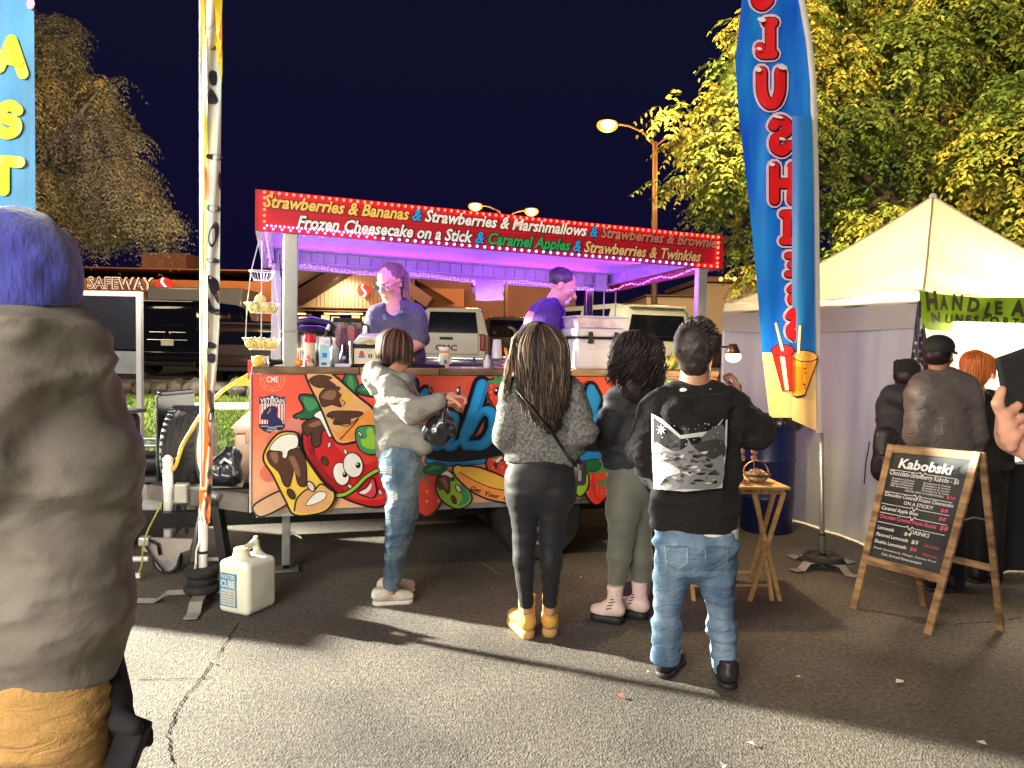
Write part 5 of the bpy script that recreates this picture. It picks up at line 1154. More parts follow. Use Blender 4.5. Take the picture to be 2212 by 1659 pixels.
for tier, z_, spots in ((2, tz(655) - .03, [(-.05, -.03), (.02, -.05), (.065, .0), (.0, .05), (-.055, .04)]), (2, tz(655) + .025, [(-.01, -.01)]), (3, tz(731) - .035, [(-.07, -.03), (-.015, -.055), (.05, -.045), (.075, .03), (-.05, .05), (.01, .05)])):
    for i, (ax_, ay_) in enumerate(spots):
        o = thing('apple', AL[k], 'apple', (0, 0, 0), 0, 'green apples in the hanging basket')
        o.location = TM @ (TI @ bpos + Vector((ax_, ay_, z_))); link('flesh', apm, o); MB().tube([(0, 0, .03), (.004, 0, .045)], .002, n=4).build('stalk', I('stalk', .2, .2, .06), o); k += 1
t = on_counter('food_tub', 'small white tub of nuts under the hanging basket', 'tub', 562, .16); MB().lathe([(.045, 0), (.055, .06), (.052, .06), (.040, .006)], n=18).build('tub', p_milk, t, smooth=True); MB().ball((0, 0, .048), .046, sc=(1, 1, .4), n=12, m=6).build('nuts', mat('nuts', (.55, .38, .2), .7, var=.4, vs=60, bump=.01, bs=80), t)
t = on_counter('flashlight', 'black flashlight lying beside the front post', 'flashlight', 600, .05); MB().lathe([(.024, -.06), (.026, -.05), (.018, -.02), (.017, .10), (.014, .11)], (0, 0, .027), n=16, axis=Vector((1, .25, .1))).build('barrel', m_black, t, smooth=True); MB().lathe([(.018, -.062), (.020, -.058)], (0, 0, .027), n=14, axis=Vector((1, .25, .1))).build('lens', m_chrome, t)
t = on_counter('lemon', 'yellow lemon at the corner of the counter below the basket', 'lemon', 558, .03, z=CZ); MB().ball((0, 0, .032), .032, sc=(1.25, 1, 1), n=14, m=8).build('fruit', mat('lemon', (.85, .62, .06), .4), t, smooth=True); MB().ball((.038, 0, .032), .008, n=8, m=5).build('tip', mat('lemon', (.85, .62, .06)), t)
t = on_counter('orange', 'orange tucked beside the foot of the front post', 'orange', 645, .012, z=CZ); MB().ball((0, 0, .026), .026, n=14, m=8).build('fruit', mat('orange_peel', (.85, .30, .04), .45, bump=.001, bs=300), t, smooth=True); MB().ball((0, 0, .052), .004, n=6, m=4).build('navel', dgrn, t)
# paper towel roll
ux, uz = tl(1054, 620, 1.72)
t = thing('paper_towel_roll', 'roll of white paper towel hanging under the rear canopy ledge', 'paper towel', tw(ux, 1.72, uz), TA)
MB().lathe([(.02, -.13), (.060, -.13), (.060, .13), (.02, .13)], n=24, axis=Vector((1, 0, 0))).build('roll', m_white, t, auto=True)
b = MB(); b.grid(lambda s, q_: (-.13 + .26 * s + .006 * math.sin(q_ * 9), -.061 - .006 * math.sin(s * 7 + q_ * 4), -.0 - .125 * q_ - .006 * math.sin(s * 5)), 10, 6); b.build('hanging_sheet', mat('paper_white', (.8, .78, .8)), t, smooth=True)
MB().tube([(-.17, 0, .055), (-.15, 0, 0), (.15, 0, 0), (.17, 0, .055)], .006, n=6).build('holder', m_blackm, t)

# ---------------------------------------------------------------- left: hitch, spare wheel, cooler, jack, jug
p = W(410, 968, 5.35); t = thing('spare_wheel', 'wide black spare tyre standing upright on the trailer tongue', 'tyre', p, R(6))
b = MB(); rt = .30; b.lathe([(rt * .62, -.10), (rt * .90, -.115), (rt * .98, -.09), (rt, -.06), (rt, .06), (rt * .98, .09), (rt * .90, .115), (rt * .62, .10)], n=36, axis=Vector((1, 0, 0)), cap=False)
b.build('tyre', m_rubber, t, auto=True)
for xx in (-.055, -.018, .018, .055): MB().lathe([(rt + .0005, -.005), (rt + .0015, 0), (rt + .0005, .005)], (xx, 0, 0), n=36, axis=Vector((1, 0, 0)), cap=False).build('tread_groove', m_black, t)
b = MB()
for k in range(40):
    a = k * 6.2832 / 40; b.box((-.088, rt * .985 * math.cos(a), rt * .985 * math.sin(a)), (.03, .020, .012), rot=Matrix.Rotation(a - math.pi / 2, 3, 'X'))
    b.box((.088, rt * .985 * math.cos(a + .08), rt * .985 * math.sin(a + .08)), (.03, .020, .012), rot=Matrix.Rotation(a + .08 - math.pi / 2, 3, 'X'))
b.build('tread_block', m_rubber, t, kind='stuff')
MB().lathe([(.02, .03), (.10, .02), (.185, .06), (.185, -.09)], n=22, axis=Vector((-1, 0, 0))).build('rim', m_galv, t)
MB().box((.0, .06, -.36), (.06, .06, .16)).build('mount', m_gal2, t)
p = W(380, 965, 5.5); t = thing('mud_guard', 'thin black plate standing beside the spare tyre', 'plate', (p.x, p.y, .5), R(78)); MB().bbox((0, 0, .34), (.42, .02, .62), .008).build('plate', m_black, t); MB().bbox((.0, 0, .665), (.36, .03, .025), .008).build('edge', m_blackm, t)
# jack with round wheel
p = G(362, 1238); t = thing('tongue_jack', 'trailer tongue jack with white tube and round foot wheel', 'jack', (p.x, p.y, 0), R(8))
MB().tube([(0, .02, .20), (0, .02, .74)], .030, n=14).build('outer_tube', m_white, t, smooth=True); MB().tube([(0, .02, .10), (0, .02, .21)], .022, n=12).build('inner_tube', m_galv, t, smooth=True)
MB().lathe([(.034, .74), (.034, .755), (.012, .78)], (0, .02, 0), n=14).build('cap', m_white, t)
MB().bbox((.085, .02, .53), (.085, .08, .13), .01).build('bracket', mat('bracket_grey', (.45, .43, .38), .4, metal=.6), t); MB().tube([(.03, .02, .47), (.16, .05, .47)], .02, n=8).build('pivot', m_galv, t)
wl = MB().lathe([(.03, -.03), (.085, -.035), (.092, -.02), (.092, .02), (.085, .035), (.03, .03)], (0, 0, .092), n=26, axis=Vector((0, 1, 0))).build('foot_wheel', m_rubber, t, auto=True); MB().lathe([(.01, .038), (.07, .036), (.07, 0)], (0, 0, .092), n=20, axis=Vector((0, -1, 0))).build('hub', m_galv, wl)
b = MB(); b.prism([(-.155, .25), (.17, .235), (.15, .165), (.09, .145), (.075, .10), (-.075, .10), (-.09, .150), (-.14, .16)], -.012, .012, 0, Matrix.Translation((0, -.03, 0)) @ Matrix.Rotation(R(90), 4, 'X')); b.build('skid_plate', mat('bracket_pale', (.46, .40, .36), .35, metal=.5), t)
MB().bbox((-.13, -.03, .225), (.07, .07, .06), .01).build('socket_box', m_galv, t); MB().tube([(-.09, -.06, .235), (-.04, -.07, .21), (-.03, -.06, .14)], .010, n=7).build('hose', m_black, t, smooth=True); MB().tube([(-.12, -.06, .20), (-.06, -.07, .11), (.0, -.07, .03)], .006, n=6).build('cable', m_black, t, smooth=True)
MB().tube([(-.25, .1, .07), (-.15, .1, .07)], .018, n=8).build('cross_bar', m_white, t); MB().tube([(.17, .1, .06), (.36, .1, .06)], .014, n=8).build('cross_bar', m_white, t)
# generator behind the man in the beanie
p = G(318, 1190); t = thing('generator', 'black generator with rounded grey top bar behind the tongue jack', 'generator', (p.x - .12, p.y + .2, 0), R(10))
MB().bbox((0, 0, .30), (.46, .36, .50), .03, n=3).build('casing', m_black, t, auto=True); MB().bbox((0, -.03, .62), (.42, .30, .14), .04, n=3).build('tank', m_blackm, t, auto=True)
for yy in (-.2, .2): MB().tube([(-.25, yy, .02), (-.25, yy, .70), (-.20, yy, .77), (.20, yy, .77), (.26, yy, .70), (.26, yy, .02)], .016, n=8).build('frame_tube', m_galv, t, smooth=True)
MB().bbox((.1, -.19, .35), (.16, .015, .12), .01).build('control_panel', m_galv, t)
for k in range(5): MB().box((-.12, -.186, .2 + k * .03), (.14, .008, .012)).build('vent_slat', m_blackm, t)
# unseen black trailer, added to throw the broad shadow over the ground
t = thing('shadow_trailer', 'low black cargo trailer parked behind the man in the beanie', 'trailer', (-4.85, 6.05, 0), R(-14))
MB().bbox((0, 0, .58), (3.3, 1.5, .7), .05).build('box', m_blackm, t); MB().box((0, 0, .945), (3.34, 1.54, .03)).build('lid', m_black, t)
for yy in (-.68, .68): MB().lathe([(.1, -.09), (.28, -.09), (.28, .09), (.1, .09)], (0, yy, .28), n=20, axis=Vector((0, 1, 0))).build('wheel', m_rubber, t)
# tan cooler with yellow board
dk = .565
p = W(494, 1000, 5.55); t = thing('tan_cooler', 'tan hard cooler with front latch on the trailer tongue', 'cooler', (p.x + .19, 5.72, dk), TA)
m_tan = mat('cooler_tan', (.55, .36, .27), .45, var=.06, bump=.0006, bs=120)
MB().bbox((0, 0, .15), (.38, .30, .30), .02).build('body', m_tan, t, auto=True); MB().bbox((0, 0, .335), (.40, .32, .06), .02).build('lid', m_tan, t, auto=True)
MB().bbox((-.09, -.165, .285), (.05, .02, .10), .006).build('latch', mat('latch_tan', (.42, .26, .18), .45), t); MB().bbox((.03, -.162, .295), (.06, .008, .008), .003).build('logo_bar', m_black, t); MB().box((0, 0, -.0), (.30, .2, .012)).build('foot', m_black, t)
t = thing('yellow_board', 'pale yellow board propped at a slant on the tan cooler', 'board', (p.x + .10, 5.90, dk + .37), TA)
b = MB(); b.prism([(-.20, -.06), (.02, .16), (.22, .155), (.20, .0), (.0, -.015), (-.08, -.11)], -.008, .008, 0, Matrix.Rotation(R(78), 4, 'X')); b.build('board', mat('board_yellow', (.80, .72, .36), .5, var=.05), t)
for q_ in ((-.17, -.055), (.03, .13)): MB().ball((q_[0], -.012, q_[1]), .006, n=6, m=4).build('rivet', mat('rust', (.3, .12, .05)), t)
p = W(484, 1040, 5.15); t = thing('black_bag', 'bunched black bag slumped on the trailer tongue', 'bag', (p.x, p.y, .555), 0)
sdf_mesh('bag', [ell_((-.04, 0, .10), (.11, .10, .10)), ell_((.04, .02, .20), (.07, .06, .07)), ell_((.06, -.02, .08), (.07, .07, .08))], mat('bag_black', (.015, .015, .022), .25, coat=.3), t, vox=.010, k=.04, folds=[(.018, (18, 18, 14), 4), (.006, (50, 50, 40), 5)])
MB().tube([(.0, -.06, .17), (.03, -.08, .20), (.07, -.06, .17)], .010, n=6).build('strap', m_white, t)
p = G(492, 1215); t = thing('jack_stand', 'black folding stand with a slanting silver handle under the tongue', 'stand', (p.x, 4.98, 0), 0)
for s_ in (-1, 1): MB().box((s_ * .07, 0, .26), (.05, .10, .53), rot=Matrix.Rotation(R(s_ * -9), 3, 'Y')).build('leg', m_black, t)
MB().bbox((0, 0, .49), (.12, .12, .04), .008).build('head', m_blackm, t); MB().tube([(-.01, -.07, .56), (-.05, -.09, .36), (-.08, -.10, .12)], .014, n=8).build('handle', m_galv, t, smooth=True); MB().tube([(-.01, -.07, .56), (.08, -.09, .535)], [.02, .024], n=10).build('grip', m_galv, t)
MB().tube([(-.04, -.09, .40), (.0, -.10, .40), (.03, -.10, .375)], .005, n=5).build('pin', m_white, t)
# extension cords
m_cord = mat('cord_yellow', (.80, .50, .05), .45)
def cord(name, label, px, rad, m, cat='cord'):
    t = thing(name, label, cat, W(*px[0])); o = Vector(t.location); P = [Vector(W(*q_)) - o for q_ in px]; S_ = []
    for i in range(len(P) - 1):
        p0, p1, p2, p3 = P[max(i - 1, 0)], P[i], P[i + 1], P[min(i + 2, len(P) - 1)]
        for j in range(5):
            a = j / 5; S_.append(.5 * (2 * p1 + (p2 - p0) * a + (2 * p0 - 5 * p1 + 4 * p2 - p3) * a * a + (3 * p1 - p0 - 3 * p2 + p3) * a ** 3))
    S_.append(P[-1]); MB().tube(S_, rad, n=7).build('cable', m, t, smooth=True); return t, P
t, P = cord('extension_cord', 'thick yellow extension cord looping from the panel corner over the spare tyre', [(543, 806, 4.95), (515, 822, 4.9), (480, 845, 4.85), (440, 888, 4.9), (410, 935, 4.95), (393, 965, 5.0), (382, 1000, 5.0), (374, 1015, 5.02)], .012, m_cord)
MB().bbox(P[1] + Vector((.03, 0, -.01)), (.09, .045, .045), .01).build('plug', mat('plug_orange', (.85, .42, .05), .4), t); MB().bbox(P[0] + Vector((0.005, 0, .02)), (.045, .05, .13), .01).build('socket', m_lidred, t)
t, P = cord('cord', 'thin green and orange cord hanging beside the tongue jack', [(350, 1085, 4.95), (335, 1115, 4.9), (318, 1150, 4.88), (309, 1185, 4.86), (306, 1222, 4.85), (296, 1243, 4.82)], .006, mat('cord_green', (.35, .32, .06), .5)); MB().box(P[-1], (.04, .02, .03)).build('clip', m_white, t)
# water jug
p = G(513, 1336); t = thing('water_jug', 'translucent white water jug with yellow cap standing on the asphalt by the flag base', 'water jug', (p.x + .0, p.y + .165, 0), R(66))
m_jug = mat('jug_plastic', (.76, .78, .64), .32, var=.04, spec=.4, sheen=.0); m_jug.node_tree.nodes['Principled BSDF'].inputs['Subsurface Weight'].default_value = .6; m_jug.node_tree.nodes['Principled BSDF'].inputs['Subsurface Radius'].default_value = (.06, .06, .04)
def jugf(Q, D):
    q = np.abs(Q - np.array([0, 0, .15])) - np.array([.118 - .03, .112 - .03, .15 - .03]); d = np.linalg.norm(np.maximum(q, 0), axis=-1) + np.minimum(q.max(-1), 0) - .03
    return np.minimum(D, d) if False else -np.log(np.exp(-D * 60) + np.exp(-d * 60)) / 60
sdf_mesh('body', [ell_((0, 0, .15), (.11, .10, .14)), cap_((-.05, 0, .30), (-.05, 0, .325), .045), cap_((.085, 0, .30), (.06, 0, .375), .018), cap_((.06, 0, .375), (-.03, 0, .355), .018)], m_jug, t, vox=.0075, k=.02, extra=jugf)
MB().lathe([(.036, .335), (.042, .337), (.042, .365), (.036, .368)], (-.05, 0, 0), n=24).build('cap', mat('cap_yellow', (.80, .76, .42), .4), t, auto=True)
MB().lathe([(.012, 0), (.012, .02)], (.062, 0, .388), n=12).build('vent', mat('cap_yellow', (.80, .76, .42)), t)
pr = Print(lambda a, b, h: (-.1255 - h, -a, b), base=.001); pr.poly([(-.085, .045), (.035, .045), (.035, .235), (-.085, .235)], I('label_blue', .03, .25, .5), sm=False); pr.poly([(-.078, .052), (.028, .052), (.028, .145), (-.078, .145)], I('label_grey', .55, .56, .5), sm=False)
put_text(pr, 'WATER', I('label_pale', .62, .66, .6), (-.078, .203), (.028, .203), .034, shear=0, bold=.03); put_text(pr, 'CUBE', I('label_pale', .62, .66, .6), (-.078, .155), (.028, .155), .056, shear=0, bold=.05)
for k in range(5): pr.poly([(-.07, .125 - k * .015), (-.02 + .008 * (k % 3), .125 - k * .015), (-.02 + .008 * (k % 3), .129 - k * .015), (-.07, .129 - k * .015)], I('label_ink', .2, .22, .24), sm=False, up=(k == 0)); pr.poly([(-.005, .125 - k * .015), (.02, .125 - k * .015), (.02, .130 - k * .015), (-.005, .130 - k * .015)], I('label_ink', .2, .22, .24), sm=False, up=False)
pr.build('label', t)

# ---------------------------------------------------------------- right: snack table, lamp, blue drum, menu board
m_pine = mat('pine', (.46, .26, .10), .5, var=.3, vs=4, stretch=(1, 8, 8), col2=(.62, .40, .18))
pr_ = G(1655, 1292); pl_ = G(1505, 1310)
t = thing('folding_table', 'small slatted pine folding table with crossed legs', 'table', ((pr_.x + pl_.x) / 2 - .0, 4.86, 0), R(4))
th = W(1690, 1052, 4.7).z; hw = (W(1690, 1050, 4.75).x - t.location.x)
for k in range(5): MB().bbox((0, -.19 + k * .095, th), (2 * hw, .088, .016), .003).build('slat', m_pine, t)
MB().bbox((0, -.18, th - .028), (2 * hw - .03, .02, .032), .003).build('rail', m_pine, t); MB().bbox((0, .18, th - .028), (2 * hw - .03, .02, .032), .003).build('rail', m_pine, t)
for s_ in (-1, 1):
    for d_ in (-1, 1): MB().box((s_ * (hw - .07), d_ * .012, (th - .03) / 2), (.022, .022, math.hypot(th - .03, .36)), rot=Matrix.Rotation(R(0), 3, 'Z') @ Matrix.Rotation(math.atan2(.36, th) * d_, 3, 'X')).build('leg', m_pine, t)
for d_ in (-1, 1): MB().tube([(-hw + .08, d_ * .14, .08), (hw - .08, d_ * .14, .08)], .009, n=7).build('stretcher', m_pine, t)
for (a_, b_) in (((hw - .28, 0), (hw + .0, 0)),):
    for s_ in (-1, 1): MB().box((hw - .12, -.195, (th - .03) / 2), (.024, .018, math.hypot(th - .03, .20)), rot=Matrix.Rotation(s_ * math.atan2(.20, th), 3, 'Y')).build('cross_leg', m_pine, t)
pr = Print(lambda a, b, h: (a, -.191 - h, b)); put_text(pr, 'Y   Plant  &  Thank', INK, (hw - .32, th - .034), (hw - .04, th - .034), .020, shear=.1, bold=.01); pr.build('lettering', t)
tb = Vector(t.location)
p = W(1638, 1018, 4.8); t = thing('glass_bowl', 'glass bowl of pale sweets with a curved cover on the pine table', 'bowl', (p.x, 4.82, th + .009)); MB().lathe([(.04, 0), (.075, .03), (.085, .055), (.08, .055), (.068, .032), (.036, .005)], n=22).build('bowl', p_clear, t, smooth=True)
for k in range(14): a = rr.uniform(0, 6.28); q_ = rr.uniform(0, .055); MB().ball((q_ * math.cos(a), q_ * math.sin(a), .045 + rr.uniform(0, .03)), .014, n=7, m=5).build('sweet', mat('sweet_%d' % (k % 2), ((.8, .62, .4), (.75, .4, .25))[k % 2], .5), t)
b = MB(); b.grid(lambda s, q_: (-.08 * math.cos(math.pi * s), .04 - .02 * q_, .055 + .075 * math.sin(math.pi * s)), 14, 2); b.build('cover', mat('amber_plastic', (.75, .40, .12), .3, trans=.3), t, smooth=True)
for x, ys, lab in ((1604, (955, 1030), 'chocolate strawberry skewer half hidden by the boy'), (1630, (951, 1030), 'chocolate strawberry skewer standing clear on the pine table')):
    p = W(x, 1030, 4.82); zt_ = W(x, 948, 4.82).z - th; t = thing('kabob', lab, 'kabob', (p.x, 4.84, th + .009)); MB().tube([(0, 0, 0), (0, 0, zt_ - .03)], .003, n=6).build('skewer', m_pine, t); MB().lathe([(.03, 0), (.028, .01)], n=14).build('base', m_pine, t)
    for k in range(4): MB().ball((0, 0, zt_ - .018 - k * .038), .020, sc=(1.05, 1.05, .9), n=12, m=8).build('berry', mat('berry_glaze', (.40, .15, .11), .3, var=.5, vs=40, col2=(.65, .42, .36)), t, smooth=True)
# clamp lamp
p = W(1583, 768, 5.15)
t = thing('clamp_lamp', 'lit clamp lamp with bronze shade on the end of the trailer counter', 'lamp', p)
MB().lathe([(.012, .078), (.028, .075), (.036, .05), (.052, .015), (.050, .013), (.034, .046)], n=22, axis=Vector((-.05, -.1, 1))).build('shade', mat('bronze', (.12, .05, .025), .35, metal=.5), t, smooth=True)
MB().ball((0, -.008, -.006), .046, n=16, m=10, sc=(1.1, 1.1, .85)).build('bulb', glow('bulb_warm', (1, .78, .38), 22), t, smooth=True)
MB().tube([(-.01, .01, .06), (-.07, .02, .055), (-.12, .03, .03), (-.15, .04, -.12)], .007, n=7).build('gooseneck', mat('bronze', (.12, .05, .025)), t, smooth=True)
light('clamp_lamp_light', 'POINT', p + Vector((0, -.03, -.05)), None, 48, (1, .72, .36), shadow_soft_size=.03)
# blue drum with black bag
p = G(1672, 1158); t = thing('blue_drum', 'dark blue plastic drum lined with a black bag behind the pine table', 'drum', (p.x, p.y + .22, 0))
m_drum = mat('drum_blue', (.008, .016, .09), .4, var=.15)
MB().lathe([(.20, 0), (.215, .02), (.22, .28), (.228, .30), (.22, .32), (.22, .60), (.228, .62), (.22, .64), (.215, .90), (.222, .915), (.21, .92)], n=36).build('drum', m_drum, t, auto=True)
sdf_mesh('liner', [cap_((-.02, 0, .90), (.05, -.02, .93), .19, .16, flat=((0, 0, 1), .55)), cap_((.12, -.05, .90), (.30, -.05, .93), .10, .02), cap_((-.15, -.1, .88), (-.08, -.16, .80), .06, .03)], mat('bag_black', (.015, .015, .022)), t, vox=.013, k=.06, folds=[(.03, (12, 12, 12), 6), (.010, (35, 35, 35), 7)])
# A-frame menu board
m_ofr = mat('board_wood', (.13, .065, .035), .55, var=.4, vs=5, col2=(.38, .24, .11), stretch=(1, 1, 5), bump=.001, bs=40)
m_chalk = mat('chalkboard', (.020, .022, .024), .42, var=.5, vs=3, col2=(.05, .055, .055))
FL, FR, BR, BL = Vector((2.092, 4.573, 0)), Vector((2.32, 4.166, 0)), G(2162, 1362), G(1996, 1309)
TLp = W(1926, 960, 4.64); TRp = W(2112, 976, 4.24)
bo = Vector(((FL.x + FR.x) / 2, (FL.y + FR.y) / 2, 0))
t = thing('menu_board', 'wooden A-frame chalkboard menu with white handwriting in front of the tent', 'sign', bo)
ux_ = (FR - FL).normalized()
def beam(name, a, b, w, d, parent, m=m_ofr):
    a, b = Vector(a) - bo, Vector(b) - bo; z_ = (b - a).normalized(); x_ = (ux_ - z_ * ux_.dot(z_)).normalized(); y_ = z_.cross(x_); Rm = Matrix((x_, y_, z_)).transposed()
    return MB().bbox((a + b) / 2, (w, d, (b - a).length), .003, rot=Rm).build(name, m, parent)
beam('leg', FL, TLp, .042, .022, t); beam('leg', FR, TRp, .042, .022, t)
ln = lambda a, b, s_: a + (b - a) * s_
def plank_between(name, a, b, w, d, parent):
    a, b = Vector(a) - bo, Vector(b) - bo; x_ = (b - a).normalized(); up = ((TLp - FL) + (TRp - FR)).normalized(); n_ = x_.cross(up).normalized(); up = n_.cross(x_); Rm = Matrix((x_, n_, up)).transposed()
    return MB().bbox((a + b) / 2, ((b - a).length - .03, d, w), .003, rot=Rm).build(name, m_ofr, parent)
plank_between('rail', ln(TLp, FL, .025), ln(TRp, FR, .025), .05, .020, t); plank_between('rail', ln(FL, TLp, .30), ln(FR, TRp, .30), .05, .020, t)
A0, A1, B1, B0 = [q_ - bo for q_ in (ln(FL, TLp, .325), ln(FR, TRp, .325), ln(FR, TRp, .955), ln(FL, TLp, .955))]
nn = (A1 - A0).cross(B0 - A0).normalized()
if nn.y > 0: nn = -nn
ins = (A1 - A0).normalized() * .018
c8 = [A0 + ins, A1 - ins, B1 - ins, B0 + ins]; MB().add([p_ + nn * .002 for p_ in c8] + [p_ - nn * .006 for p_ in c8], [(0, 1, 2, 3), (7, 6, 5, 4), (0, 4, 5, 1), (1, 5, 6, 2), (2, 6, 7, 3), (3, 7, 4, 0)]).build('chalkboard', m_chalk, t)
q0, qx, qy = c8[0], c8[1] - c8[0], c8[3] - c8[0]
wB, hB = qx.length, qy.length
pr = Print(lambda a, b, h: q0 + qx * (a / wB) + qy * (b / hB) + nn * (.002 + h), base=.0008, step=.0002)
ch, chr_, chg = I('chalk', .78, .78, .76), I('chalk_pink', .75, .10, .22), I('chalk_red', .6, .1, .08)
T_ = lambda s_, m_, x0, x1, y, h_, b_=.01, sh=.12: put_text(pr, s_, m_, (x0 * wB, y * hB), (x1 * wB, y * hB), h_ * hB, shear=sh, bold=b_)
T_('Kabobski', ch, .12, .86, .865, .125, .03); T_('Chocolate-Strawberry Kabobs - $6', ch, .03, .97, .790, .062, .008)
for k, (a_, b_) in enumerate((('Strawberry & Banana', 'Strawberry & Twinkie'), ('Strawberry & Brownie', 'Strawberry & Lemon'), ('Strawberry & Marshmallow', 'Strawberry & Cookie'), ('All Strawberry', 'Strawberry & Lime'))): T_(a_, ch, .08, .40, .752 - k * .023, .024, 0); T_(b_, ch, .52, .88, .752 - k * .023, .024, 0)
T_('SPECIAL (ONE OF EVERYTHING)', ch, .30, .82, .655, .024, 0); T_('$10', chr_, .86, .97, .652, .038, .01)
T_('Chocolate Covered Frozen Cheesecake', ch, .03, .97, .585, .048, .008); T_('ON A STICK!!!', ch, .32, .72, .535, .045, .008); T_('$8', chr_, .82, .92, .53, .045, .01)
T_('Caramel Apple Bites', ch, .03, .55, .455, .048, .008); T_('$8', chr_, .82, .92, .455, .045, .01)
T_('Chocolate Covered Frozen Banana', chr_, .03, .82, .375, .052, .012); T_('$8', chr_, .86, .97, .375, .055, .01)
T_('DRINKS', ch, .50, .76, .285, .05, .01); T_('Lemonade', ch, .04, .28, .27, .045, .008); T_('$4', ch, .42, .52, .262, .042, .008)
T_('Flavored Lemonade', ch, .04, .50, .205, .045, .008); T_('$5', ch, .54, .64, .205, .045, .008); T_('Slushie Lemonade', ch, .04, .50, .14, .045, .008); T_('$6', chr_, .54, .64, .14, .045, .008)
T_('Fresh Strawberry, Mango, Passion Fruit', ch, .05, .92, .085, .024, 0); T_('Cash, Card and Venmo accepted', ch, .18, .74, .04, .032, .004)
T_('FROZEN', chg, .72, .92, .20, .03, 0); T_('SPECIAL', chg, .72, .92, .12, .03, 0)
for y_ in (.835, .625, .51, .425, .335):
    pr.stroke([(.03 * wB, y_ * hB), (.42 * wB, y_ * hB)], .003, ch, sm=False); pr.stroke([(.56 * wB, y_ * hB), (.95 * wB, y_ * hB)], .003, ch, sm=False); pr.stroke([(.43 * wB, y_ * hB), (.46 * wB, (y_ + .012) * hB), (.49 * wB, (y_ - .02) * hB), (.52 * wB, (y_ + .012) * hB), (.55 * wB, y_ * hB)], .004, ch, sm=False)
pr.build('handwriting', t)
# back frame of the board
TL2, TR2 = TLp + Vector((.03, .012, -.005)), TRp + Vector((.03, .012, -.005))
beam('rear_leg', BL, TL2, .035, .022, t); beam('rear_leg', BR, TR2, .035, .022, t); plank_between('rear_rail', ln(TL2, BL, .06), ln(TR2, BR, .06), .04, .018, t); plank_between('rear_rail', ln(BL, TL2, .35), ln(BR, TR2, .35), .04, .018, t)
MB().tube([ln(FR, TRp, .62) - bo, (ln(FR, TRp, .62) + ln(BR, TR2, .62)) / 2 - bo + Vector((0, 0, .02)), ln(BR, TR2, .62) - bo], .005, n=6).build('brace', m_galv, t)
# ================================================================ people
class Fig:
    """one person: joints are read off the view as (x, y, depth offset), radii in view pixels"""
    def __init__(s, label, Y, x, cat='person', group=None, facing=90):
        s.Y = Y; b = W(x, 1000, Y); s.o = Vector((b.x, Y, 0)); s.k = Y / F
        s.t = thing('person', label, cat, s.o, 0, group); s.fa = R(facing)
    def q(s, x, y, d=0.0): return np.array(W(x, y, s.Y + d) - s.o)
    def c(s, *L, flat=None, k=None):
        out = []
        for e in L:
            x1, y1, d1, r1, x2, y2, d2, r2 = e[:8]; fl = e[8] if len(e) > 8 else flat
            out.append(cap_(s.q(x1, y1, d1), s.q(x2, y2, d2), r1 * s.k, r2 * s.k, flat=((0, 1, 0), fl) if isinstance(fl, (int, float)) else fl, k=k))
        return out
    def cb(s, *L, sh=.74):
        """limbs under clothes: slimmer than the clothes, the neck kept"""
        L = [L[0]] + [(e[0], e[1], e[2], e[3] * sh, e[4], e[5], e[6], e[7] * (sh if e[7] > 13 else .95)) + tuple(e[8:]) for e in L[1:]]
        return s.c(*L)
    def add(s, name, prims, m, **kw): return sdf_mesh(name, prims, m, s.t, **kw)
def frame(fa, pitch=0.0, roll=0.0):
    """columns: right, forward, up for a head facing angle fa, nodding by pitch"""
    f = Vector((math.cos(fa) * math.cos(pitch), math.sin(fa) * math.cos(pitch), math.sin(pitch))); r = Vector((math.sin(fa), -math.cos(fa), 0)); u = r.cross(f)
    return np.array([r, f, u]).T
def head(c, fa, pitch=0.0, s=1.0, ears=True, nose=1.0, jaw=1.0):
    M_ = frame(fa, pitch); P = lambda r, f, u: np.array(c) + M_ @ np.array((r, f, u)) * s
    H = [ell_(P(0, -.012, .028), np.array((.074, .094, .088)) * s, rot=M_), ell_(P(0, .026, -.038), np.array((.056 * jaw, .062, .072)) * s, rot=M_), ell_(P(0, .060, -.088), np.array((.026 * jaw, .024, .022)) * s, rot=M_, k=.02 * s),
         cap_(P(0, .082, .008), P(0, .108 * nose, -.030), .009 * s, .013 * s, k=.012), ell_(P(.012, .094, -.034), np.array((.009, .010, .008)) * s, rot=M_, k=.008), ell_(P(-.012, .094, -.034), np.array((.009, .010, .008)) * s, rot=M_, k=.008),
         ell_(P(0, .082, .024), np.array((.046, .014, .011)) * s, rot=M_, k=.014), ell_(P(0, .080, -.060), np.array((.024, .014, .007)) * s, rot=M_, k=.006), ell_(P(0, .080, -.068), np.array((.020, .013, .006)) * s, rot=M_, k=.006)]
    for s_ in (-1, 1):
        H.append(sub_(ell_(P(s_ * .030, .094, .006), np.array((.017, .014, .012)) * s, rot=M_, k=.010)))
        H.append(ell_(P(s_ * .046, .062, -.022), np.array((.018, .018, .020)) * s, rot=M_, k=.02))
        if ears: H.append(ell_(P(s_ * .076, -.006, -.008), np.array((.010, .019, .032)) * s, rot=M_, k=.006)); H.append(sub_(ell_(P(s_ * .086, .0, -.006), np.array((.006, .010, .018)) * s, rot=M_, k=.004)))
    return H, P, M_
m_eye = mat('eye_white', (.6, .56, .52), .2, var=0); m_iris = mat('iris', (.05, .03, .02), .1, var=0)
def eyes(P, M_, parent, s=1.0):
    for s_ in (-1, 1):
        b = MB(); c = P(s_ * .030, .078, .006); b.ball(c, .0115 * s, n=10, m=8); q_ = P(s_ * .030, .0875, .004); b.ball(q_, .005 * s, mi=1, n=8, m=6); b.build('eye', [m_eye, m_iris], parent, smooth=True)
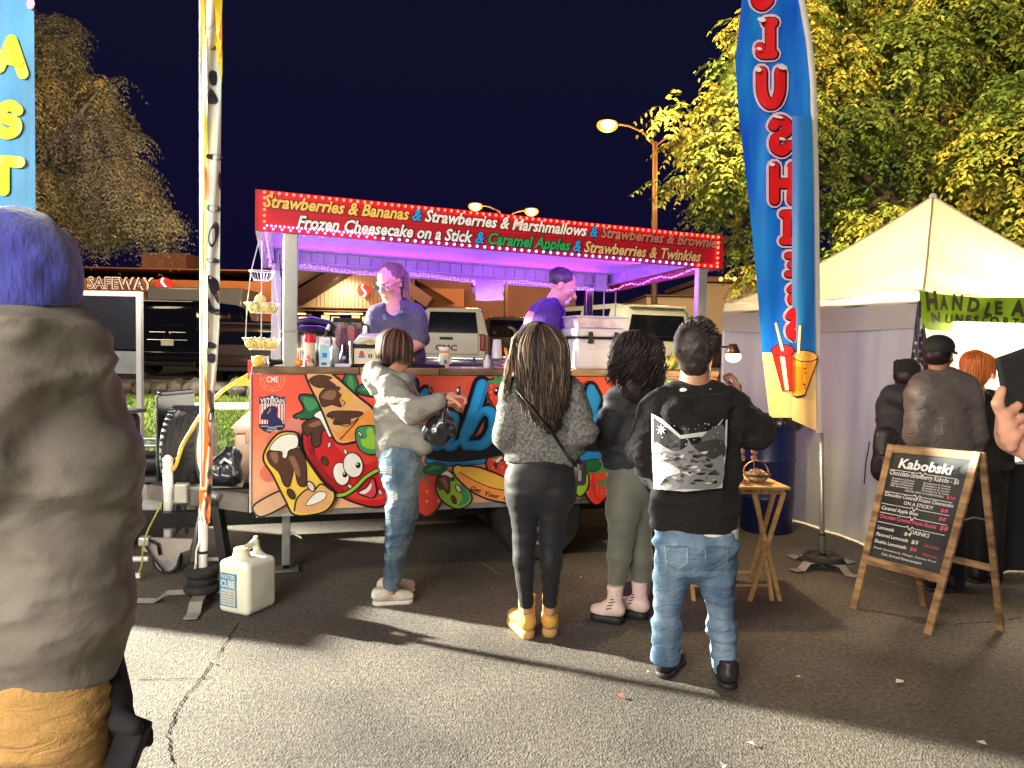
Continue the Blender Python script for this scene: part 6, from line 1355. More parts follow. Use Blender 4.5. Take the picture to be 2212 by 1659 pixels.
def hand(w, d, n, curl=.5, s=1.0, thumb=1, spread=.0):
    """palm, four unequal bent fingers and a side thumb. w wrist, d direction, n side to which the fingers close"""
    w = np.array(w, float); d = np.array(d, float); d /= np.linalg.norm(d); n = np.array(n, float); n -= d * (n @ d); n /= np.linalg.norm(n); l = np.cross(d, n) * thumb; out = []
    palm = w + d * .045 * s
    out.append(cap_(w, w + d * .03 * s, .024 * s, .028 * s, flat=(n, .7), k=.012)); out.append(cap_(w + d * .03 * s + l * .016 * s, w + d * .078 * s + l * .026 * s, .019 * s, .014 * s, flat=(n, .75), k=.012)); out.append(cap_(w + d * .03 * s - l * .012 * s, w + d * .074 * s - l * .028 * s, .019 * s, .013 * s, flat=(n, .75), k=.012)); out.append(ell_(palm, np.array((.03, .03, .03)) * s * .8, k=.01))
    for i, ln_ in enumerate((.072, .082, .077, .060)):
        b = w + d * .082 * s + l * (.030 - .020 * i) * s; a = curl * .5; p = b
        for j, fr in enumerate((.45, .30, .25)):
            dd = d * math.cos(a) + n * math.sin(a) + l * spread * (1.5 - i) * .15; dd /= np.linalg.norm(dd); p2 = p + dd * ln_ * fr * s
            out.append(cap_(p, p2, (.0092 - .0008 * j) * s, (.0088 - .0010 * j) * s, k=.0035)); p = p2; a += curl * .95
    p = w + d * .022 * s + l * .026 * s; dd = d * .62 + l * .72 + n * .25; dd /= np.linalg.norm(dd)
    for j, ln_ in enumerate((.036, .032, .024)):
        p2 = p + dd * ln_ * s; out.append(cap_(p, p2, (.0135 - .002 * j) * s, (.012 - .002 * j) * s, k=.006)); p = p2; dd = dd + d * .35 + n * curl * .55; dd /= np.linalg.norm(dd)
    return out
def shoe(fig, name, heel, toe, m_up, m_sole, h=.10, w=.042, ankle=.05, sole=.025, shaft=0.0, seed=1, heelblock=0.0, vox=.007):
    """heel and toe: ground points in the figure's frame"""
    a, b = np.array(heel, float), np.array(toe, float); d = (b - a) / np.linalg.norm(b - a); up = np.array((0, 0, 1.0)); z0 = sole
    P = [cap_(a + up * (z0 + .035), a + d * .05 + up * (z0 + .04), w * .88, w * .9), cap_(a + d * .06 + up * (z0 + .040), b - d * w + up * (z0 + .018), w * .95, w * .72), cap_(b - d * w * 1.7 + up * (z0 + .014), b - d * w * .8 + up * (z0 + .012), w * 1.0, w * .78, flat=(up, .75)), cap_(a + d * .02 + up * (z0 + .04), a + d * .025 + up * (z0 + h + shaft), w * .95, ankle)]
    o = sdf_mesh(name, P, m_up, fig.t, vox=vox, k=.03, folds=[(.004, (40, 40, 60), seed)], clip=[(a + up * z0, -up), (a + up * (z0 + h + shaft), up)])
    r = [cap_(a + up * z0 * .5 + d * .01, a + d * .08 + up * z0 * .5, w * .98, w * .85), cap_(a + d * .08 + up * z0 * .5, b - d * w * 1.1 + up * z0 * .5, w * .85, w * 1.08)]
    c = [(a, -up), (a + up * z0, up)]
    sdf_mesh('sole', r, m_sole, o, vox=vox, k=.02, clip=c)
    if heelblock:
        sdf_mesh('heel', [cap_(a + up * .0, a + up * heelblock, w * .80, w * .86)], m_sole, o, vox=vox, k=.01, clip=[(a, -up), (a + up * z0 * 1.05, up)])
    return o
def locks(name, parent, roots, path, n, m, r=.006, seed=1, seg=9, sides=5, kind=None, lump=0.0):
    """hair strands as tapered ribbons of tube: roots(t, rng) gives start, path(start, s, rng_vals) gives position"""
    rg_ = np.random.default_rng(seed); b = MB()
    for i in range(n):
        v = rg_.random(6); st_ = roots(i / n, v); pts = [path(st_, j / (seg - 1), v) for j in range(seg)]
        rad = [r * (.55 + .6 * math.sin(math.pi * min(1, .15 + j / (seg - 1) * .85))) * (1 if j < seg - 1 else .25) for j in range(seg)]
        b.tube(pts, rad, n=sides, mi=int(v[5] * (len(m) if isinstance(m, list) else 1)) , cap=False, flat=.55)
    return b.build(name, m, parent, smooth=True, kind=kind)
m_skin = mat('skin', (.52, .26, .17), .5, var=.08, vs=20, bump=.0004, bs=200); m_skin2 = mat('skin_tan', (.36, .17, .10), .5, var=.08, vs=20); m_skinp = mat('skin_rosy', (.60, .30, .23), .5, var=.10, vs=22)
for _m in (m_skin, m_skin2, m_skinp):
    _m.node_tree.nodes['Principled BSDF'].inputs['Subsurface Weight'].default_value = .12; _m.node_tree.nodes['Principled BSDF'].inputs['Subsurface Radius'].default_value = (.02, .008, .005)
def cloth(name, c, **k): return mat(name, c, k.pop('rough', .85), b2=(.012, 16, (1, 1, 1.6)), var=k.pop('var', .12), vs=k.pop('vs', 9), bump=k.pop('bump', .0012), bs=k.pop('bs', 260), sheen=k.pop('sheen', .04), spec=.2, **k)
def denim(name, lo, hi): return mat(name, lo, .85, b2=(.014, 13, (1, 1, 2.2)), vs=7, col2=hi, bump=.0012, bs=240, spec=.2, stretch=(1, 1, .45), detail=6, contrast=(.38, .66))

# ---------- woman in the light grey hoodie
f = Fig('woman in pale grey hoodie and ripped jeans facing the counter, black bag at her wrist', 4.5, 862)
hc = f.q(856, 758, 0); hd, HP, HM = head(hc, R(6), -.20, .98); body = hd + f.cb((852, 790, .02, 19, 850, 822, .02, 22), (848, 850, .02, 42, 866, 960, .02, 44, .8), (866, 975, -.04, 24, 866, 1120, -.05, 20), (866, 1120, -.05, 18, 845, 1275, -.02, 12), (866, 975, .08, 24, 866, 1110, .09, 19), (866, 1110, .09, 17, 847, 1266, .12, 12), (845, 845, -.16, 20, 892, 890, -.26, 16), (892, 890, -.26, 16, 962, 858, -.2, 10), (868, 840, .2, 20, 905, 895, .24, 14), (905, 895, .24, 14, 960, 872, .16, 10))
w_ = f.q(962, 857, -.2); body += hand(w_, (1, .1, .12), (0, .2, -1), 1.1, thumb=-1); w2 = f.q(958, 872, .16); body += hand(w2, (1, -.1, .1), (0, -.2, -1), 1.1)
bo_ = f.add('body', body, m_skin, vox=.0085, k=.022); eyes(HP, HM, bo_)
m_hood = cloth('hoodie_grey', (.26, .25, .225))
f.add('hoodie', f.c((846, 836, .02, 40, 858, 900, .02, 46, .85), (858, 900, .02, 48, 866, 955, .02, 52, .85), (866, 955, .02, 53, 866, 972, .02, 51, .85), (842, 838, -.15, 28, 893, 888, -.26, 25), (893, 888, -.26, 25, 948, 866, -.22, 16), (868, 836, .2, 27, 902, 892, .24, 23), (902, 892, .24, 22, 948, 876, .17, 16), (905, 935, -.05, 20, 915, 965, -.05, 20)), m_hood, vox=.0085, k=.035, folds=[(.020, (7, 7, 16), 2), (.007, (22, 22, 40), 3)], clip=[(f.q(868, 984), (.08, 0, -1))])
f.add('hem_rib', f.c((866, 976, .02, 49, 866, 990, .02, 48, .85)), cloth('hoodie_rib', (.40, .38, .34)), vox=.0085, k=.01, clip=[(f.q(868, 992), (.08, 0, -1)), (f.q(868, 974), (-.08, 0, 1))], folds=[(.004, (90, 90, 6), 5)])
f.add('hood', f.c((806, 800, -.03, 20, 830, 818, -.08, 22), (830, 818, -.08, 22, 872, 822, -.08, 15), (806, 800, .06, 20, 840, 806, .12, 20), (800, 815, .0, 19, 812, 842, .0, 15), (872, 822, -.06, 14, 886, 815, .05, 12)), m_hood, vox=.008, k=.03, folds=[(.012, (14, 14, 20), 8)])
m_j1 = denim('jeans_pale', (.055, .095, .15), (.22, .29, .34))
f.add('jeans', f.c((864, 980, -.01, 45, 864, 1010, -.02, 46, .9), (866, 1010, -.04, 42, 869, 1105, -.05, 33), (869, 1105, -.05, 33, 859, 1165, -.04, 26), (859, 1165, -.04, 26, 845, 1262, -.02, 16), (866, 1005, .08, 40, 868, 1105, .09, 31), (868, 1105, .09, 31, 858, 1170, .10, 24), (858, 1170, .10, 24, 846, 1258, .12, 15)), m_j1, vox=.0085, k=.02, folds=[(.022, (7, 7, 13), 12), (.010, (20, 20, 34), 13)], clip=[(f.q(845, 1272, 0), (-.15, 0, -1))])
for (x_, y_, w__, n_) in ((842, 1000, 12, 4), (857, 1055, 9, 4)):
    b = MB()
    for k in range(n_): p_ = f.q(x_, y_ + k * 4.5, -.02); b.tube([p_ + np.array((-w__ * f.k, -.135, 0)), p_ + np.array((0, -.140, .003)), p_ + np.array((w__ * f.k, -.135, -.002))], .0035, n=4)
    b.build('ripped_thread', mat('thread_white', (.7, .7, .66), .8), f.t, kind='stuff')
m_sn = mat('sneaker_knit', (.60, .56, .50), .85, var=.1, vs=50, bump=.001, bs=300); m_snw = mat('sole_white', (.75, .73, .68), .6, var=.05)
g1 = G(812, 1311) - f.o; g2 = G(892, 1303) - f.o
shoe(f, 'sneaker', (g1.x, g1.y + .04, 0), (g2.x, g2.y + .02, 0), m_sn, m_snw, h=.075, w=.040, ankle=.036, sole=.024); shoe(f, 'sneaker', (g1.x + .0, g1.y + .22, 0), (g2.x - .02, g2.y + .24, 0), m_sn, m_snw, h=.075, w=.040, ankle=.036, sole=.024)
m_hb = mat('hair_dark_brown', (.022, .010, .008), .6, var=.5, vs=16, stretch=(5, 5, .6), spec=.35); m_hh = mat('hair_highlight', (.15, .075, .045), .65, var=.4, vs=20, spec=.6); m_hr = mat('hair_auburn', (.09, .028, .020), .38, var=.3, vs=20, spec=.35)
hr = [ell_(HP(0, -.020, .03), np.array((.084, .102, .092)), rot=HM), ell_(HP(0, -.045, -.04), np.array((.070, .062, .07)), rot=HM)]
hair = f.add('hair', hr, m_hb, vox=.007, k=.03, folds=[(.006, (60, 60, 14), 4)], clip=[(HP(0, .052, .02), HM @ np.array((0, 1, -.4)))])
cH = HP(0, -.018, .03)
def p1_(s0, s_, v):
    a = v[0] * 6.28; tt = s_ * 1.9; d = np.array((math.cos(a) * math.sin(min(tt, 1.5)), math.sin(a) * math.sin(min(tt, 1.5)), math.cos(min(tt, 1.57)))); q_ = cH + HM @ (d * np.array((.086, .104, .094)) * (1.02 + .05 * v[1])); q_[2] -= max(0, tt - 1.3) * .15 * (.8 + .4 * v[2]); return q_
locks('hair_strand', hair, lambda t, v: None, lambda s0, s_, v: p1_(s0, s_, np.array([(v[0] * .70 + .65) % 1, *v[1:]])), 460, [m_hb, m_hb, m_hr, m_hb, m_hb, m_hr, m_hh], r=.0040, seed=3, seg=10, sides=4, kind='stuff')
b = MB(); e1 = HP(.052, .080, .010); e2 = HP(-.052, .080, .010)
for s_ in (1, -1): b.box(HP(s_ * .031, .098, .004), (.040, .040, .034), rot=Matrix(HM.tolist()) @ Matrix.Diagonal((1, .12, 1)))
sg_ = b.build('sunglasses', m_glassdark, f.t, bevel=.003); MB().tube([HP(.054, .092, .010), HP(.080, .02, .012), HP(.080, -.02, .004)], .0028, n=5).build('temple', m_black, sg_); MB().tube([HP(-.054, .092, .010), HP(-.080, .02, .012), HP(-.080, -.02, .004)], .0028, n=5).build('temple', m_black, sg_)
p = Vector(w_) + f.o; t = thing('key_fob', 'black gadget with a white spot in the raised hand of the hooded woman', 'gadget', p + Vector((.075, -.01, .015))); MB().bbox((0, 0, .02), (.022, .03, .055), .008).build('body', m_black, t, auto=True); MB().bbox((-.004, -.018, .025), (.010, .006, .014), .002).build('button', m_white, t)
t = thing('black_bag', 'small shiny black plastic bag hanging from the wrist of the hooded woman', 'bag', p + Vector((-.02, -.02, -.26)))
sdf_mesh('bag', [cap_((-.01, 0, .06), (.03, 0, .08), .075, .06, flat=((0, 1, 0), .6)), cap_((.01, 0, .12), (.03, 0, .22), .040, .010), cap_((-.05, 0, .05), (-.06, 0, .06), .04)], mat('bag_black', (.015, .015, .022)), t, vox=.007, k=.04, folds=[(.012, (26, 26, 14), 9), (.005, (60, 60, 40), 10)]); MB().tube([(.028, 0, .20), (.032, .0, .26), (.02, 0, .28)], .006, n=6).build('handle', mat('bag_black', (0, 0, 0)), t)

# ---------- woman with long highlighted hair
f = Fig('woman with long highlighted hair, grey sweater, black leggings and yellow boots', 3.98, 1168)
hc = f.q(1163, 752, .03); hd, HP, HM = head(hc, R(92), -.1, 1.0)
body = hd + f.cb((1163, 790, .03, 22, 1165, 835, .02, 26), (1165, 860, .02, 60, 1168, 985, .02, 62, .6), (1132, 1040, .02, 34, 1133, 1160, 0, 24), (1133, 1160, 0, 22, 1137, 1320, .02, 16), (1198, 1040, .02, 34, 1191, 1160, 0, 24), (1191, 1160, 0, 22, 1188, 1320, .02, 16), (1112, 860, .02, 24, 1096, 945, .0, 18), (1096, 945, 0, 18, 1128, 980, .16, 12), (1230, 860, .02, 24, 1262, 945, .0, 18), (1262, 945, 0, 18, 1230, 985, .16, 12))
body += hand(f.q(1132, 985, .17), (.6, .8, -.1), (0, .2, 1), .8) + hand(f.q(1226, 988, .17), (-.6, .8, -.1), (0, .2, 1), .8, thumb=-1)
bo_ = f.add('body', body, m_skin, vox=.009, k=.025); eyes(HP, HM, bo_)
m_sw = mat('sweater_melange', (.075, .075, .072), .95, vs=70, col2=(.21, .21, .20), bump=.002, bs=200, sheen=.05, spec=.2, detail=8, contrast=(.35, .65))
f.add('sweater', f.c((1168, 858, .02, 70, 1168, 930, .02, 68, .58), (1168, 930, .02, 70, 1170, 985, .02, 80, .58), (1122, 842, .02, 34, 1222, 842, .02, 34, .8), (1110, 850, .02, 32, 1094, 940, -.01, 27), (1094, 940, -.01, 27, 1124, 978, .14, 20), (1230, 850, .02, 34, 1260, 935, -.01, 29), (1260, 935, -.01, 29, 1232, 982, .14, 21)), m_sw, vox=.009, k=.03, folds=[(.022, (5, 5, 17), 21), (.008, (16, 16, 40), 22)], clip=[(f.q(1168, 998), (0, 0, -1))])
f.add('hem_rib', f.c((1170, 985, .02, 78, 1170, 1004, .02, 76, .58)), mat('sweater_rib', (.15, .15, .145), .95, vs=60), vox=.009, k=.01, clip=[(f.q(1168, 1006), (0, 0, -1)), (f.q(1168, 986), (0, 0, 1))], folds=[(.006, (110, 20, 3), 5)])
m_leg = mat('leggings_black', (.013, .013, .016), .6, var=.1, sheen=.08, spec=.3)
f.add('leggings', f.c((1168, 1000, .02, 66, 1166, 1040, -.01, 72, .66), (1132, 1035, 0, 43, 1134, 1065, -.02, 43), (1205, 1035, 0, 43, 1204, 1065, -.02, 43), (1130, 1060, 0, 38, 1133, 1160, .0, 25), (1133, 1160, 0, 25, 1131, 1210, -.02, 23), (1131, 1210, -.02, 23, 1137, 1305, .0, 16), (1200, 1060, 0, 39, 1191, 1160, .0, 26), (1191, 1160, 0, 26, 1190, 1215, -.02, 24), (1190, 1215, -.02, 24, 1188, 1300, .0, 16)), m_leg, vox=.009, k=.022, folds=[(.006, (14, 14, 40), 23)], clip=[(f.q(1168, 1312), (0, 0, -1))])
m_boot = mat('boot_yellow', (.62, .34, .07), .7, var=.15, vs=9, bump=.001, bs=120); m_boots = mat('boot_sole', (.55, .34, .13), .7)
for hx, hy, tx, nm in ((1140, 1384, -.05, 1), (1188, 1380, .02, 2)):
    g1 = G(hx, hy) - f.o; o = shoe(f, 'boot', (g1.x, g1.y + .035, 0), (g1.x + tx - .035 * (nm == 1), g1.y + .26, 0), m_boot, m_boots, h=.11, w=.043, ankle=.047, sole=.045, shaft=.075, seed=nm)
g = f.q(1150, 1305); 
# hair: a full fall to mid-back, parted strands of dark brown and blonde
m_h2 = mat('hair_ash', (.050, .030, .019), .65, var=.4, vs=14, stretch=(6, 6, .5), spec=.6); m_h3 = mat('hair_blonde', (.20, .13, .075), .65, var=.3, vs=14, spec=.5); m_h4 = mat('hair_near_black', (.020, .013, .011), .6, var=.4, vs=14, spec=.35)
hair = f.add('hair', f.c((1162, 738, .0, 44, 1165, 775, -.01, 47, .9), (1165, 775, -.02, 46, 1172, 850, -.05, 48, .55), (1172, 850, -.06, 46, 1188, 910, -.09, 26, .5)), m_h4, vox=.008, k=.04, folds=[(.008, (50, 50, 7), 31)])
cH = f.q(1163, 745, 0)
def p2(s0, s_, v):
    sx_ = (v[0] - .5) * 2; dz = -(.47 + .10 * v[3] - .12 * abs(sx_)) * s_ ** 1.15
    return np.array((cH[0] + sx_ * (.02 + .118 * min(1, s_ * 3.2) ** .6) + .030 * s_ + (.014 * math.sin(s_ * 9 + v[1] * 6)) * s_ - sx_ * .045 * max(0, s_ - .6), cH[1] - .012 - .098 * min(1, s_ * 3.5) ** .6 * math.sqrt(max(.05, 1 - sx_ * sx_ * .8)) - .02 * v[2] - .03 * max(0, s_ - .35), cH[2] + .112 + dz + .0))
ds = RNG.random(10)
locks('hair_strand', hair, lambda t, v: cH, p2, 720, [m_h4, m_h2, m_h4, m_h2, m_h4, m_h3, m_h2], r=.0042, seed=5, seg=13, sides=4, kind='stuff')
def p3_(s0, s_, v):
    sg = -1 if v[0] < .72 else 1; q_ = .9 + .1 * v[1]; return np.array((cH[0] + sg * (.03 + .105 * q_ * min(1, s_ * 3) ** .6) + (-.035 * s_ * s_ if sg < 0 else .02 * s_) + .016 * math.sin(s_ * 8 + v[1] * 5) * s_, cH[1] - .07 * v[2] * min(1, s_ * 3) - .015, cH[2] + .108 - .34 * s_ ** 1.15 * (.8 + .4 * v[3])))
locks('hair_strand', hair, lambda t, v: cH, p3_, 190, [m_h3, m_h2, m_h3, m_h4], r=.0040, seed=6, seg=13, sides=4, kind='stuff')
# shoulder-bag
S0 = [f.q(1118, 842, -.10), f.q(1150, 880, -.15), f.q(1190, 930, -.155), f.q(1230, 990, -.12), f.q(1245, 1005, -.05)]
t = thing('crossbody_bag', 'dark crossbody bag with a metal buckle on the hip of the long-haired woman', 'bag', f.o)
MB().tube([(-0.0 + a[0], a[1], a[2]) for a in S0], .019, n=8, flat=.25).build('strap', m_black, t, smooth=True); q_ = f.q(1250, 1020, .02); MB().bbox(q_, (.07, .16, .12), .02).build('pouch', mat('bag_leather', (.03, .02, .02), .4), t, auto=True); MB().bbox(q_ + np.array((-.0, -.09, -.0)), (.02, .012, .06), .004).build('buckle', m_chrome, t)

# ---------- woman with dark curls
f = Fig('woman with dark curly hair, black jacket and grey-green leggings in pink and white boots', 4.3, 1362)
hc = f.q(1374, 765, .03); hd, HP, HM = head(hc, R(112), -.05, .98)
body = hd + f.cb((1374, 800, .03, 20, 1376, 835, .02, 24), (1376, 865, .02, 48, 1372, 985, .02, 50, .7), (1350, 1040, 0, 34, 1345, 1150, 0, 24), (1345, 1150, 0, 22, 1328, 1270, 0, 16), (1375, 1040, .06, 34, 1378, 1150, .06, 24), (1378, 1150, .06, 22, 1385, 1270, .06, 16), (1330, 870, 0, 20, 1308, 950, -.02, 16), (1308, 950, -.02, 16, 1336, 990, .14, 11), (1425, 870, 0, 20, 1440, 950, 0, 16), (1440, 950, 0, 15, 1410, 985, .14, 11))
body += hand(f.q(1338, 992, .15), (.5, .8, -.1), (0, .2, 1), .9) + hand(f.q(1408, 988, .15), (-.6, .8, -.1), (0, .2, 1), .9, thumb=-1)
bo_ = f.add('body', body, m_skin2, vox=.009, k=.025); eyes(HP, HM, bo_)
m_bj = mat('jacket_black', (.012, .013, .018), .7, var=.2, vs=6, sheen=.06, bump=.001, bs=200)
f.add('jacket', f.c((1374, 872, .02, 58, 1368, 960, .02, 60, .7), (1340, 862, .02, 30, 1415, 862, .02, 30), (1334, 868, .0, 30, 1308, 945, -.02, 27), (1308, 945, -.02, 27, 1330, 990, .12, 24), (1420, 868, .0, 30, 1442, 950, 0, 26), (1442, 950, 0, 26, 1412, 990, .12, 22), (1366, 960, .02, 62, 1364, 1000, .02, 60, .7)), m_bj, vox=.009, k=.035, folds=[(.024, (6, 6, 14), 41), (.008, (18, 18, 30), 42)], clip=[(f.q(1368, 1014), (0, 0, -1))])
m_lg = mat('leggings_sage', (.13, .135, .11), .7, var=.08, sheen=.3, spec=.3)
f.add('leggings', f.c((1366, 1010, .02, 50, 1362, 1045, 0, 54, .8), (1348, 1045, -.02, 36, 1346, 1100, -.03, 37), (1376, 1045, .06, 38, 1378, 1100, .06, 37), (1346, 1100, -.03, 37, 1342, 1165, -.01, 27), (1342, 1165, -.01, 27, 1338, 1200, -.02, 26), (1338, 1200, -.02, 26, 1330, 1278, 0, 17), (1378, 1100, .06, 36, 1380, 1165, .07, 27), (1380, 1165, .07, 27, 1382, 1205, .06, 27), (1382, 1205, .06, 27, 1386, 1285, .06, 18)), m_lg, vox=.009, k=.022, folds=[(.006, (14, 14, 36), 43)], clip=[(f.q(1366, 1290), (0, 0, -1))])
m_pb = mat('boot_pink_white', (.74, .58, .50), .45, vs=5, col2=(.68, .40, .52), bump=.0006, bs=100, contrast=(.45, .7)); m_bs = mat('sole_black', (.015, .015, .016), .6, var=.1)
for hx, hy, tx, ty, nm in ((1345, 1352, -.17, .10, 3), (1398, 1342, -.20, .14, 4)):
    g1 = G(hx, hy) - f.o; o = shoe(f, 'boot', (g1.x - .02, g1.y + .03, 0), (g1.x + tx, g1.y + ty, 0), m_pb, m_bs, h=.15, w=.042, ankle=.046, sole=.045, shaft=.02, seed=nm)
    b = MB(); a_ = np.array((g1.x + tx * .45, g1.y + ty * .45 - .035, .10))
    for k in range(5): b.tube([a_ + np.array((-.02 + k * .008, -.005, -.01 + k * .018)), a_ + np.array((.012 + k * .008, -.012, .0 + k * .018))], .003, n=4)
    b.build('lace', m_black, o, kind='stuff')
m_hk = mat('hair_black', (.012, .007, .008), .5, var=.4, vs=16, spec=.4); m_hk2 = mat('hair_black_brown', (.035, .020, .016), .5, var=.4, vs=16, spec=.4)
hair = f.add('hair', f.c((1374, 752, .0, 40, 1376, 780, -.01, 42, .9), (1376, 785, -.02, 42, 1378, 835, -.04, 44, .7)), m_hk, vox=.008, k=.04, folds=[(.012, (30, 30, 14), 51)])
cH3 = f.q(1375, 752, 0)
def p4_(s0, s_, v):
    a = v[0] * 2.9 + .12 + math.pi; rr_ = .03 + .098 * min(1, s_ * 3) ** .6 + .03 * s_ * v[1]; w_ = .020 * s_
    return np.array((cH3[0] + rr_ * math.cos(a) * 1.05 + w_ * math.sin(s_ * 17 + v[2] * 6), cH3[1] + rr_ * math.sin(a) * .85 + w_ * math.cos(s_ * 17 + v[2] * 6), cH3[2] + .098 - .30 * (.75 + .35 * v[3]) * s_ ** 1.2))
locks('hair_strand', hair, lambda t, v: cH3, p4_, 480, [m_hk, m_hk, m_hk2], r=.0045, seed=8, seg=20, sides=4, kind='stuff')

# ---------- boy in the black hoodie
f = Fig('boy in black hoodie with mountain print on the back and cuffed blue jeans', 3.52, 1505)
hc = f.q(1503, 757, .0); hd, HP, HM = head(hc, R(68), .0, 1.03)
body = hd + f.cb((1503, 800, 0, 32, 1500, 850, 0, 36), (1500, 880, 0, 80, 1502, 1040, 0, 80, .6), (1455, 1140, 0, 44, 1449, 1250, 0, 32), (1449, 1250, 0, 30, 1438, 1420, 0, 22), (1550, 1140, 0, 44, 1551, 1260, 0, 32), (1551, 1260, 0, 30, 1566, 1440, 0, 22), (1420, 880, 0, 32, 1385, 980, 0, 24), (1385, 980, 0, 24, 1415, 1040, .18, 16), (1590, 880, 0, 32, 1635, 925, .06, 25), (1635, 925, .06, 24, 1594, 862, .16, 17))
body += hand(f.q(1597, 858, .15), (-.25, .0, 1), (-.9, .2, 0), 1.25, 1.05, thumb=-1) + hand(f.q(1418, 1045, .2), (.5, .8, -.1), (0, .2, 1), .9)
bo_ = f.add('body', body, m_skin2, vox=.009, k=.025); eyes(HP, HM, bo_)
m_bh = cloth('hoodie_black', (.014, .0125, .014), bump=.001)
f.add('hoodie', f.c((1502, 910, .0, 94, 1500, 1000, .0, 98, .62), (1500, 1000, 0, 98, 1502, 1130, 0, 94, .62), (1440, 884, .0, 42, 1562, 884, .0, 40, .85), (1426, 895, .0, 46, 1392, 975, -.01, 36), (1392, 975, -.01, 36, 1418, 1045, .15, 26), (1582, 895, .0, 44, 1628, 928, .05, 40), (1628, 928, .05, 38, 1597, 872, .15, 27)), m_bh, vox=.0095, k=.04, folds=[(.032, (5, 5, 12), 61), (.012, (13, 13, 26), 62)], clip=[(f.q(1502, 1143), (0, 0, -1))])
f.add('hood', f.c((1436, 862, -.03, 24, 1462, 892, -.10, 26, .7), (1462, 892, -.10, 26, 1503, 920, -.135, 24, .7), (1503, 920, -.135, 24, 1544, 888, -.10, 26, .7), (1544, 888, -.10, 26, 1572, 858, -.03, 24, .7), (1470, 880, -.09, 26, 1538, 878, -.09, 26, .6), (1440, 862, .04, 16, 1565, 860, .04, 16)), m_bh, vox=.0095, k=.04, folds=[(.022, (9, 9, 26), 64), (.008, (20, 20, 40), 65)])
f.add('shirt', f.c((1466, 852, 0, 14, 1542, 848, 0, 14), (1475, 850, -.06, 13, 1530, 848, -.06, 13)), mat('tee_white', (.72, .72, .66), .9, bump=.001), vox=.009, k=.02)
f.add('shirt_hem', f.c((1504, 1130, 0, 90, 1506, 1158, 0, 90, .64)), mat('tee_white', (.72, .72, .66)), vox=.0095, k=.02, clip=[(f.q(1440, 1152), (-.06, 0, -1)), (f.q(1504, 1135), (0, 0, 1))])
# the printed picture: night mountains
def onback(a, b, h):
    # (a, b) in view pixels, laid on the cloth
    return f.q(a, b, -.205 - .012 * math.sin((a - 1400) * .03) - h + .10 * ((a - 1494) / 100) ** 2 - .014 * (b - 980) / 90)
pr = Print(onback, base=.004, step=.0008, fine=22)
g0_, g1_, g2_, g3_, g4_ = [I('print_grey%d' % i, v_, v_, v_) for i, v_ in enumerate((.012, .05, .12, .22, .55))]
pr.poly([(1407, 893), (1430, 905), (1470, 940), (1540, 930), (1572, 893), (1570, 960), (1560, 1054), (1480, 1062), (1412, 1056), (1408, 970)], g4_, sm=False)
pr.poly([(1411, 900), (1430, 915), (1470, 948), (1540, 940), (1568, 898), (1565, 960), (1556, 1049), (1480, 1056), (1417, 1050), (1412, 970)], g0_, sm=False)
pr.poly([(1520, 940), (1562, 918), (1563, 975), (1540, 985), (1515, 975)], g2_); pr.poly([(1500, 960), (1560, 950), (1562, 990), (1510, 985)], g1_)
pr.poly([(1412, 960), (1440, 968), (1460, 975), (1482, 965), (1487, 950), (1495, 962), (1515, 980), (1540, 992), (1562, 985), (1556, 1049), (1480, 1056), (1417, 1050)], g3_)
rq_ = random.Random(3)
for k in range(70):
    x_ = rq_.uniform(1418, 1552); y_ = rq_.uniform(975, 1046); w_ = rq_.uniform(3, 12); pr.poly([(x_ - w_, y_ + rq_.uniform(-2, 2)), (x_, y_ - rq_.uniform(1, 4)), (x_ + w_, y_ + rq_.uniform(-3, 3)), (x_ + w_ * .2, y_ + rq_.uniform(2, 5))], [g4_, g1_, g0_, g2_, g1_][k % 5], k=2, up=(k % 12 == 0))
pr.poly([(1418, 1000), (1450, 1004), (1470, 1020), (1440, 1030), (1425, 1046), (1418, 1040)], g4_)
pr.poly([(1428 + (12 if k % 2 == 0 else 4) * math.cos(k * .393), 928 + (14 if k % 2 == 0 else 4) * math.sin(k * .393)) for k in range(16)], g4_, sm=False)
for k in range(22): pr.ell((rq_.uniform(1425, 1560), rq_.uniform(915, 975)), (rq_.uniform(.6, 1.8),) * 2, g4_, n=6, up=(k == 0))
pr.build('printed_picture', f.t)
m_j2 = denim('jeans_blue', (.07, .12, .20), (.22, .31, .42))
f.add('jeans', f.c((1500, 1140, 0, 82, 1502, 1175, -.01, 84, .68), (1456, 1170, -.01, 46, 1449, 1250, -.01, 34), (1449, 1250, -.01, 34, 1440, 1340, 0, 30), (1440, 1340, 0, 30, 1438, 1415, 0, 30), (1552, 1170, -.01, 46, 1551, 1255, -.01, 35), (1551, 1255, -.01, 35, 1560, 1360, 0, 31), (1560, 1360, 0, 31, 1567, 1440, 0, 27)), m_j2, vox=.0095, k=.022, folds=[(.020, (6, 6, 16), 71), (.009, (18, 18, 36), 72)], clip=[(f.q(1505, 1448), (0, 0, -1)), (f.q(1440, 1432), (-.35, 0, -1))])
f.add('jeans_cuff', f.c((1439, 1405, 0, 32, 1437, 1424, 0, 32), k=.01), m_j2, vox=.009, k=.01, clip=[(f.q(1440, 1430), (0, 0, -1)), (f.q(1440, 1400), (0, 0, 1))], folds=[(.006, (30, 30, 20), 5)]); f.add('jeans_cuff', f.c((1566, 1425, 0, 29, 1568, 1446, 0, 29)), m_j2, vox=.009, k=.01, clip=[(f.q(1575, 1452), (0, 0, -1)), (f.q(1575, 1420), (0, 0, 1))], folds=[(.006, (30, 30, 20), 6)])
b = MB()
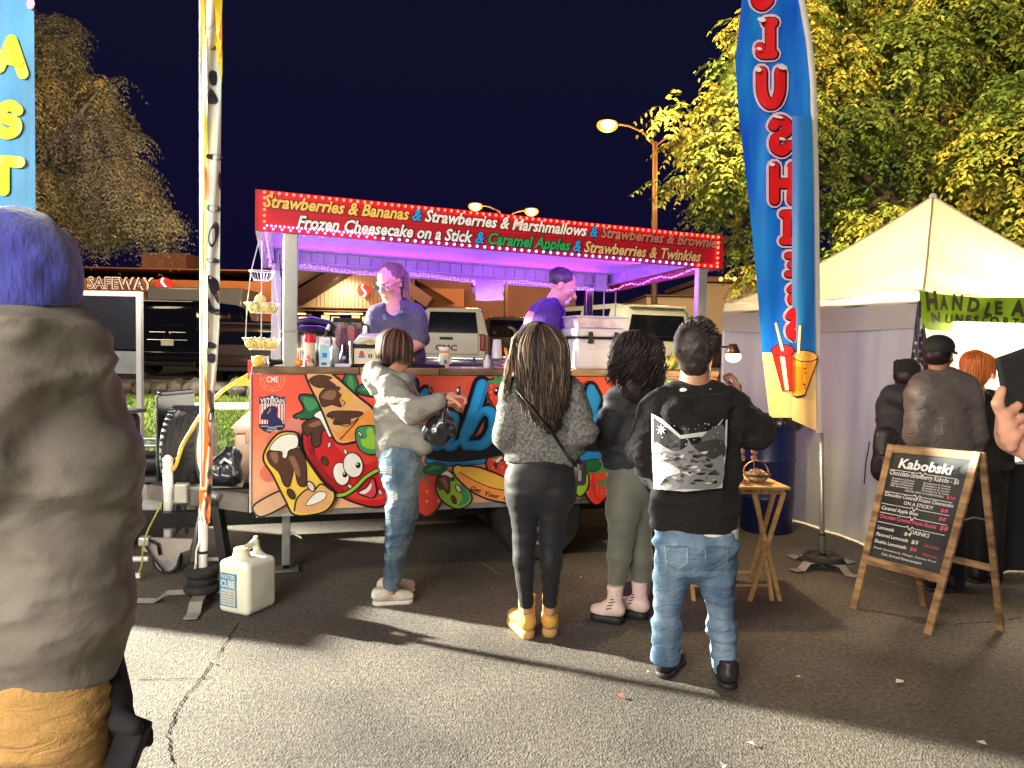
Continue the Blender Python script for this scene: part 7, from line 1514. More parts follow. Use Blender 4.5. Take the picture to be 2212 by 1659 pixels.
for x_ in (1462, 1548):
    L = [(x_ - 26, 1180), (x_ + 24, 1180), (x_ + 22, 1218), (x_, 1230), (x_ - 22, 1218)]
    for a_, c_ in zip(L, L[1:] + L[:1]): b.tube([f.q(*a_, -.165), f.q(*c_, -.165)], .0022, n=4)
b.build('pocket_seam', I('seam', .12, .16, .21), f.t)
m_shb = mat('shoe_black', (.018, .017, .018), .5, var=.2, vs=10)
for hx, hy, tx, ty, nm in ((1436, 1468, .12, .23, 5), (1577, 1492, .03, .27, 6)):
    g1 = G(hx, hy) - f.o; shoe(f, 'shoe', (g1.x, g1.y + .03, 0), (g1.x + tx, g1.y + ty, 0), m_shb, m_bs, h=.095, w=.045, ankle=.042, sole=.028, seed=nm)
hair = f.add('hair', [ell_(HP(0, -.018, .036), np.array((.092, .110, .098)) * 1.03, rot=HM)] + f.c((1500, 768, -.04, 38, 1500, 784, -.04, 31)), mat('hair_boy', (.030, .020, .019), .5, var=.4, vs=30, spec=.5), vox=.008, k=.03, folds=[(.008, (60, 60, 40), 81)], clip=[(HP(0, .045, .0), HM @ np.array((0, 1, -.45)))])
cH4 = HP(0, -.018, .036)
def p5_(s0, s_, v):
    a = v[0] * 6.28; e_ = math.asin(min(1, -.55 + v[1] * 1.55)); d = np.array((math.cos(a) * math.cos(e_), math.sin(a) * math.cos(e_), math.sin(e_))); return cH4 + d * np.array((.094, .106, .100)) + (d * (.25 + .35 * max(0, d[2])) + np.array((0.15, .1, .9 * d[2] - .35))) * .032 * s_ + np.array((.01, 0, -.01)) * s_ * s_ + np.array((0, -.0, .0))
locks('hair_strand', hair, lambda t, v: cH4, p5_, 620, [mat('hair_boy', (0, 0, 0))], r=.004, seed=9, seg=4, kind='stuff')

# ---------- worker woman inside the trailer
f = Fig('woman with glasses and ponytail in a slate scrub top looking down behind the counter', 5.5, 856)
f.o = f.o.copy(); f.t.location = f.o + Vector((0, 0, .495)); f.o.z = .495
hc = f.q(842, 610, .0); hd, HP, HM = head(hc, R(-118), -.42, 1.08, jaw=1.15)
body = hd + f.cb((846, 640, .02, 20, 853, 672, .02, 22), (856, 700, .02, 45, 858, 800, .02, 45, .75), (905, 690, 0, 18, 905, 740, -.05, 15), (905, 740, -.06, 15, 868, 765, -.2, 10), (810, 690, 0, 18, 806, 745, -.05, 14), (806, 745, -.05, 14, 822, 768, -.2, 10), (838, 850, 0, 26, 838, 1000, 0, 18), (875, 850, 0, 26, 875, 1000, 0, 18), sh=.94)
body += hand(f.q(866, 767, -.21), (-.7, -.6, -.2), (0, 0, -1), .6) + hand(f.q(824, 769, -.21), (.6, -.6, -.2), (0, 0, -1), .6, thumb=-1)
bo_ = f.add('body', body, m_skinp, vox=.0075, k=.022); eyes(HP, HM, bo_, 1.0)
m_scr = cloth('scrub_slate', (.085, .080, .125), rough=.8)
f.add('scrub_top', f.c((857, 700, .02, 54, 860, 770, .02, 56, .75), (860, 770, .02, 57, 862, 860, .02, 55, .75), (824, 676, .02, 22, 892, 676, .02, 22), (814, 684, .0, 23, 808, 725, -.04, 25), (898, 684, .0, 24, 905, 728, -.04, 24)), m_scr, vox=.008, k=.03, folds=[(.012, (8, 8, 16), 91), (.005, (24, 24, 34), 92)] ,
      extra=lambda Q, D: np.maximum(D, .012 - sdf_eval(Q, f.c((846, 655, -.10, 22, 850, 672, -.14, 16), (850, 672, -.14, 16, 852, 690, -.16, 3)), .01)))
f.add('trousers', f.c((858, 850, .02, 50, 858, 880, .02, 50, .75), (838, 880, 0, 30, 838, 1020, 0, 22), (878, 880, 0, 30, 878, 1020, 0, 22)), m_scr, vox=.012, k=.03)
pr = Print(lambda a, b, h: f.q(a, b, -.205 - h)); put_text(pr, 'KABOB', blue, (846, 679), (870, 675), 7, sy=-1, shear=.2, bold=.03); pr.build('lettering', f.t)
m_hg = mat('hair_grey_brown', (.13, .085, .065), .45, var=.4, vs=20, stretch=(5, 5, 1), spec=.5)
hair = f.add('hair', [ell_(HP(0, -.030, .045), np.array((.083, .095, .080)) * 1.06, rot=HM)] + f.c((862, 578, .04, 9, 872, 600, .07, 12), (872, 600, .07, 12, 876, 650, .07, 9)), m_hg, vox=.007, k=.02, folds=[(.005, (70, 70, 30), 4)], clip=[(HP(0, .050, .02), HM @ np.array((0, 1, -.55)))])
b = MB()
for s_ in (-1, 1):
    c_ = [HP(s_ * .033 + .024 * math.cos(a), .105, -.004 + .018 * math.sin(a)) for a in np.linspace(0, 6.283, 15)]; b.tube(c_, .0022, n=5); b.tube([HP(s_ * .057, .104, .002), HP(s_ * .086, .03, .006), HP(s_ * .086, -.01, .0)], .0024, n=5)
b.tube([HP(-.010, .106, .002), HP(.010, .106, .002)], .0022, n=5); gl_ = b.build('glasses', m_black, f.t, smooth=True)
for s_ in (-1, 1): MB().lathe([(.001, 0), (.022, 0)], HP(s_ * .033, .105, -.004), n=14, axis=Vector(HM[:, 1]), cap=False).build('lens', p_clear, gl_)
# ---------- worker man
f = Fig('bearded man in a purple polo shirt looking down beside the cooler', 5.9, 1180)
f.o = f.o.copy(); f.t.location = f.o + Vector((0, 0, .495)); f.o.z = .495
hc = f.q(1215, 618, .0); hd, HP, HM = head(hc, R(-8), -.48, 1.10, nose=1.08)
body = hd + f.cb((1205, 640, .0, 19, 1188, 668, .0, 21), (1172, 700, 0, 46, 1168, 800, 0, 44), (1182, 690, -.2, 18, 1178, 745, -.22, 15), (1178, 745, -.22, 15, 1208, 775, -.24, 10), (1190, 690, .2, 18, 1192, 745, .22, 15), (1192, 745, .22, 15, 1215, 775, .16, 10), (1165, 850, -.08, 24, 1165, 1000, -.08, 18), (1175, 850, .08, 24, 1175, 1000, .08, 18), sh=.9)
body += hand(f.q(1210, 777, -.24), (.8, -.1, -.3), (0, 0, -1), .6) + hand(f.q(1217, 777, .16), (.8, -.1, -.3), (0, 0, -1), .6, thumb=-1)
bo_ = f.add('body', body, m_skinp, vox=.0075, k=.022); eyes(HP, HM, bo_, 1.0)
m_pol = cloth('polo_purple', (.085, .035, .22), rough=.75)
f.add('polo_shirt', f.c((1180, 686, 0, 40, 1168, 740, 0, 50), (1168, 740, 0, 50, 1166, 860, 0, 48), (1184, 672, -.16, 25, 1176, 735, -.22, 29), (1176, 735, -.22, 28, 1182, 760, -.23, 24), (1194, 672, .16, 25, 1192, 740, .22, 26)), m_pol, vox=.009, k=.05, folds=[(.016, (7, 7, 13), 95), (.006, (20, 20, 30), 96)])
f.add('collar', f.c((1196, 652, -.10, 9, 1218, 674, -.06, 5), (1180, 655, 0, 12, 1198, 652, -.10, 8), (1180, 655, 0, 12, 1205, 652, .10, 8)), m_pol, vox=.007, k=.015)
f.add('trousers', f.c((1168, 850, 0, 46, 1168, 880, 0, 46), (1165, 880, -.08, 28, 1165, 1025, -.08, 22), (1175, 880, .08, 28, 1175, 1025, .08, 22)), m_black, vox=.012, k=.03)
f.add('hair', [ell_(HP(0, -.028, .040), np.array((.084, .100, .083)) * 1.08, rot=HM)], mat('hair_salt', (.055, .045, .05), .5, var=.4, vs=30, spec=.4), vox=.007, k=.02, folds=[(.005, (70, 70, 60), 4)], clip=[(HP(0, .045, .035), HM @ np.array((0, 1, -.75)))])
f.add('beard', [ell_(HP(0, .072, -.082), np.array((.030, .030, .026)) * 1.1, rot=HM), cap_(HP(-.020, .094, -.052), HP(.020, .094, -.052), .010, .010)], mat('beard_white', (.62, .58, .56), .7, var=.2, vs=80), vox=.005, k=.012, folds=[(.004, (150, 150, 150), 2)])

# ---------- man in the blue beanie, close by
f = Fig('man in blue beanie, olive jacket and tan work trousers walking close past', 1.62, 70)
hc = f.q(48, 640, .0); hd, HP, HM = head(hc, R(165), .0, 1.02)
body = hd + f.cb((52, 720, 0, 60, 70, 780, 0, 70), (70, 900, 0, 150, 80, 1250, 0, 150, .7), (30, 1450, 0, 100, 30, 1900, -.05, 80), (150, 1450, .06, 95, 170, 1900, .1, 70), (190, 820, .1, 58, 226, 1080, .12, 48), (240, 1080, .16, 50, 262, 1330, .05, 40), (10, 800, -.1, 60, -70, 1000, -.15, 50), (-70, 1000, -.15, 50, -80, 1300, -.05, 40))
bo_ = f.add('body', body, m_skin, vox=.011, k=.03); eyes(HP, HM, bo_)
m_jk = mat('jacket_olive', (.16, .15, .115), .75, vs=2.5, col2=(.21, .18, .155), b2=(.012, 4, (1, 1, 1.3)), bump=.0006, bs=160, sheen=.03, spec=.3)
f.add('jacket', f.c((70, 780, 0, 150, 85, 1000, 0, 190, .8), (82, 1000, 0, 186, 84, 1300, 0, 178, .8), (84, 1300, 0, 178, 80, 1420, 0, 150, .8), (120, 760, .05, 90, 186, 880, .1, 82), (186, 880, .1, 84, 224, 1080, .12, 70), (224, 1080, .12, 68, 205, 1300, .05, 52), (10, 780, -.1, 90, -70, 1000, -.15, 80), (-70, 1000, -.15, 75, -80, 1300, -.05, 60), (60, 720, 0, 90, 70, 760, 0, 110, .9)), m_jk, vox=.009, k=.06, folds=[(.040, (4, 4, 9), 101), (.014, (11, 11, 22), 102)], clip=[(f.q(100, 1462), (-.05, 0, -1))])
f.add('collar', f.c((-20, 712, -.04, 20, 70, 716, -.07, 22), (70, 716, -.07, 22, 140, 712, .0, 22), (140, 712, .0, 22, 130, 700, .1, 20)), m_jk, vox=.009, k=.03, folds=[(.006, (16, 16, 12), 7)])
m_tan2 = mat('canvas_tan', (.46, .26, .08), .85, b2=(.02, 8, (1, 1, 2.5)), var=.15, vs=8, bump=.0018, bs=200, sheen=.1)
f.add('trousers', f.c((70, 1430, 0, 150, 70, 1540, 0, 160, .75), (20, 1540, 0, 115, 10, 1900, -.06, 95), (150, 1520, .05, 108, 178, 1900, .12, 85)), m_tan2, vox=.010, k=.03, folds=[(.030, (4, 4, 15), 111), (.012, (12, 12, 30), 112)])
m_bea = mat('beanie_blue', (.045, .050, .30), .95, var=.22, vs=60, stretch=(1, 1, .25), bump=.004, bs=110, sheen=.6)
f.add('beanie', f.c((36, 556, 0, 108, 46, 600, 0, 104), (58, 592, 0, 98, 62, 640, 0, 95)), m_bea, vox=.008, k=.05, folds=[(.010, (30, 30, 24), 6)], clip=[(f.q(60, 672), (.12, 0, -1))])
# black gloved hand with a dark wooden-edged thing
m_gl = mat('glove_black', (.012, .012, .015), .9, var=.1)
gw = f.q(240, 1515, .04); f.add('glove', [cap_(f.q(212, 1400, .06), gw, .046, .044)] + hand(gw, (.32, 0, -1), (0, 1, 0), 1.7, 1.2, thumb=-1) + [cap_(f.q(258, 1556, .0), f.q(290, 1570, -.01), .024, .019)], m_gl, vox=.006, k=.014)
p = Vector(f.q(276, 1612, .03)) + f.o; t = thing('dark_case', 'black case with a brown edge hanging in the gloved hand', 'case', p); MB().bbox((0, 0, 0), (.060, .05, .12), .008, rot=Matrix.Rotation(R(20), 3, 'Y')).build('case', m_gl, t); MB().bbox((-.018, 0, -.066), (.060, .045, .022), .005, rot=Matrix.Rotation(R(20), 3, 'Y')).build('edge', I('brown_edge', .12, .06, .04), t)
for s_, tx in ((0, 20), (1, 180)):
    q_ = f.q(tx, 1500, .08 * s_); shoe(f, 'boot', (q_[0] + .05, q_[1], 0), (q_[0] - .20, q_[1], 0), m_bs, m_bs, h=.14, w=.05, ankle=.05, sole=.03, vox=.012)
    f.add('trouser_leg', [cap_((q_[0], q_[1], .5), (q_[0], q_[1], .12), .085, .07)], m_tan2, vox=.012, k=.03)

# ---------- people at the tent
f = Fig('man in black cap and grey-brown sweatshirt seen from behind at the white tent', 5.0, 2036)
hc = f.q(2028, 768, .0); hd, HP, HM = head(hc, R(40), -.05, 1.04)
body = hd + f.cb((2026, 790, 0, 17, 2026, 815, 0, 19), (2036, 850, 0, 55, 2040, 960, 0, 52, .65), (1985, 850, 0, 20, 1975, 935, 0, 17), (1975, 935, 0, 17, 1990, 1000, .05, 12), (2088, 855, 0, 20, 2102, 940, 0, 17), (2102, 940, 0, 17, 2096, 1005, .05, 12), (2020, 1000, 0, 30, 2018, 1270, 0, 17), (2058, 1000, 0, 30, 2060, 1268, 0, 17))
body += hand(f.q(1990, 1000, .05), (.1, .2, -1), (.3, .8, 0), .6) + hand(f.q(2096, 1005, .05), (-.1, .2, -1), (-.3, .8, 0), .6, thumb=-1)
bo_ = f.add('body', body, m_skin2, vox=.010, k=.025); eyes(HP, HM, bo_)
f.add('sweatshirt', f.c((2036, 855, 0, 64, 2040, 980, 0, 62, .65), (2000, 838, 0, 34, 2078, 842, 0, 34), (1990, 848, 0, 33, 1978, 940, 0, 24), (1978, 940, 0, 24, 1990, 985, .05, 18), (2086, 850, 0, 33, 2104, 940, 0, 26), (2104, 940, 0, 24, 2098, 1000, .05, 18)), cloth('sweat_brown', (.12, .10, .095)), vox=.010, k=.035, folds=[(.013, (6, 6, 14), 121), (.006, (18, 18, 30), 122)], clip=[(f.q(2036, 1012), (0, 0, -1))])
f.add('trousers', f.c((2038, 1000, 0, 54, 2038, 1040, 0, 54, .68), (2018, 1040, 0, 30, 2018, 1268, 0, 21), (2058, 1040, 0, 30, 2060, 1266, 0, 21)), m_bj, vox=.011, k=.03, folds=[(.01, (10, 10, 20), 5)])
f.add('hair', [ell_(HP(0, -.022, .004), (.084, .090, .075), rot=HM)], m_hk, vox=.008, clip=[(HP(0, .02, 0), HM @ np.array((0, 1, 0)))])
cap = f.add('cap', [ell_(HP(0, -.012, .052), (.094, .112, .082), rot=HM)], mat('cap_black', (.016, .016, .018), .8, bump=.001), vox=.008, k=.01, clip=[(HP(0, 0, .020), HM @ np.array((0, .15, -1)))])
b = MB(); b.grid(lambda s, q_: HP((s - .5) * .15 * (1 - .25 * q_), .085 + .075 * q_ * math.sin(math.pi * (.2 + .6 * s)) ** .5, .030 - .015 * q_ + .012 * math.cos((s - .5) * 3)), 10, 4); o = b.build('brim', mat('cap_black', (0, 0, 0)), cap, smooth=True); sm_ = o.modifiers.new('thickness', 'SOLIDIFY'); sm_.thickness = .004
for x_ in (2018, 2060): g1 = f.q(x_, 1000); shoe(f, 'shoe', (g1[0], -.05, 0), (g1[0] + .06, .2, 0), m_shb, m_bs, vox=.012)
f = Fig('person in dark hooded coat and bobbled hat with a black backpack by the tent wall', 5.5, 1942)
hc = f.q(1962, 812, .0); hd, HP, HM = head(hc, R(30), -.1, 1.0)
body = hd + f.cb((1958, 832, 0, 16, 1956, 856, 0, 18), (1950, 880, 0, 42, 1950, 980, 0, 42, .7), (1920, 880, 0, 17, 1912, 960, 0, 14), (1978, 880, 0, 17, 1984, 960, 0, 14), (1938, 1020, 0, 24, 1936, 1220, 0, 15), (1966, 1020, 0, 24, 1966, 1218, 0, 15)) + hand(f.q(1912, 960), (0, .1, -1), (.3, .8, 0), .6) + hand(f.q(1984, 960), (0, .1, -1), (-.3, .8, 0), .6, thumb=-1)
bo_ = f.add('body', body, m_skin2, vox=.011, k=.025); eyes(HP, HM, bo_)
f.add('coat', f.c((1950, 880, 0, 50, 1948, 1000, 0, 50, .7), (1950, 860, 0, 36, 1958, 850, 0, 30), (1922, 872, 0, 26, 1912, 955, 0, 20), (1978, 872, 0, 26, 1984, 955, 0, 20), (1925, 850, -.04, 18, 1950, 862, -.12, 18)), m_bj, vox=.010, k=.035, folds=[(.016, (8, 8, 14), 131)], clip=[(f.q(1950, 1030), (0, 0, -1))])
f.add('trousers', f.c((1938, 1020, 0, 26, 1936, 1218, 0, 18), (1966, 1020, 0, 26, 1966, 1216, 0, 18)), m_black, vox=.012, k=.02)
f.add('hair', [ell_(HP(0, -.024, .0), (.084, .090, .085), rot=HM)], m_hk, vox=.009, clip=[(HP(0, .02, 0), HM @ np.array((0, 1, 0)))])
f.add('hat', [ell_(HP(0, -.01, .045), (.092, .108, .080), rot=HM)] + f.c((1941, 787, -.02, 11, 1945, 788, -.02, 10)), mat('hat_black', (.010, .010, .012), .95, bump=.003, bs=100), vox=.008, k=.012, folds=[(.006, (50, 50, 50), 3)], clip=[(HP(0, 0, .0), HM @ np.array((0, -.1, -1)))])
for x_ in (1936, 1966): g1 = f.q(x_, 1000); shoe(f, 'shoe', (g1[0], -.05, 0), (g1[0] + .04, .18, 0), m_shb, m_bs, vox=.012)
t = thing('backpack', 'black backpack with a hanging strap on the person in the bobbled hat', 'backpack', Vector(f.q(1908, 985, -.12)) + f.o)
sdf_mesh('pack', [cap_((0, 0, -.10), (0.01, 0, .14), .085, .075, flat=((0, 1, 0), .7)), cap_((0, -.06, -.08), (0, -.06, -.02), .06)], mat('nylon_black', (.010, .010, .014), .5, bump=.001), t, vox=.010, k=.04, folds=[(.01, (14, 14, 14), 3)]); MB().tube([(-.10, 0, .10), (-.12, .0, -.05), (-.125, 0, -.20)], .010, n=6, flat=.3).build('strap', m_black, t); MB().bbox((0, -.09, .02), (.13, .012, .01), .003).build('zip', m_blackm, t)
f = Fig('person with glowing orange-red hair and black jacket under the tent light', 5.2, 2112)
hc = f.q(2107, 800, .0); hd, HP, HM = head(hc, R(70), -.15, 1.0)
body = hd + f.cb((2107, 828, 0, 16, 2110, 850, 0, 18), (2125, 890, 0, 48, 2130, 990, 0, 46, .7), (2085, 890, 0, 18, 2078, 960, .02, 15), (2165, 890, 0, 18, 2178, 960, .02, 15), (2112, 1020, 0, 26, 2112, 1250, 0, 15), (2146, 1020, 0, 26, 2146, 1248, 0, 15)) + hand(f.q(2078, 960, .02), (0, .1, -1), (.3, .8, 0), .6) + hand(f.q(2178, 960, .02), (0, .1, -1), (-.3, .8, 0), .6, thumb=-1)
bo_ = f.add('body', body, m_skin, vox=.011, k=.025); eyes(HP, HM, bo_)
f.add('jacket', f.c((2125, 895, 0, 56, 2132, 990, 0, 56, .7), (2098, 868, 0, 26, 2158, 876, 0, 28), (2086, 880, 0, 26, 2078, 950, .02, 20), (2164, 888, 0, 27, 2178, 960, .02, 22)), mat('jacket_leather', (.014, .013, .014), .38, var=.2, bump=.002, bs=60), vox=.010, k=.03, folds=[(.016, (9, 9, 14), 141), (.006, (24, 24, 30), 142)], clip=[(f.q(2125, 1015), (0, 0, -1))])
f.add('trousers', f.c((2128, 1000, 0, 46, 2128, 1030, 0, 46, .7), (2112, 1030, 0, 27, 2112, 1248, 0, 18), (2146, 1030, 0, 27, 2146, 1246, 0, 18)), m_black, vox=.012, k=.02)
m_rh = mat('hair_red', (.50, .13, .025), .45, var=.4, vs=20, stretch=(5, 5, .7), spec=.5)
hair = f.add('hair', f.c((2105, 785, 0, 30, 2106, 808, -.01, 29, .95), (2100, 820, -.02, 20, 2104, 838, -.02, 16)), m_rh, vox=.008, k=.03, folds=[(.006, (50, 50, 12), 3)])
cH5 = f.q(2105, 790, 0); locks('hair_strand', hair, lambda t, v: cH5, lambda s0, s_, v: np.array((cH5[0] + (v[0] - .5) * 2 * (.02 + .09 * min(1, s_ * 2.4) ** .6), cH5[1] - .02 - .085 * min(1, s_ * 2.4) ** .6 * math.sqrt(max(.05, 1 - ((v[0] - .5) * 2) ** 2 * .8)), cH5[2] + .095 - .19 * (.7 + .4 * v[3]) * s_ ** 1.2)), 90, [m_rh], r=.005, seed=12, kind='stuff')
for x_ in (2112, 2146): g1 = f.q(x_, 1000); shoe(f, 'shoe', (g1[0], -.05, 0), (g1[0] + .04, .18, 0), m_shb, m_bs, vox=.012)
# ---------- passer-by at the right edge, hand with a phone
f = Fig('passer-by at the picture edge holding up a dark phone, hand and forearm in view', 1.35, 2430)
hc = f.q(2560, 620, .0); hd, HP, HM = head(hc, R(178), -.1, 1.02)
wr = f.q(2222, 965, -.03)
body = hd + f.c((2560, 720, 0, 60, 2570, 790, 0, 70), (2580, 900, 0, 150, 2590, 1250, 0, 150, .7), (2470, 900, -.05, 40, 2400, 1060, -.08, 38), (2400, 1060, -.08, 36, 2235, 972, -.03, 27), (2235, 972, -.03, 27, 2190, 940, -.03, 32, .6), (2190, 940, -.03, 32, 2178, 905, -.02, 26, .6), (2700, 900, 0, 60, 2720, 1250, 0, 45))
for L in (((2170, 915), (2154, 872), (2164, 842)), ((2166, 930), (2172, 896), (2200, 876)), ((2172, 950), (2180, 918), (2210, 900)), ((2184, 966), (2192, 940), (2216, 926))):
    body += f.c((*L[0], -.045, 12, *L[1], -.055, 11.5), (*L[1], -.055, 11.5, *L[2], -.045, 10), k=.004)
body += f.c((2200, 930, .0, 14, 2215, 900, .03, 12), (2215, 900, .03, 12, 2222, 868, .03, 10), k=.006)
f.add('body', body, m_skin, vox=.006, k=.02)
f.add('jacket', f.c((2580, 880, 0, 200, 2590, 1300, 0, 210, .7), (2480, 880, -.04, 85, 2405, 1060, -.08, 72), (2700, 880, 0, 85, 2730, 1250, 0, 65)), mat('jacket_navy', (.03, .032, .05), .8, bump=.001), vox=.012, k=.05, folds=[(.03, (5, 5, 6), 5)])
f.add('trousers', f.c((2580, 1350, 0, 180, 2580, 1500, 0, 170, .7)) + [cap_((.02, 0, .75), (.02, 0, .10), .10, .07), cap_((.20, 0, .75), (.20, 0, .10), .10, .07)], m_black, vox=.014, k=.04)
for x_ in (.02, .20): shoe(f, 'shoe', (x_ + .08, 0, 0), (x_ - .18, 0, 0), m_shb, m_bs, vox=.012)
p = Vector(f.q(2190, 850, -.01)) + f.o; t = thing('phone', 'large dark phone held at the picture edge in front of the tent', 'phone', p); MB().bbox((0.01, 0, .0), (.070, .010, .150), .006, rot=Matrix.Rotation(R(14), 3, 'Z') @ Matrix.Rotation(R(-17), 3, 'Y')).build('case', mat('phone_black', (.022, .022, .024), .5), t)
MB().bbox((0.01, .0065, .0), (.064, .002, .142), .001, rot=Matrix.Rotation(R(14), 3, 'Z') @ Matrix.Rotation(R(-17), 3, 'Y')).build('screen', m_glassdark, t)
# ================================================================ banners and tent
GL = dict(S=[[(.92, .80), (.62, .98), (.22, .88), (.16, .64), (.5, .5), (.84, .36), (.80, .10), (.42, .0), (.06, .18)]], L=[[(.10, 1), (.5, 1)], [(.3, 1), (.3, .04)], [(.12, 0), (.85, 0), (.95, .2)]], U=[[(.10, 1), (.12, .35), (.34, .0), (.66, .0), (.88, .35), (.90, 1)]], H=[[(.1, 0), (.1, 1)], [(.9, 0), (.9, 1)], [(.1, .5), (.9, .5)]], I=[[(.5, 0), (.5, 1)], [(.1, 0), (.9, 0)], [(.1, 1), (.9, 1)]], E=[[(.95, 1), (.12, 1)], [(.12, 1), (.12, 0)], [(.12, 0), (.95, 0)], [(.12, .5), (.75, .5)]], A=[[(.0, 0), (.5, 1)], [(.5, 1), (.95, 0)], [(.2, .36), (.75, .36)]], T=[[(.0, 1), (1, 1)], [(.5, 1), (.5, 0)]], O=[[(.5, 0), (.08, .3), (.08, .7), (.5, 1), (.92, .7), (.92, .3), (.5, 0)]])
def stroke_letter(pr, ch_, x0, x1, ytop, ybot, layers, flip=False, clipx=None, tilt=0):
    """brush letter in view pixels; layers are (material, width, dx, dy)"""
    for m_, w_, dx, dy in layers:
        pr.h += pr.step
        for L in GL[ch_]:
            P = [((x1 - u * (x1 - x0)) if flip else (x0 + u * (x1 - x0)), ybot + (ytop - ybot) * v) for u, v in L]; P = smooth_poly(P, 4, False) if len(P) > 2 else [P[0], ((P[0][0] + P[1][0]) / 2, (P[0][1] + P[1][1]) / 2), P[1]]
            P = [((min(a, clipx) if clipx else a) + dx, b_ + dy + tilt * (a - x0)) for a, b_ in P]; pr.stroke(P, w_, m_, sm=False, up=False)
# blue feather banner at the left edge
YF = 3.3; o0 = W(40, 900, YF); o0.z = 0
t = thing('feather_banner', 'blue feather banner with yellow capital letters at the edge above the beanie', 'banner', o0)
wv = lambda x, y: YF + .006 * math.sin(x * .075 + y * .006) + .0012 * math.sin(x * .31 + 1)
pt = lambda x, y, h: W(x, y, wv(x, y) - h) - o0
b = MB(); b.grid(lambda s, q_: pt(-190 + (262 + 6 * q_) * s, -160 + 760 * q_, 0), 40, 20); b.build('cloth', mat('banner_sky', (.10, .36, .66), .6, var=.14, vs=3), t, smooth=True)
pr = Print(pt, base=.010, step=.001, fine=14); m_by = I('banner_yellow', .86, .84, .05)
for ch_, x0, x1, y0, y1, tl_ in (('A', -2, 52, 80, 146, .25), ('S', -6, 42, 228, 290, -.05), ('T', -26, 42, 345, 408, .08)): stroke_letter(pr, ch_, x0, x1, y0, y1, [(m_by, 25, 0, 0)], tilt=tl_)
pr.ell((66, 8), (9, 12), I('banner_pink', .8, .45, .6)); pr.build('lettering', t)
MB().tube([pt(-196, y_, 0) for y_ in (-170, 0, 200, 400, 600, 900)] + [W(-196, 1400, YF) - o0], .012, n=8).build('pole', m_alu, t); MB().box(W(-196, 1480, YF) - o0 , (.5, .5, .02)).build('base', m_galv, t)
# twisted banner of white, black and orange
YT2 = 4.52; g = G(437, 1296); o0 = Vector((g.x, g.y, 0)); YT2 = g.y
t = thing('furled_banner', 'furled narrow banner of white, orange and black letters on a silver pole', 'banner', o0)
LX = lambda y: float(np.interp(y, [-80, 0, 300, 600, 900, 1050, 1110, 1130], [432, 434, 436, 437, 440, 436, 428, 440])); RX = lambda y: float(np.interp(y, [-80, 0, 100, 560, 700, 780, 850, 950, 1060, 1130], [478, 480, 479, 475, 474, 470, 464, 461, 458, 452]))
def ptf(x, y, h): u = (x - LX(y)) / max(1, RX(y) - LX(y)); return W(x, y, YT2 - .035 + .05 * abs(u - .32) * (1 if u > .32 else 1.6) + .014 * math.sin(u * 9 + y * .012) - h) - o0
b = MB(); b.grid(lambda s, q_: ptf(LX(-80 + 1210 * q_) + (RX(-80 + 1210 * q_) - LX(-80 + 1210 * q_)) * s, -80 + 1210 * q_, 0), 16, 150); b.build('cloth', mat('banner_white', (.78, .74, .62), .6, var=.04), t, smooth=True)
pr = Print(ptf, base=.003, step=.0006); bo_, by_, bk, brn = I('banner_orange', .80, .20, .03), I('banner_amber', .86, .62, .03), I('banner_black', .035, .032, .04), I('banner_rust', .40, .10, .03)
for L, m_ in (([(443, -80), (458, -80), (463, 40), (448, 62), (441, 40)], bo_), ([(462, -80), (479, -80), (479, 40), (470, 92), (464, 20)], by_), ([(447, 58), (466, 68), (466, 98), (448, 100)], by_), ([(447, 100), (465, 100), (465, 107), (448, 106)], bk), ([(466, 95), (479, 90), (479, 180), (472, 140)], by_), ([(473, 20), (479, 30), (479, 120), (474, 110)], bo_),
    ([(452, 155), (467, 155), (467, 183), (454, 181)], bk), ([(450, 222), (455, 190), (470, 213), (466, 224)], bk), ([(448, 333), (478, 335), (477, 346), (448, 342)], bk), ([(474, 370), (477, 380), (476, 410), (471, 395)], bk), ([(450, 443), (473, 446), (471, 457), (450, 455)], bk), ([(452, 500), (464, 480), (472, 486), (471, 510), (459, 534), (450, 522)], bk),
    ([(449, 557), (472, 560), (471, 568), (449, 566)], bk), ([(449, 596), (460, 598), (472, 612), (472, 655), (462, 640), (452, 622)], bk), ([(461, 618), (472, 624), (473, 646), (464, 636)], bo_), ([(449, 640), (460, 664), (473, 668), (472, 680), (450, 672)], bk), ([(446, 745), (453, 738), (466, 744), (463, 752), (450, 752)], bk), ([(445, 768), (463, 764), (461, 784), (446, 778)], bk), ([(449, 846), (457, 848), (458, 895), (452, 880)], bk), ([(450, 895), (462, 870), (461, 905), (452, 912)], bk), ([(448, 1020), (456, 1012), (457, 1026), (449, 1036)], bk), ([(448, 1052), (456, 1046), (457, 1062), (449, 1072)], bk),
    ([(441, 620), (447, 600), (448, 740), (444, 760), (440, 700)], bo_), ([(441, 760), (447, 770), (447, 900), (456, 975), (455, 1060), (449, 1090), (440, 1075), (436, 1050), (441, 950)], bo_), ([(447, 905), (452, 925), (456, 960), (450, 960)], brn), ([(437, -80), (441, -80), (441, 700), (438, 700)], by_), ([(430, 1060), (440, 1050), (454, 1085), (452, 1130), (440, 1128), (432, 1105)], bo_), ([(446, 1070), (450, 1075), (449, 1128), (446, 1120)], brn), ([(443, 100), (447, 110), (446, 330), (442, 340)], by_), ([(442, 360), (448, 380), (447, 420), (443, 430)], bo_)):
    pr.poly(L, m_, k=3)
pr.build('lettering', t)
MB().tube([W(x_, y_, YT2) - o0 for x_, y_ in ((437, 1290), (440, 1120), (438, 900), (437, 500), (435, 0), (432, -120))], [.021, .019, .016, .014, .012, .010], n=10).build('pole', m_alu, t, smooth=True)
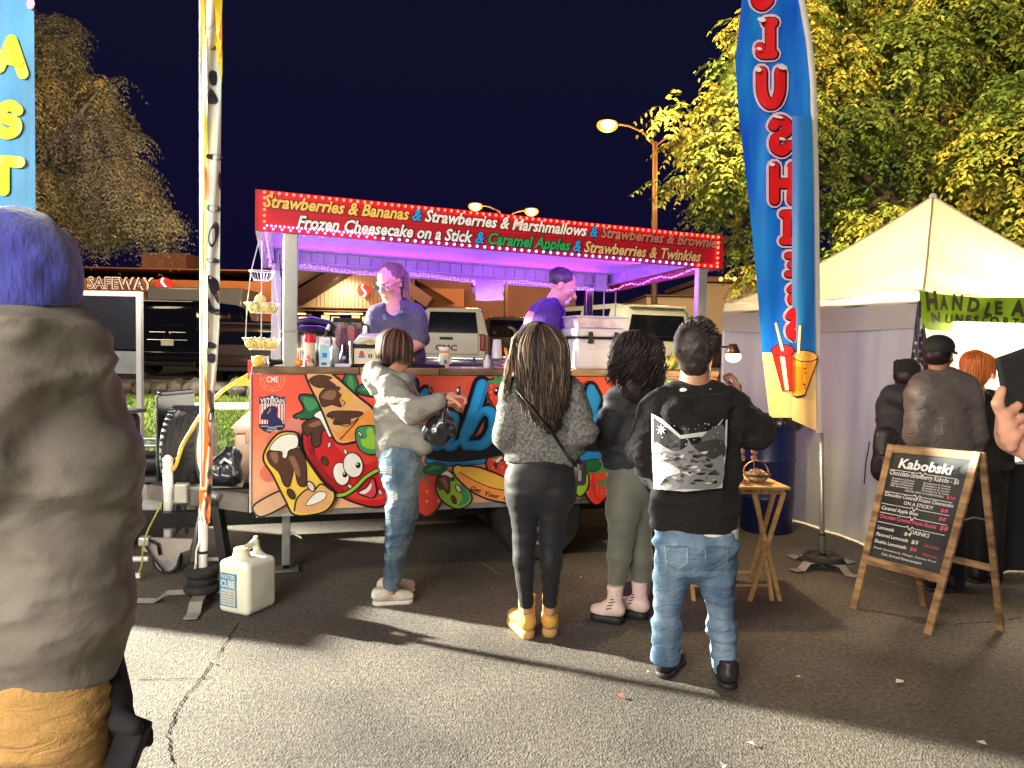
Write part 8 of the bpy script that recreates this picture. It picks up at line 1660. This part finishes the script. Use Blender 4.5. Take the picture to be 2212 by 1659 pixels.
MB().tube([W(437, 1290, YT2) - o0, W(440, 1125, YT2) - o0], .025, n=12).build('sleeve', m_white, t, smooth=True); MB().lathe([(.029, 0), (.029, .016)], W(439, 1195, YT2) - o0, n=14).build('clamp', m_black, t)
MB().tube([W(432, 1165, YT2 - .03) - o0, W(424, 1190, YT2 - .04) - o0, W(423, 1218, YT2 - .05) - o0, W(418, 1242, YT2 - .03) - o0], .006, n=5).build('cord', m_white, t)
def cross_feet(t, L, rot0, m, zc=.05):
    for k in range(4):
        a = rot0 + k * math.pi / 2; d = Vector((math.cos(a), math.sin(a), 0)); n_ = Vector((-d.y, d.x, 0)) * .036
        P = []
        for s_, z_ in ((0, zc), (.55, zc), (.72, .006), (1, .012)): P += [d * L * s_ + n_ + Vector((0, 0, z_)), d * L * s_ - n_ + Vector((0, 0, z_))]
        b = MB(); b.add(P + [p_ + Vector((0, 0, .006)) for p_ in P], [(0, 1, 3, 2), (2, 3, 5, 4), (4, 5, 7, 6), (8, 10, 11, 9), (10, 12, 13, 11), (12, 14, 15, 13), (0, 2, 10, 8), (2, 4, 12, 10), (4, 6, 14, 12), (1, 9, 11, 3), (3, 11, 13, 5), (5, 13, 15, 7), (6, 7, 15, 14)]); b.build('foot', m, t)
m_foot = mat('foot_steel', (.42, .40, .36), .4, metal=.5, var=.2)
cross_feet(t, .36, R(192), m_foot)
for k, (rr_, zz) in enumerate(((.105, .075), (.085, .125), (.10, .175))):
    s_ = thing('sandbag', ['black ring weight at the bottom of the banner stand', 'black ring weight in the middle of the banner stand', 'black ring weight on top of the banner stand'][k], 'weight', o0, 0, 'black ring weights round the banner pole')
    b = MB(); b.lathe([(.035, zz - .03), (rr_ * .8, zz - .035), (rr_, zz - .01), (rr_, zz + .012), (rr_ * .85, zz + .028), (.035, zz + .024)], n=22, cap=False); b.build('ring', m_rubber, s_, smooth=True); MB().lathe([(.027, zz - .01), (.034, zz - .01), (.034, zz + .026), (.027, zz + .026)], n=14, cap=False).build('collar', m_blackm, s_)
# drinks banner
g = G(1777, 1226); o0 = Vector((g.x, g.y, 0)); YS2 = g.y
t = thing('drinks_banner', 'tall blue feather banner with mirrored red letters and two drink cups on sand', 'banner', o0)
LB = lambda y: float(np.interp(y, [-150, 0, 140, 260, 420, 600, 750, 900], [1640, 1602, 1588, 1597, 1616, 1634, 1645, 1662])); RB = lambda y: float(np.interp(y, [-150, -60, 0, 90, 180, 400, 700, 935], [1690, 1722, 1738, 1754, 1763, 1768, 1771, 1775]))
FX = 1711
def wave(x, y): return YS2 - .03 + .0045 * math.sin(x * .085 + y * .004) + .001 * math.sin(x * .19 - y * .006) + .02 * math.sin(y * .008)
ptb = lambda x, y, h: W(x, y, wave(x, y) - h) - o0
m_blu = mat('banner_blue', (.004, .085, .62), .45, vs=2.2, col2=(.01, .24, .72), stretch=(3, 1, .5), contrast=(.35, .65)); m_sand = mat('banner_sand', (.80, .52, .22), .6, var=.08, vs=3); m_slv = mat('banner_sleeve', (.74, .68, .62), .7, var=.05)
b = MB(); b.grid(lambda s, q_: ptb(LB(-150 + 1052 * q_) + (RB(-150 + 1052 * q_) - 12 - LB(-150 + 1052 * q_)) * s, -150 + 1052 * q_, 0), 34, 90, mi=lambda u, v: 1 if (-150 + 1052 * v) > 766 + 6 * u else 0); b.build('cloth', [m_blu, m_sand], t, smooth=True)
pr = Print(ptb, base=.006, step=.0022, fine=12); R1, K1, H1 = I('slush_red', .75, .012, .016), I('slush_ink', .012, .008, .03), I('slush_halo', .80, .55, .62)
for ch_, x0, x1, y0, y1, w_ in (('S', 1628, 1662, -50, 12, 20), ('L', 1640, 1674, 48, 116, 20), ('U', 1640, 1690, 155, 222, 22), ('S', 1668, 1706, 258, 326, 21), ('H', 1668, 1716, 360, 432, 20), ('I', 1690, 1712, 462, 520, 16), ('E', 1700, 1730, 552, 592, 13), ('S', 1704, 1735, 618, 655, 12), ('S', 1702, 1735, 672, 728, 14)):
    stroke_letter(pr, ch_, x0, x1, y0, y1, [(H1, w_ + 15, 0, 0), (K1, w_ + 6, 1, 1), (R1, w_, 0, 0)], flip=True, clipx=1716)
for (x, y, w__, h__) in ((1645, 42, 9, 5), (1690, 146, 10, 4), (1638, 150, 7, 5), (1680, 252, 12, 3), (1668, 355, 6, 4), (1640, 105, 6, 3), (1690, 300, 7, 3)): pr.ell((x, y), (w__, h__), I('snow', .8, .78, .78), .2)
# red cup
pr.poly([(1667, 762), (1712, 756), (1712, 846), (1690, 846)], K1, sm=False); pr.poly([(1670, 764), (1712, 758), (1712, 843), (1692, 843)], I('cup_red', .82, .02, .01), sm=False); pr.poly([(1684, 765), (1694, 764), (1704, 843), (1696, 843)], I('cup_cream', .85, .68, .48), sm=False)
pr.ell((1691, 757), (26, 14), K1, .05); pr.ell((1691, 757), (23.5, 12), I('slush_top', .70, .02, .03), .05); pr.stroke([(1676, 699), (1690, 756)], 8, K1, sm=False); pr.stroke([(1676, 699), (1690, 756)], 6, I('straw_cream', .80, .66, .50), sm=False)
pr.build('lettering', t)
# the fold: second layer of cloth in front of the right part
ptc = lambda x, y, h: W(x, y, wave(x, y) - .075 - .012 * math.sin((x - FX) * .07) - h) - o0
b = MB(); b.grid(lambda s, q_: ptc(FX + (RB(250 + 681 * q_) - 11 - FX) * s, 250 + 681 * q_ - (1 - s) * 24 * q_, 0), 14, 70, mi=lambda u, v: 1 if (250 + 681 * v) > 782 + 16 * u else 0); o = b.build('folded_cloth', [mat('banner_blue_fold', (.012, .12, .50), .4, vs=2.2, col2=(.03, .24, .55), stretch=(3, 1, .5)), m_sand], t, smooth=True)
pr = Print(ptc, base=.008, step=.0006, fine=10); co_ = I('cup_orange', .85, .34, .03)
pr.poly([(1712, 772), (1768, 776), (1739, 856), (1722, 860), (1712, 856)], K1, sm=False); pr.poly([(1712, 774), (1765, 778), (1738, 852), (1722, 856), (1712, 853)], co_, sm=False); pr.poly([(1712, 790), (1735, 792), (1732, 845), (1712, 845)], I('cup_amber', .80, .24, .01), sm=False)
pr.ell((1738, 769), (29, 13), K1, .08); pr.ell((1738, 769), (27, 11), I('slush_orange', .85, .42, .08), .08); pr.stroke([(1728, 705), (1724, 765)], 8, K1, sm=False); pr.stroke([(1728, 705), (1724, 765)], 6, I('straw_cream', .8, .66, .5), sm=False); pr.stroke([(1700, 848), (1742, 852)], 1.2, K1, sm=False)
pr.build('cup_print', t)
b = MB(); b.grid(lambda s, q_: ptb(RB(-150 + 1085 * q_) - 13 + 14 * s, -150 + 1085 * q_, .012 * math.sin(math.pi * s)), 4, 60); b.build('pole_sleeve', m_slv, t, smooth=True)
MB().tube([W(1777, 1224, YS2) - o0, W(1775, 1100, YS2) - o0, W(1774, 935, YS2) - o0], [.019, .018, .016], n=12).build('pole', m_alu, t, smooth=True); MB().tube([ptb(RB(y_) - 4, y_, -.01) for y_ in (935, 700, 400, 180, 60, -60, -150)], .009, n=8).build('flex_rod', m_alu, t, smooth=True)
MB().lathe([(.023, 0), (.023, .012)], W(1776, 1156, YS2) - o0, n=14).build('clamp', m_black, t)
cross_feet(t, .30, R(28), m_foot)
pl = thing('weight_plate', 'round iron weight plate round the foot of the drinks banner', 'weight', o0 + Vector((0, 0, .06)))
MB().lathe([(.022, 0), (.125, 0), (.135, .006), (.135, .034), (.125, .040), (.112, .034), (.108, .020), (.05, .020), (.045, .034), (.022, .034)], n=40, cap=False).build('plate', mat('iron', (.06, .058, .055), .6, metal=.4, var=.3, vs=20), pl, auto=True); MB().lathe([(.021, .036), (.030, .036), (.030, .046), (.021, .046)], n=18, cap=False).build('collar', m_blackm, pl)

# ---------------------------------------------------------------- white tent
A, B, C, D = Vector((2.18, 7.96, 0)), Vector((3.02, 5.70, 0)), Vector((5.54, 6.66, 0)), Vector((4.70, 8.92, 0)); ctr = (A + C) / 2; PK = Vector((ctr.x + .06, ctr.y, 3.02)); ZE, ZV = 2.02, 1.74
t = thing('canopy_tent', 'white pop-up canopy tent with side walls and lit interior', 'tent', ctr)
m_tent = mat('tent_white', (.66, .62, .54), .75, var=.06, vs=2, bump=.012, bs=7, stretch=(1, 1, .5), spec=.2); m_tent.node_tree.nodes['Principled BSDF'].inputs['Subsurface Weight'].default_value = .0
def translucent(m, f_):
    t_ = m.node_tree; b_ = t_.nodes['Principled BSDF']; tr_ = t_.nodes.new('ShaderNodeBsdfTranslucent'); mx = t_.nodes.new('ShaderNodeMixShader'); tr_.inputs[0].default_value = (.9, .78, .55, 1); mx.inputs[0].default_value = f_
    t_.links.new(b_.outputs[0], mx.inputs[1]); t_.links.new(tr_.outputs[0], mx.inputs[2]); t_.links.new(mx.outputs[0], t_.nodes['Material Output'].inputs[0])
translucent(m_tent, .30)
m_wall_t = mat('tent_wall', (.58, .57, .54), .75, var=.08, vs=2, bump=.010, bs=9, stretch=(1, 1, .3), spec=.2)
for i, (p, q_) in enumerate(((A, B), (B, C), (C, D), (D, A))):
    def roof(s, v, p=p, q_=q_, i=i):
        e_ = p.lerp(q_, s); e_ = Vector((e_.x, e_.y, ZE - .03 * math.sin(math.pi * s))); r_ = e_.lerp(Vector((PK.x, PK.y, ZE)), v); wr = .026 * math.sin(s * 34 + v * 9 + 2 * math.sin(s * 9)) * v * (1.1 - v) * 3 * math.sin(s * 11 + i) ** 2 + .016 * math.sin(s * 17 + 2 * i)
        return Vector((r_.x, r_.y, e_.z + (PK.z - e_.z) * v ** 1.28 + wr * (1 - v))) - ctr
    b = MB(); b.grid(roof, 30, 14); b.build('roof_panel', m_tent, t, smooth=True)
    n_ = Vector(((q_ - p).y, -(q_ - p).x, 0)).normalized()
    b = MB(); b.grid(lambda s, v, p=p, q_=q_, n_=n_: p.lerp(q_, s) + n_ * (.012 + .008 * math.sin(s * 23 + v * 2) + .012 * v) + Vector((0, 0, ZE - .03 * math.sin(math.pi * s) - (ZE - ZV) * v)) - ctr, 30, 4); b.build('valance', m_tent, t, smooth=True)
    MB().tube([p - ctr + Vector((0, 0, ZE - .10)), q_ - ctr + Vector((0, 0, ZE - .10))], .014, n=6).build('truss_bar', m_galv, t)
    MB().bbox(p - ctr + Vector((0, 0, ZE / 2)), (.035, .035, ZE), .004).build('leg', m_white, t); MB().bbox(p - ctr + Vector((0, 0, .008)), (.11, .11, .014), .003).build('foot_pad', m_galv, t)
for (p, q_, amp, sd) in ((A, B, .030, 1), (A, D, .03, 2), (D, C, .03, 3)):
    n_ = Vector(((q_ - p).y, -(q_ - p).x, 0)).normalized() * (1 if sd == 1 else -1)
    b = MB(); b.grid(lambda s, v, p=p, q_=q_, n_=n_, sd=sd: p.lerp(q_, s) + n_ * (-.02 + amp * (math.sin(s * 31 + sd) * .4 + math.sin(s * 13 + 2 * sd + v * 1.5) * .6 + .5 * math.sin(s * 67 + v * 3) * .4)) * (.4 + .6 * v) + Vector((0, 0, (ZE - .12) * (1 - v) + .015)) - ctr, 90, 10); b.build('side_wall', m_wall_t, t, smooth=True)
MB().ball(PK - ctr, .035, n=10, m=6).build('peak_cap', m_white, t)
for p in (A, B, C, D): MB().tube([p.lerp(Vector((PK.x, PK.y, 0)), v_) - ctr + Vector((0, 0, ZE + (PK.z - ZE) * v_ ** 1.28 + .006)) for v_ in [k_ / 12 for k_ in range(13)]], .009, n=6).build('ridge_seam', m_tent, t, smooth=True)
for k, (z_, s_) in enumerate(((1.98, .0), (1.72, .02))): MB().tube([B - ctr + Vector((-.03, -.02, z_)), B - ctr + Vector((-.05 + s_, -.05, z_ - .14))], .008, n=5).build('tie_cord', m_white, t)
light('tent_inside', 'AREA', (4.2, 6.75, 1.62), (3.6, 5.0, 0), 230, (1, .80, .55), shape='RECTANGLE', size=1.6, size_y=.15)
light('tent_bounce', 'POINT', (4.1, 7.0, 1.55), None, 230, (1, .86, .52), shadow_soft_size=.15)
L0, L1 = W(2066, 706, 5.68), W(2330, 724, 5.98)
t = thing('tube_lamp', 'blazing long tube lamp under the front edge of the tent', 'lamp', L0)
MB().tube([(0, 0, 0), L1 - L0], .032, n=12).build('tube', glow('tube_light', (1, .90, .55), 20), t, smooth=True); MB().box((L1 - L0) / 2 + Vector((0, .03, .045)), ((L1 - L0).length, .06, .03), rot=Matrix.Rotation(math.atan2((L1 - L0).y, (L1 - L0).x), 3, 'Z')).build('housing', m_white, t)
# green banner
def onpl(x, y, P0, d, off=0.0):
    n_ = Vector((d.y, -d.x, 0)).normalized(); P0 = P0 + n_ * off; r_ = ray(x, y); return CO + r_ * ((P0 - CO).dot(n_) / r_.dot(n_))
dBC = C - B
t = thing('green_banner', 'lime green hand-lettered banner tied under the tent front', 'banner', B + Vector((0, 0, 1.8)))
ptg = lambda x, y, h: onpl(x, y, B, dBC, .06 + h + .012 * math.sin(x * .06 + y * .03)) - B - Vector((0, 0, 1.8))
TY = lambda x: 628 + (x - 1987) * .075 + 5 * math.sin((x - 1987) * .016); BY = lambda x: 712 + (x - 1990) * .05 - 14 * max(0, 1 - abs(x - 1985) / 20)
b = MB(); b.grid(lambda s, v: ptg(1986 + 420 * s, TY(1986 + 420 * s) + (BY(1986 + 420 * s) - TY(1986 + 420 * s)) * v, 0), 40, 6); b.build('cloth', mat('banner_lime', (.30, .50, .02), .6, var=.2, vs=4), t, smooth=True)
pr = Print(ptg, base=.006, step=.001); mg = I('hand_letter', .08, .07, .04)
for ch_, x0, x1, yb, h_, tl_ in (('H', 2002, 2027, 670, 40, -3), ('A', 2032, 2050, 668, 30, 0), ('N', 2055, 2078, 668, 34, 2), ('D', 2088, 2114, 670, 30, 5), ('L', 2124, 2142, 678, 28, 6), ('E', 2148, 2166, 678, 28, 0), ('A', 2186, 2216, 680, 34, 3), ('L', 2232, 2252, 682, 34, 3), ('L', 2262, 2282, 684, 34, 3), ('N', 2012, 2032, 697, 22, -2), ('U', 2040, 2056, 697, 20, 2), ('N', 2062, 2078, 697, 20, 2), ('E', 2084, 2096, 698, 19, 2), ('S', 2102, 2114, 699, 19, 2), ('C', 2120, 2132, 700, 20, 2), ('O', 2137, 2158, 702, 20, 2), ('R', 2165, 2180, 704, 20, 2), ('T', 2186, 2200, 706, 20, 2), ('E', 2205, 2218, 707, 20, 2), ('D', 2225, 2240, 708, 20, 2)): put_text(pr, ch_, mg, (x0, yb), (x1, yb + tl_), h_ * 1.35, sy=-1, shear=0, bold=.05)
pr.build('lettering', t)
# star-spangled cloth at the corner post
t = thing('star_flag', 'dark cloth with white stars hanging at the tent corner', 'flag', B + Vector((-.04, -.05, 1.0)))
pts_ = lambda x, y, h: W(x, y, B.y - .10 - h + .02 * math.sin(x * .3)) - B - Vector((-.04, -.05, 1.0))
b = MB(); b.grid(lambda s, v: pts_(1982 - 17 * v + (8 + 38 * v) * s, 650 + 150 * v, 0), 10, 14); b.build('cloth', I('flag_navy', .03, .03, .06), t, smooth=True)
pr = Print(pts_, base=.004, step=.0004)
for k in range(19):
    x_, y_ = 1976 + (k % 3) * 13 + 4 * ((k // 3) % 2) - (k // 3) * .5, 690 + (k // 3) * 17
    if x_ < 1982 - 17 * (y_ - 650) / 150 + 4 or x_ > 1988 + 21 * (y_ - 650) / 150: continue
    pr.poly([(x_ + (5 if j % 2 == 0 else 2) * math.sin(j * .628), y_ - (5 if j % 2 == 0 else 2) * math.cos(j * .628)) for j in range(10)], I('star_white', .6, .56, .5), sm=False, up=False)
pr.build('star', t)
# table with black cloth
t = thing('vendor_table', 'table with white top and floor-length black cloth under the tent front', 'table', (3.90, 5.85, 0), R(14))
MB().bbox((0, 0, .78), (1.6, .62, .03), .008).build('table_top', m_white, t)
t2 = tag(MB().grid(lambda s, v: (3.90, 5.85, 0) and Vector((3.90, 5.85, 0)) + Matrix.Rotation(R(14), 3, 'Z') @ Vector((-.81 + 1.62 * min(1, max(0, (s - .18) / .64)), -.325 + (.55 * (.18 - s) / .18 if s < .18 else (.55 * (s - .82) / .18 if s > .82 else 0)) - .012 * math.sin(s * 70) * v - .02 * v, .762 * (1 - v) + .012)), 110, 8).build('tablecloth', mat('cloth_black', (.016, .017, .02), .9, bump=.002), smooth=True), 'black cloth hanging to the ground from the vendor table', 'tablecloth')
for sx_ in (-.7, .7):
    for sy_ in (-.25, .25): MB().tube([(sx_, sy_, 0), (sx_, sy_, .765)], .014, n=8).build('leg', m_galv, t)
t = thing('red_rope_light', 'thin glowing red rope light at the corner of the black tablecloth', 'rope light', W(2126, 1235, 5.38))
o_ = Vector(t.location); MB().tube([W(2102, 1045, 5.42) - o_, W(2112, 1130, 5.40) - o_, W(2126, 1232, 5.38) - o_, W(2118, 1244, 5.38) - o_, W(2066, 1243, 5.38) - o_], .005, n=6).build('rope', glow('rope_red', (1, .02, .02), 1.1), t, smooth=True)
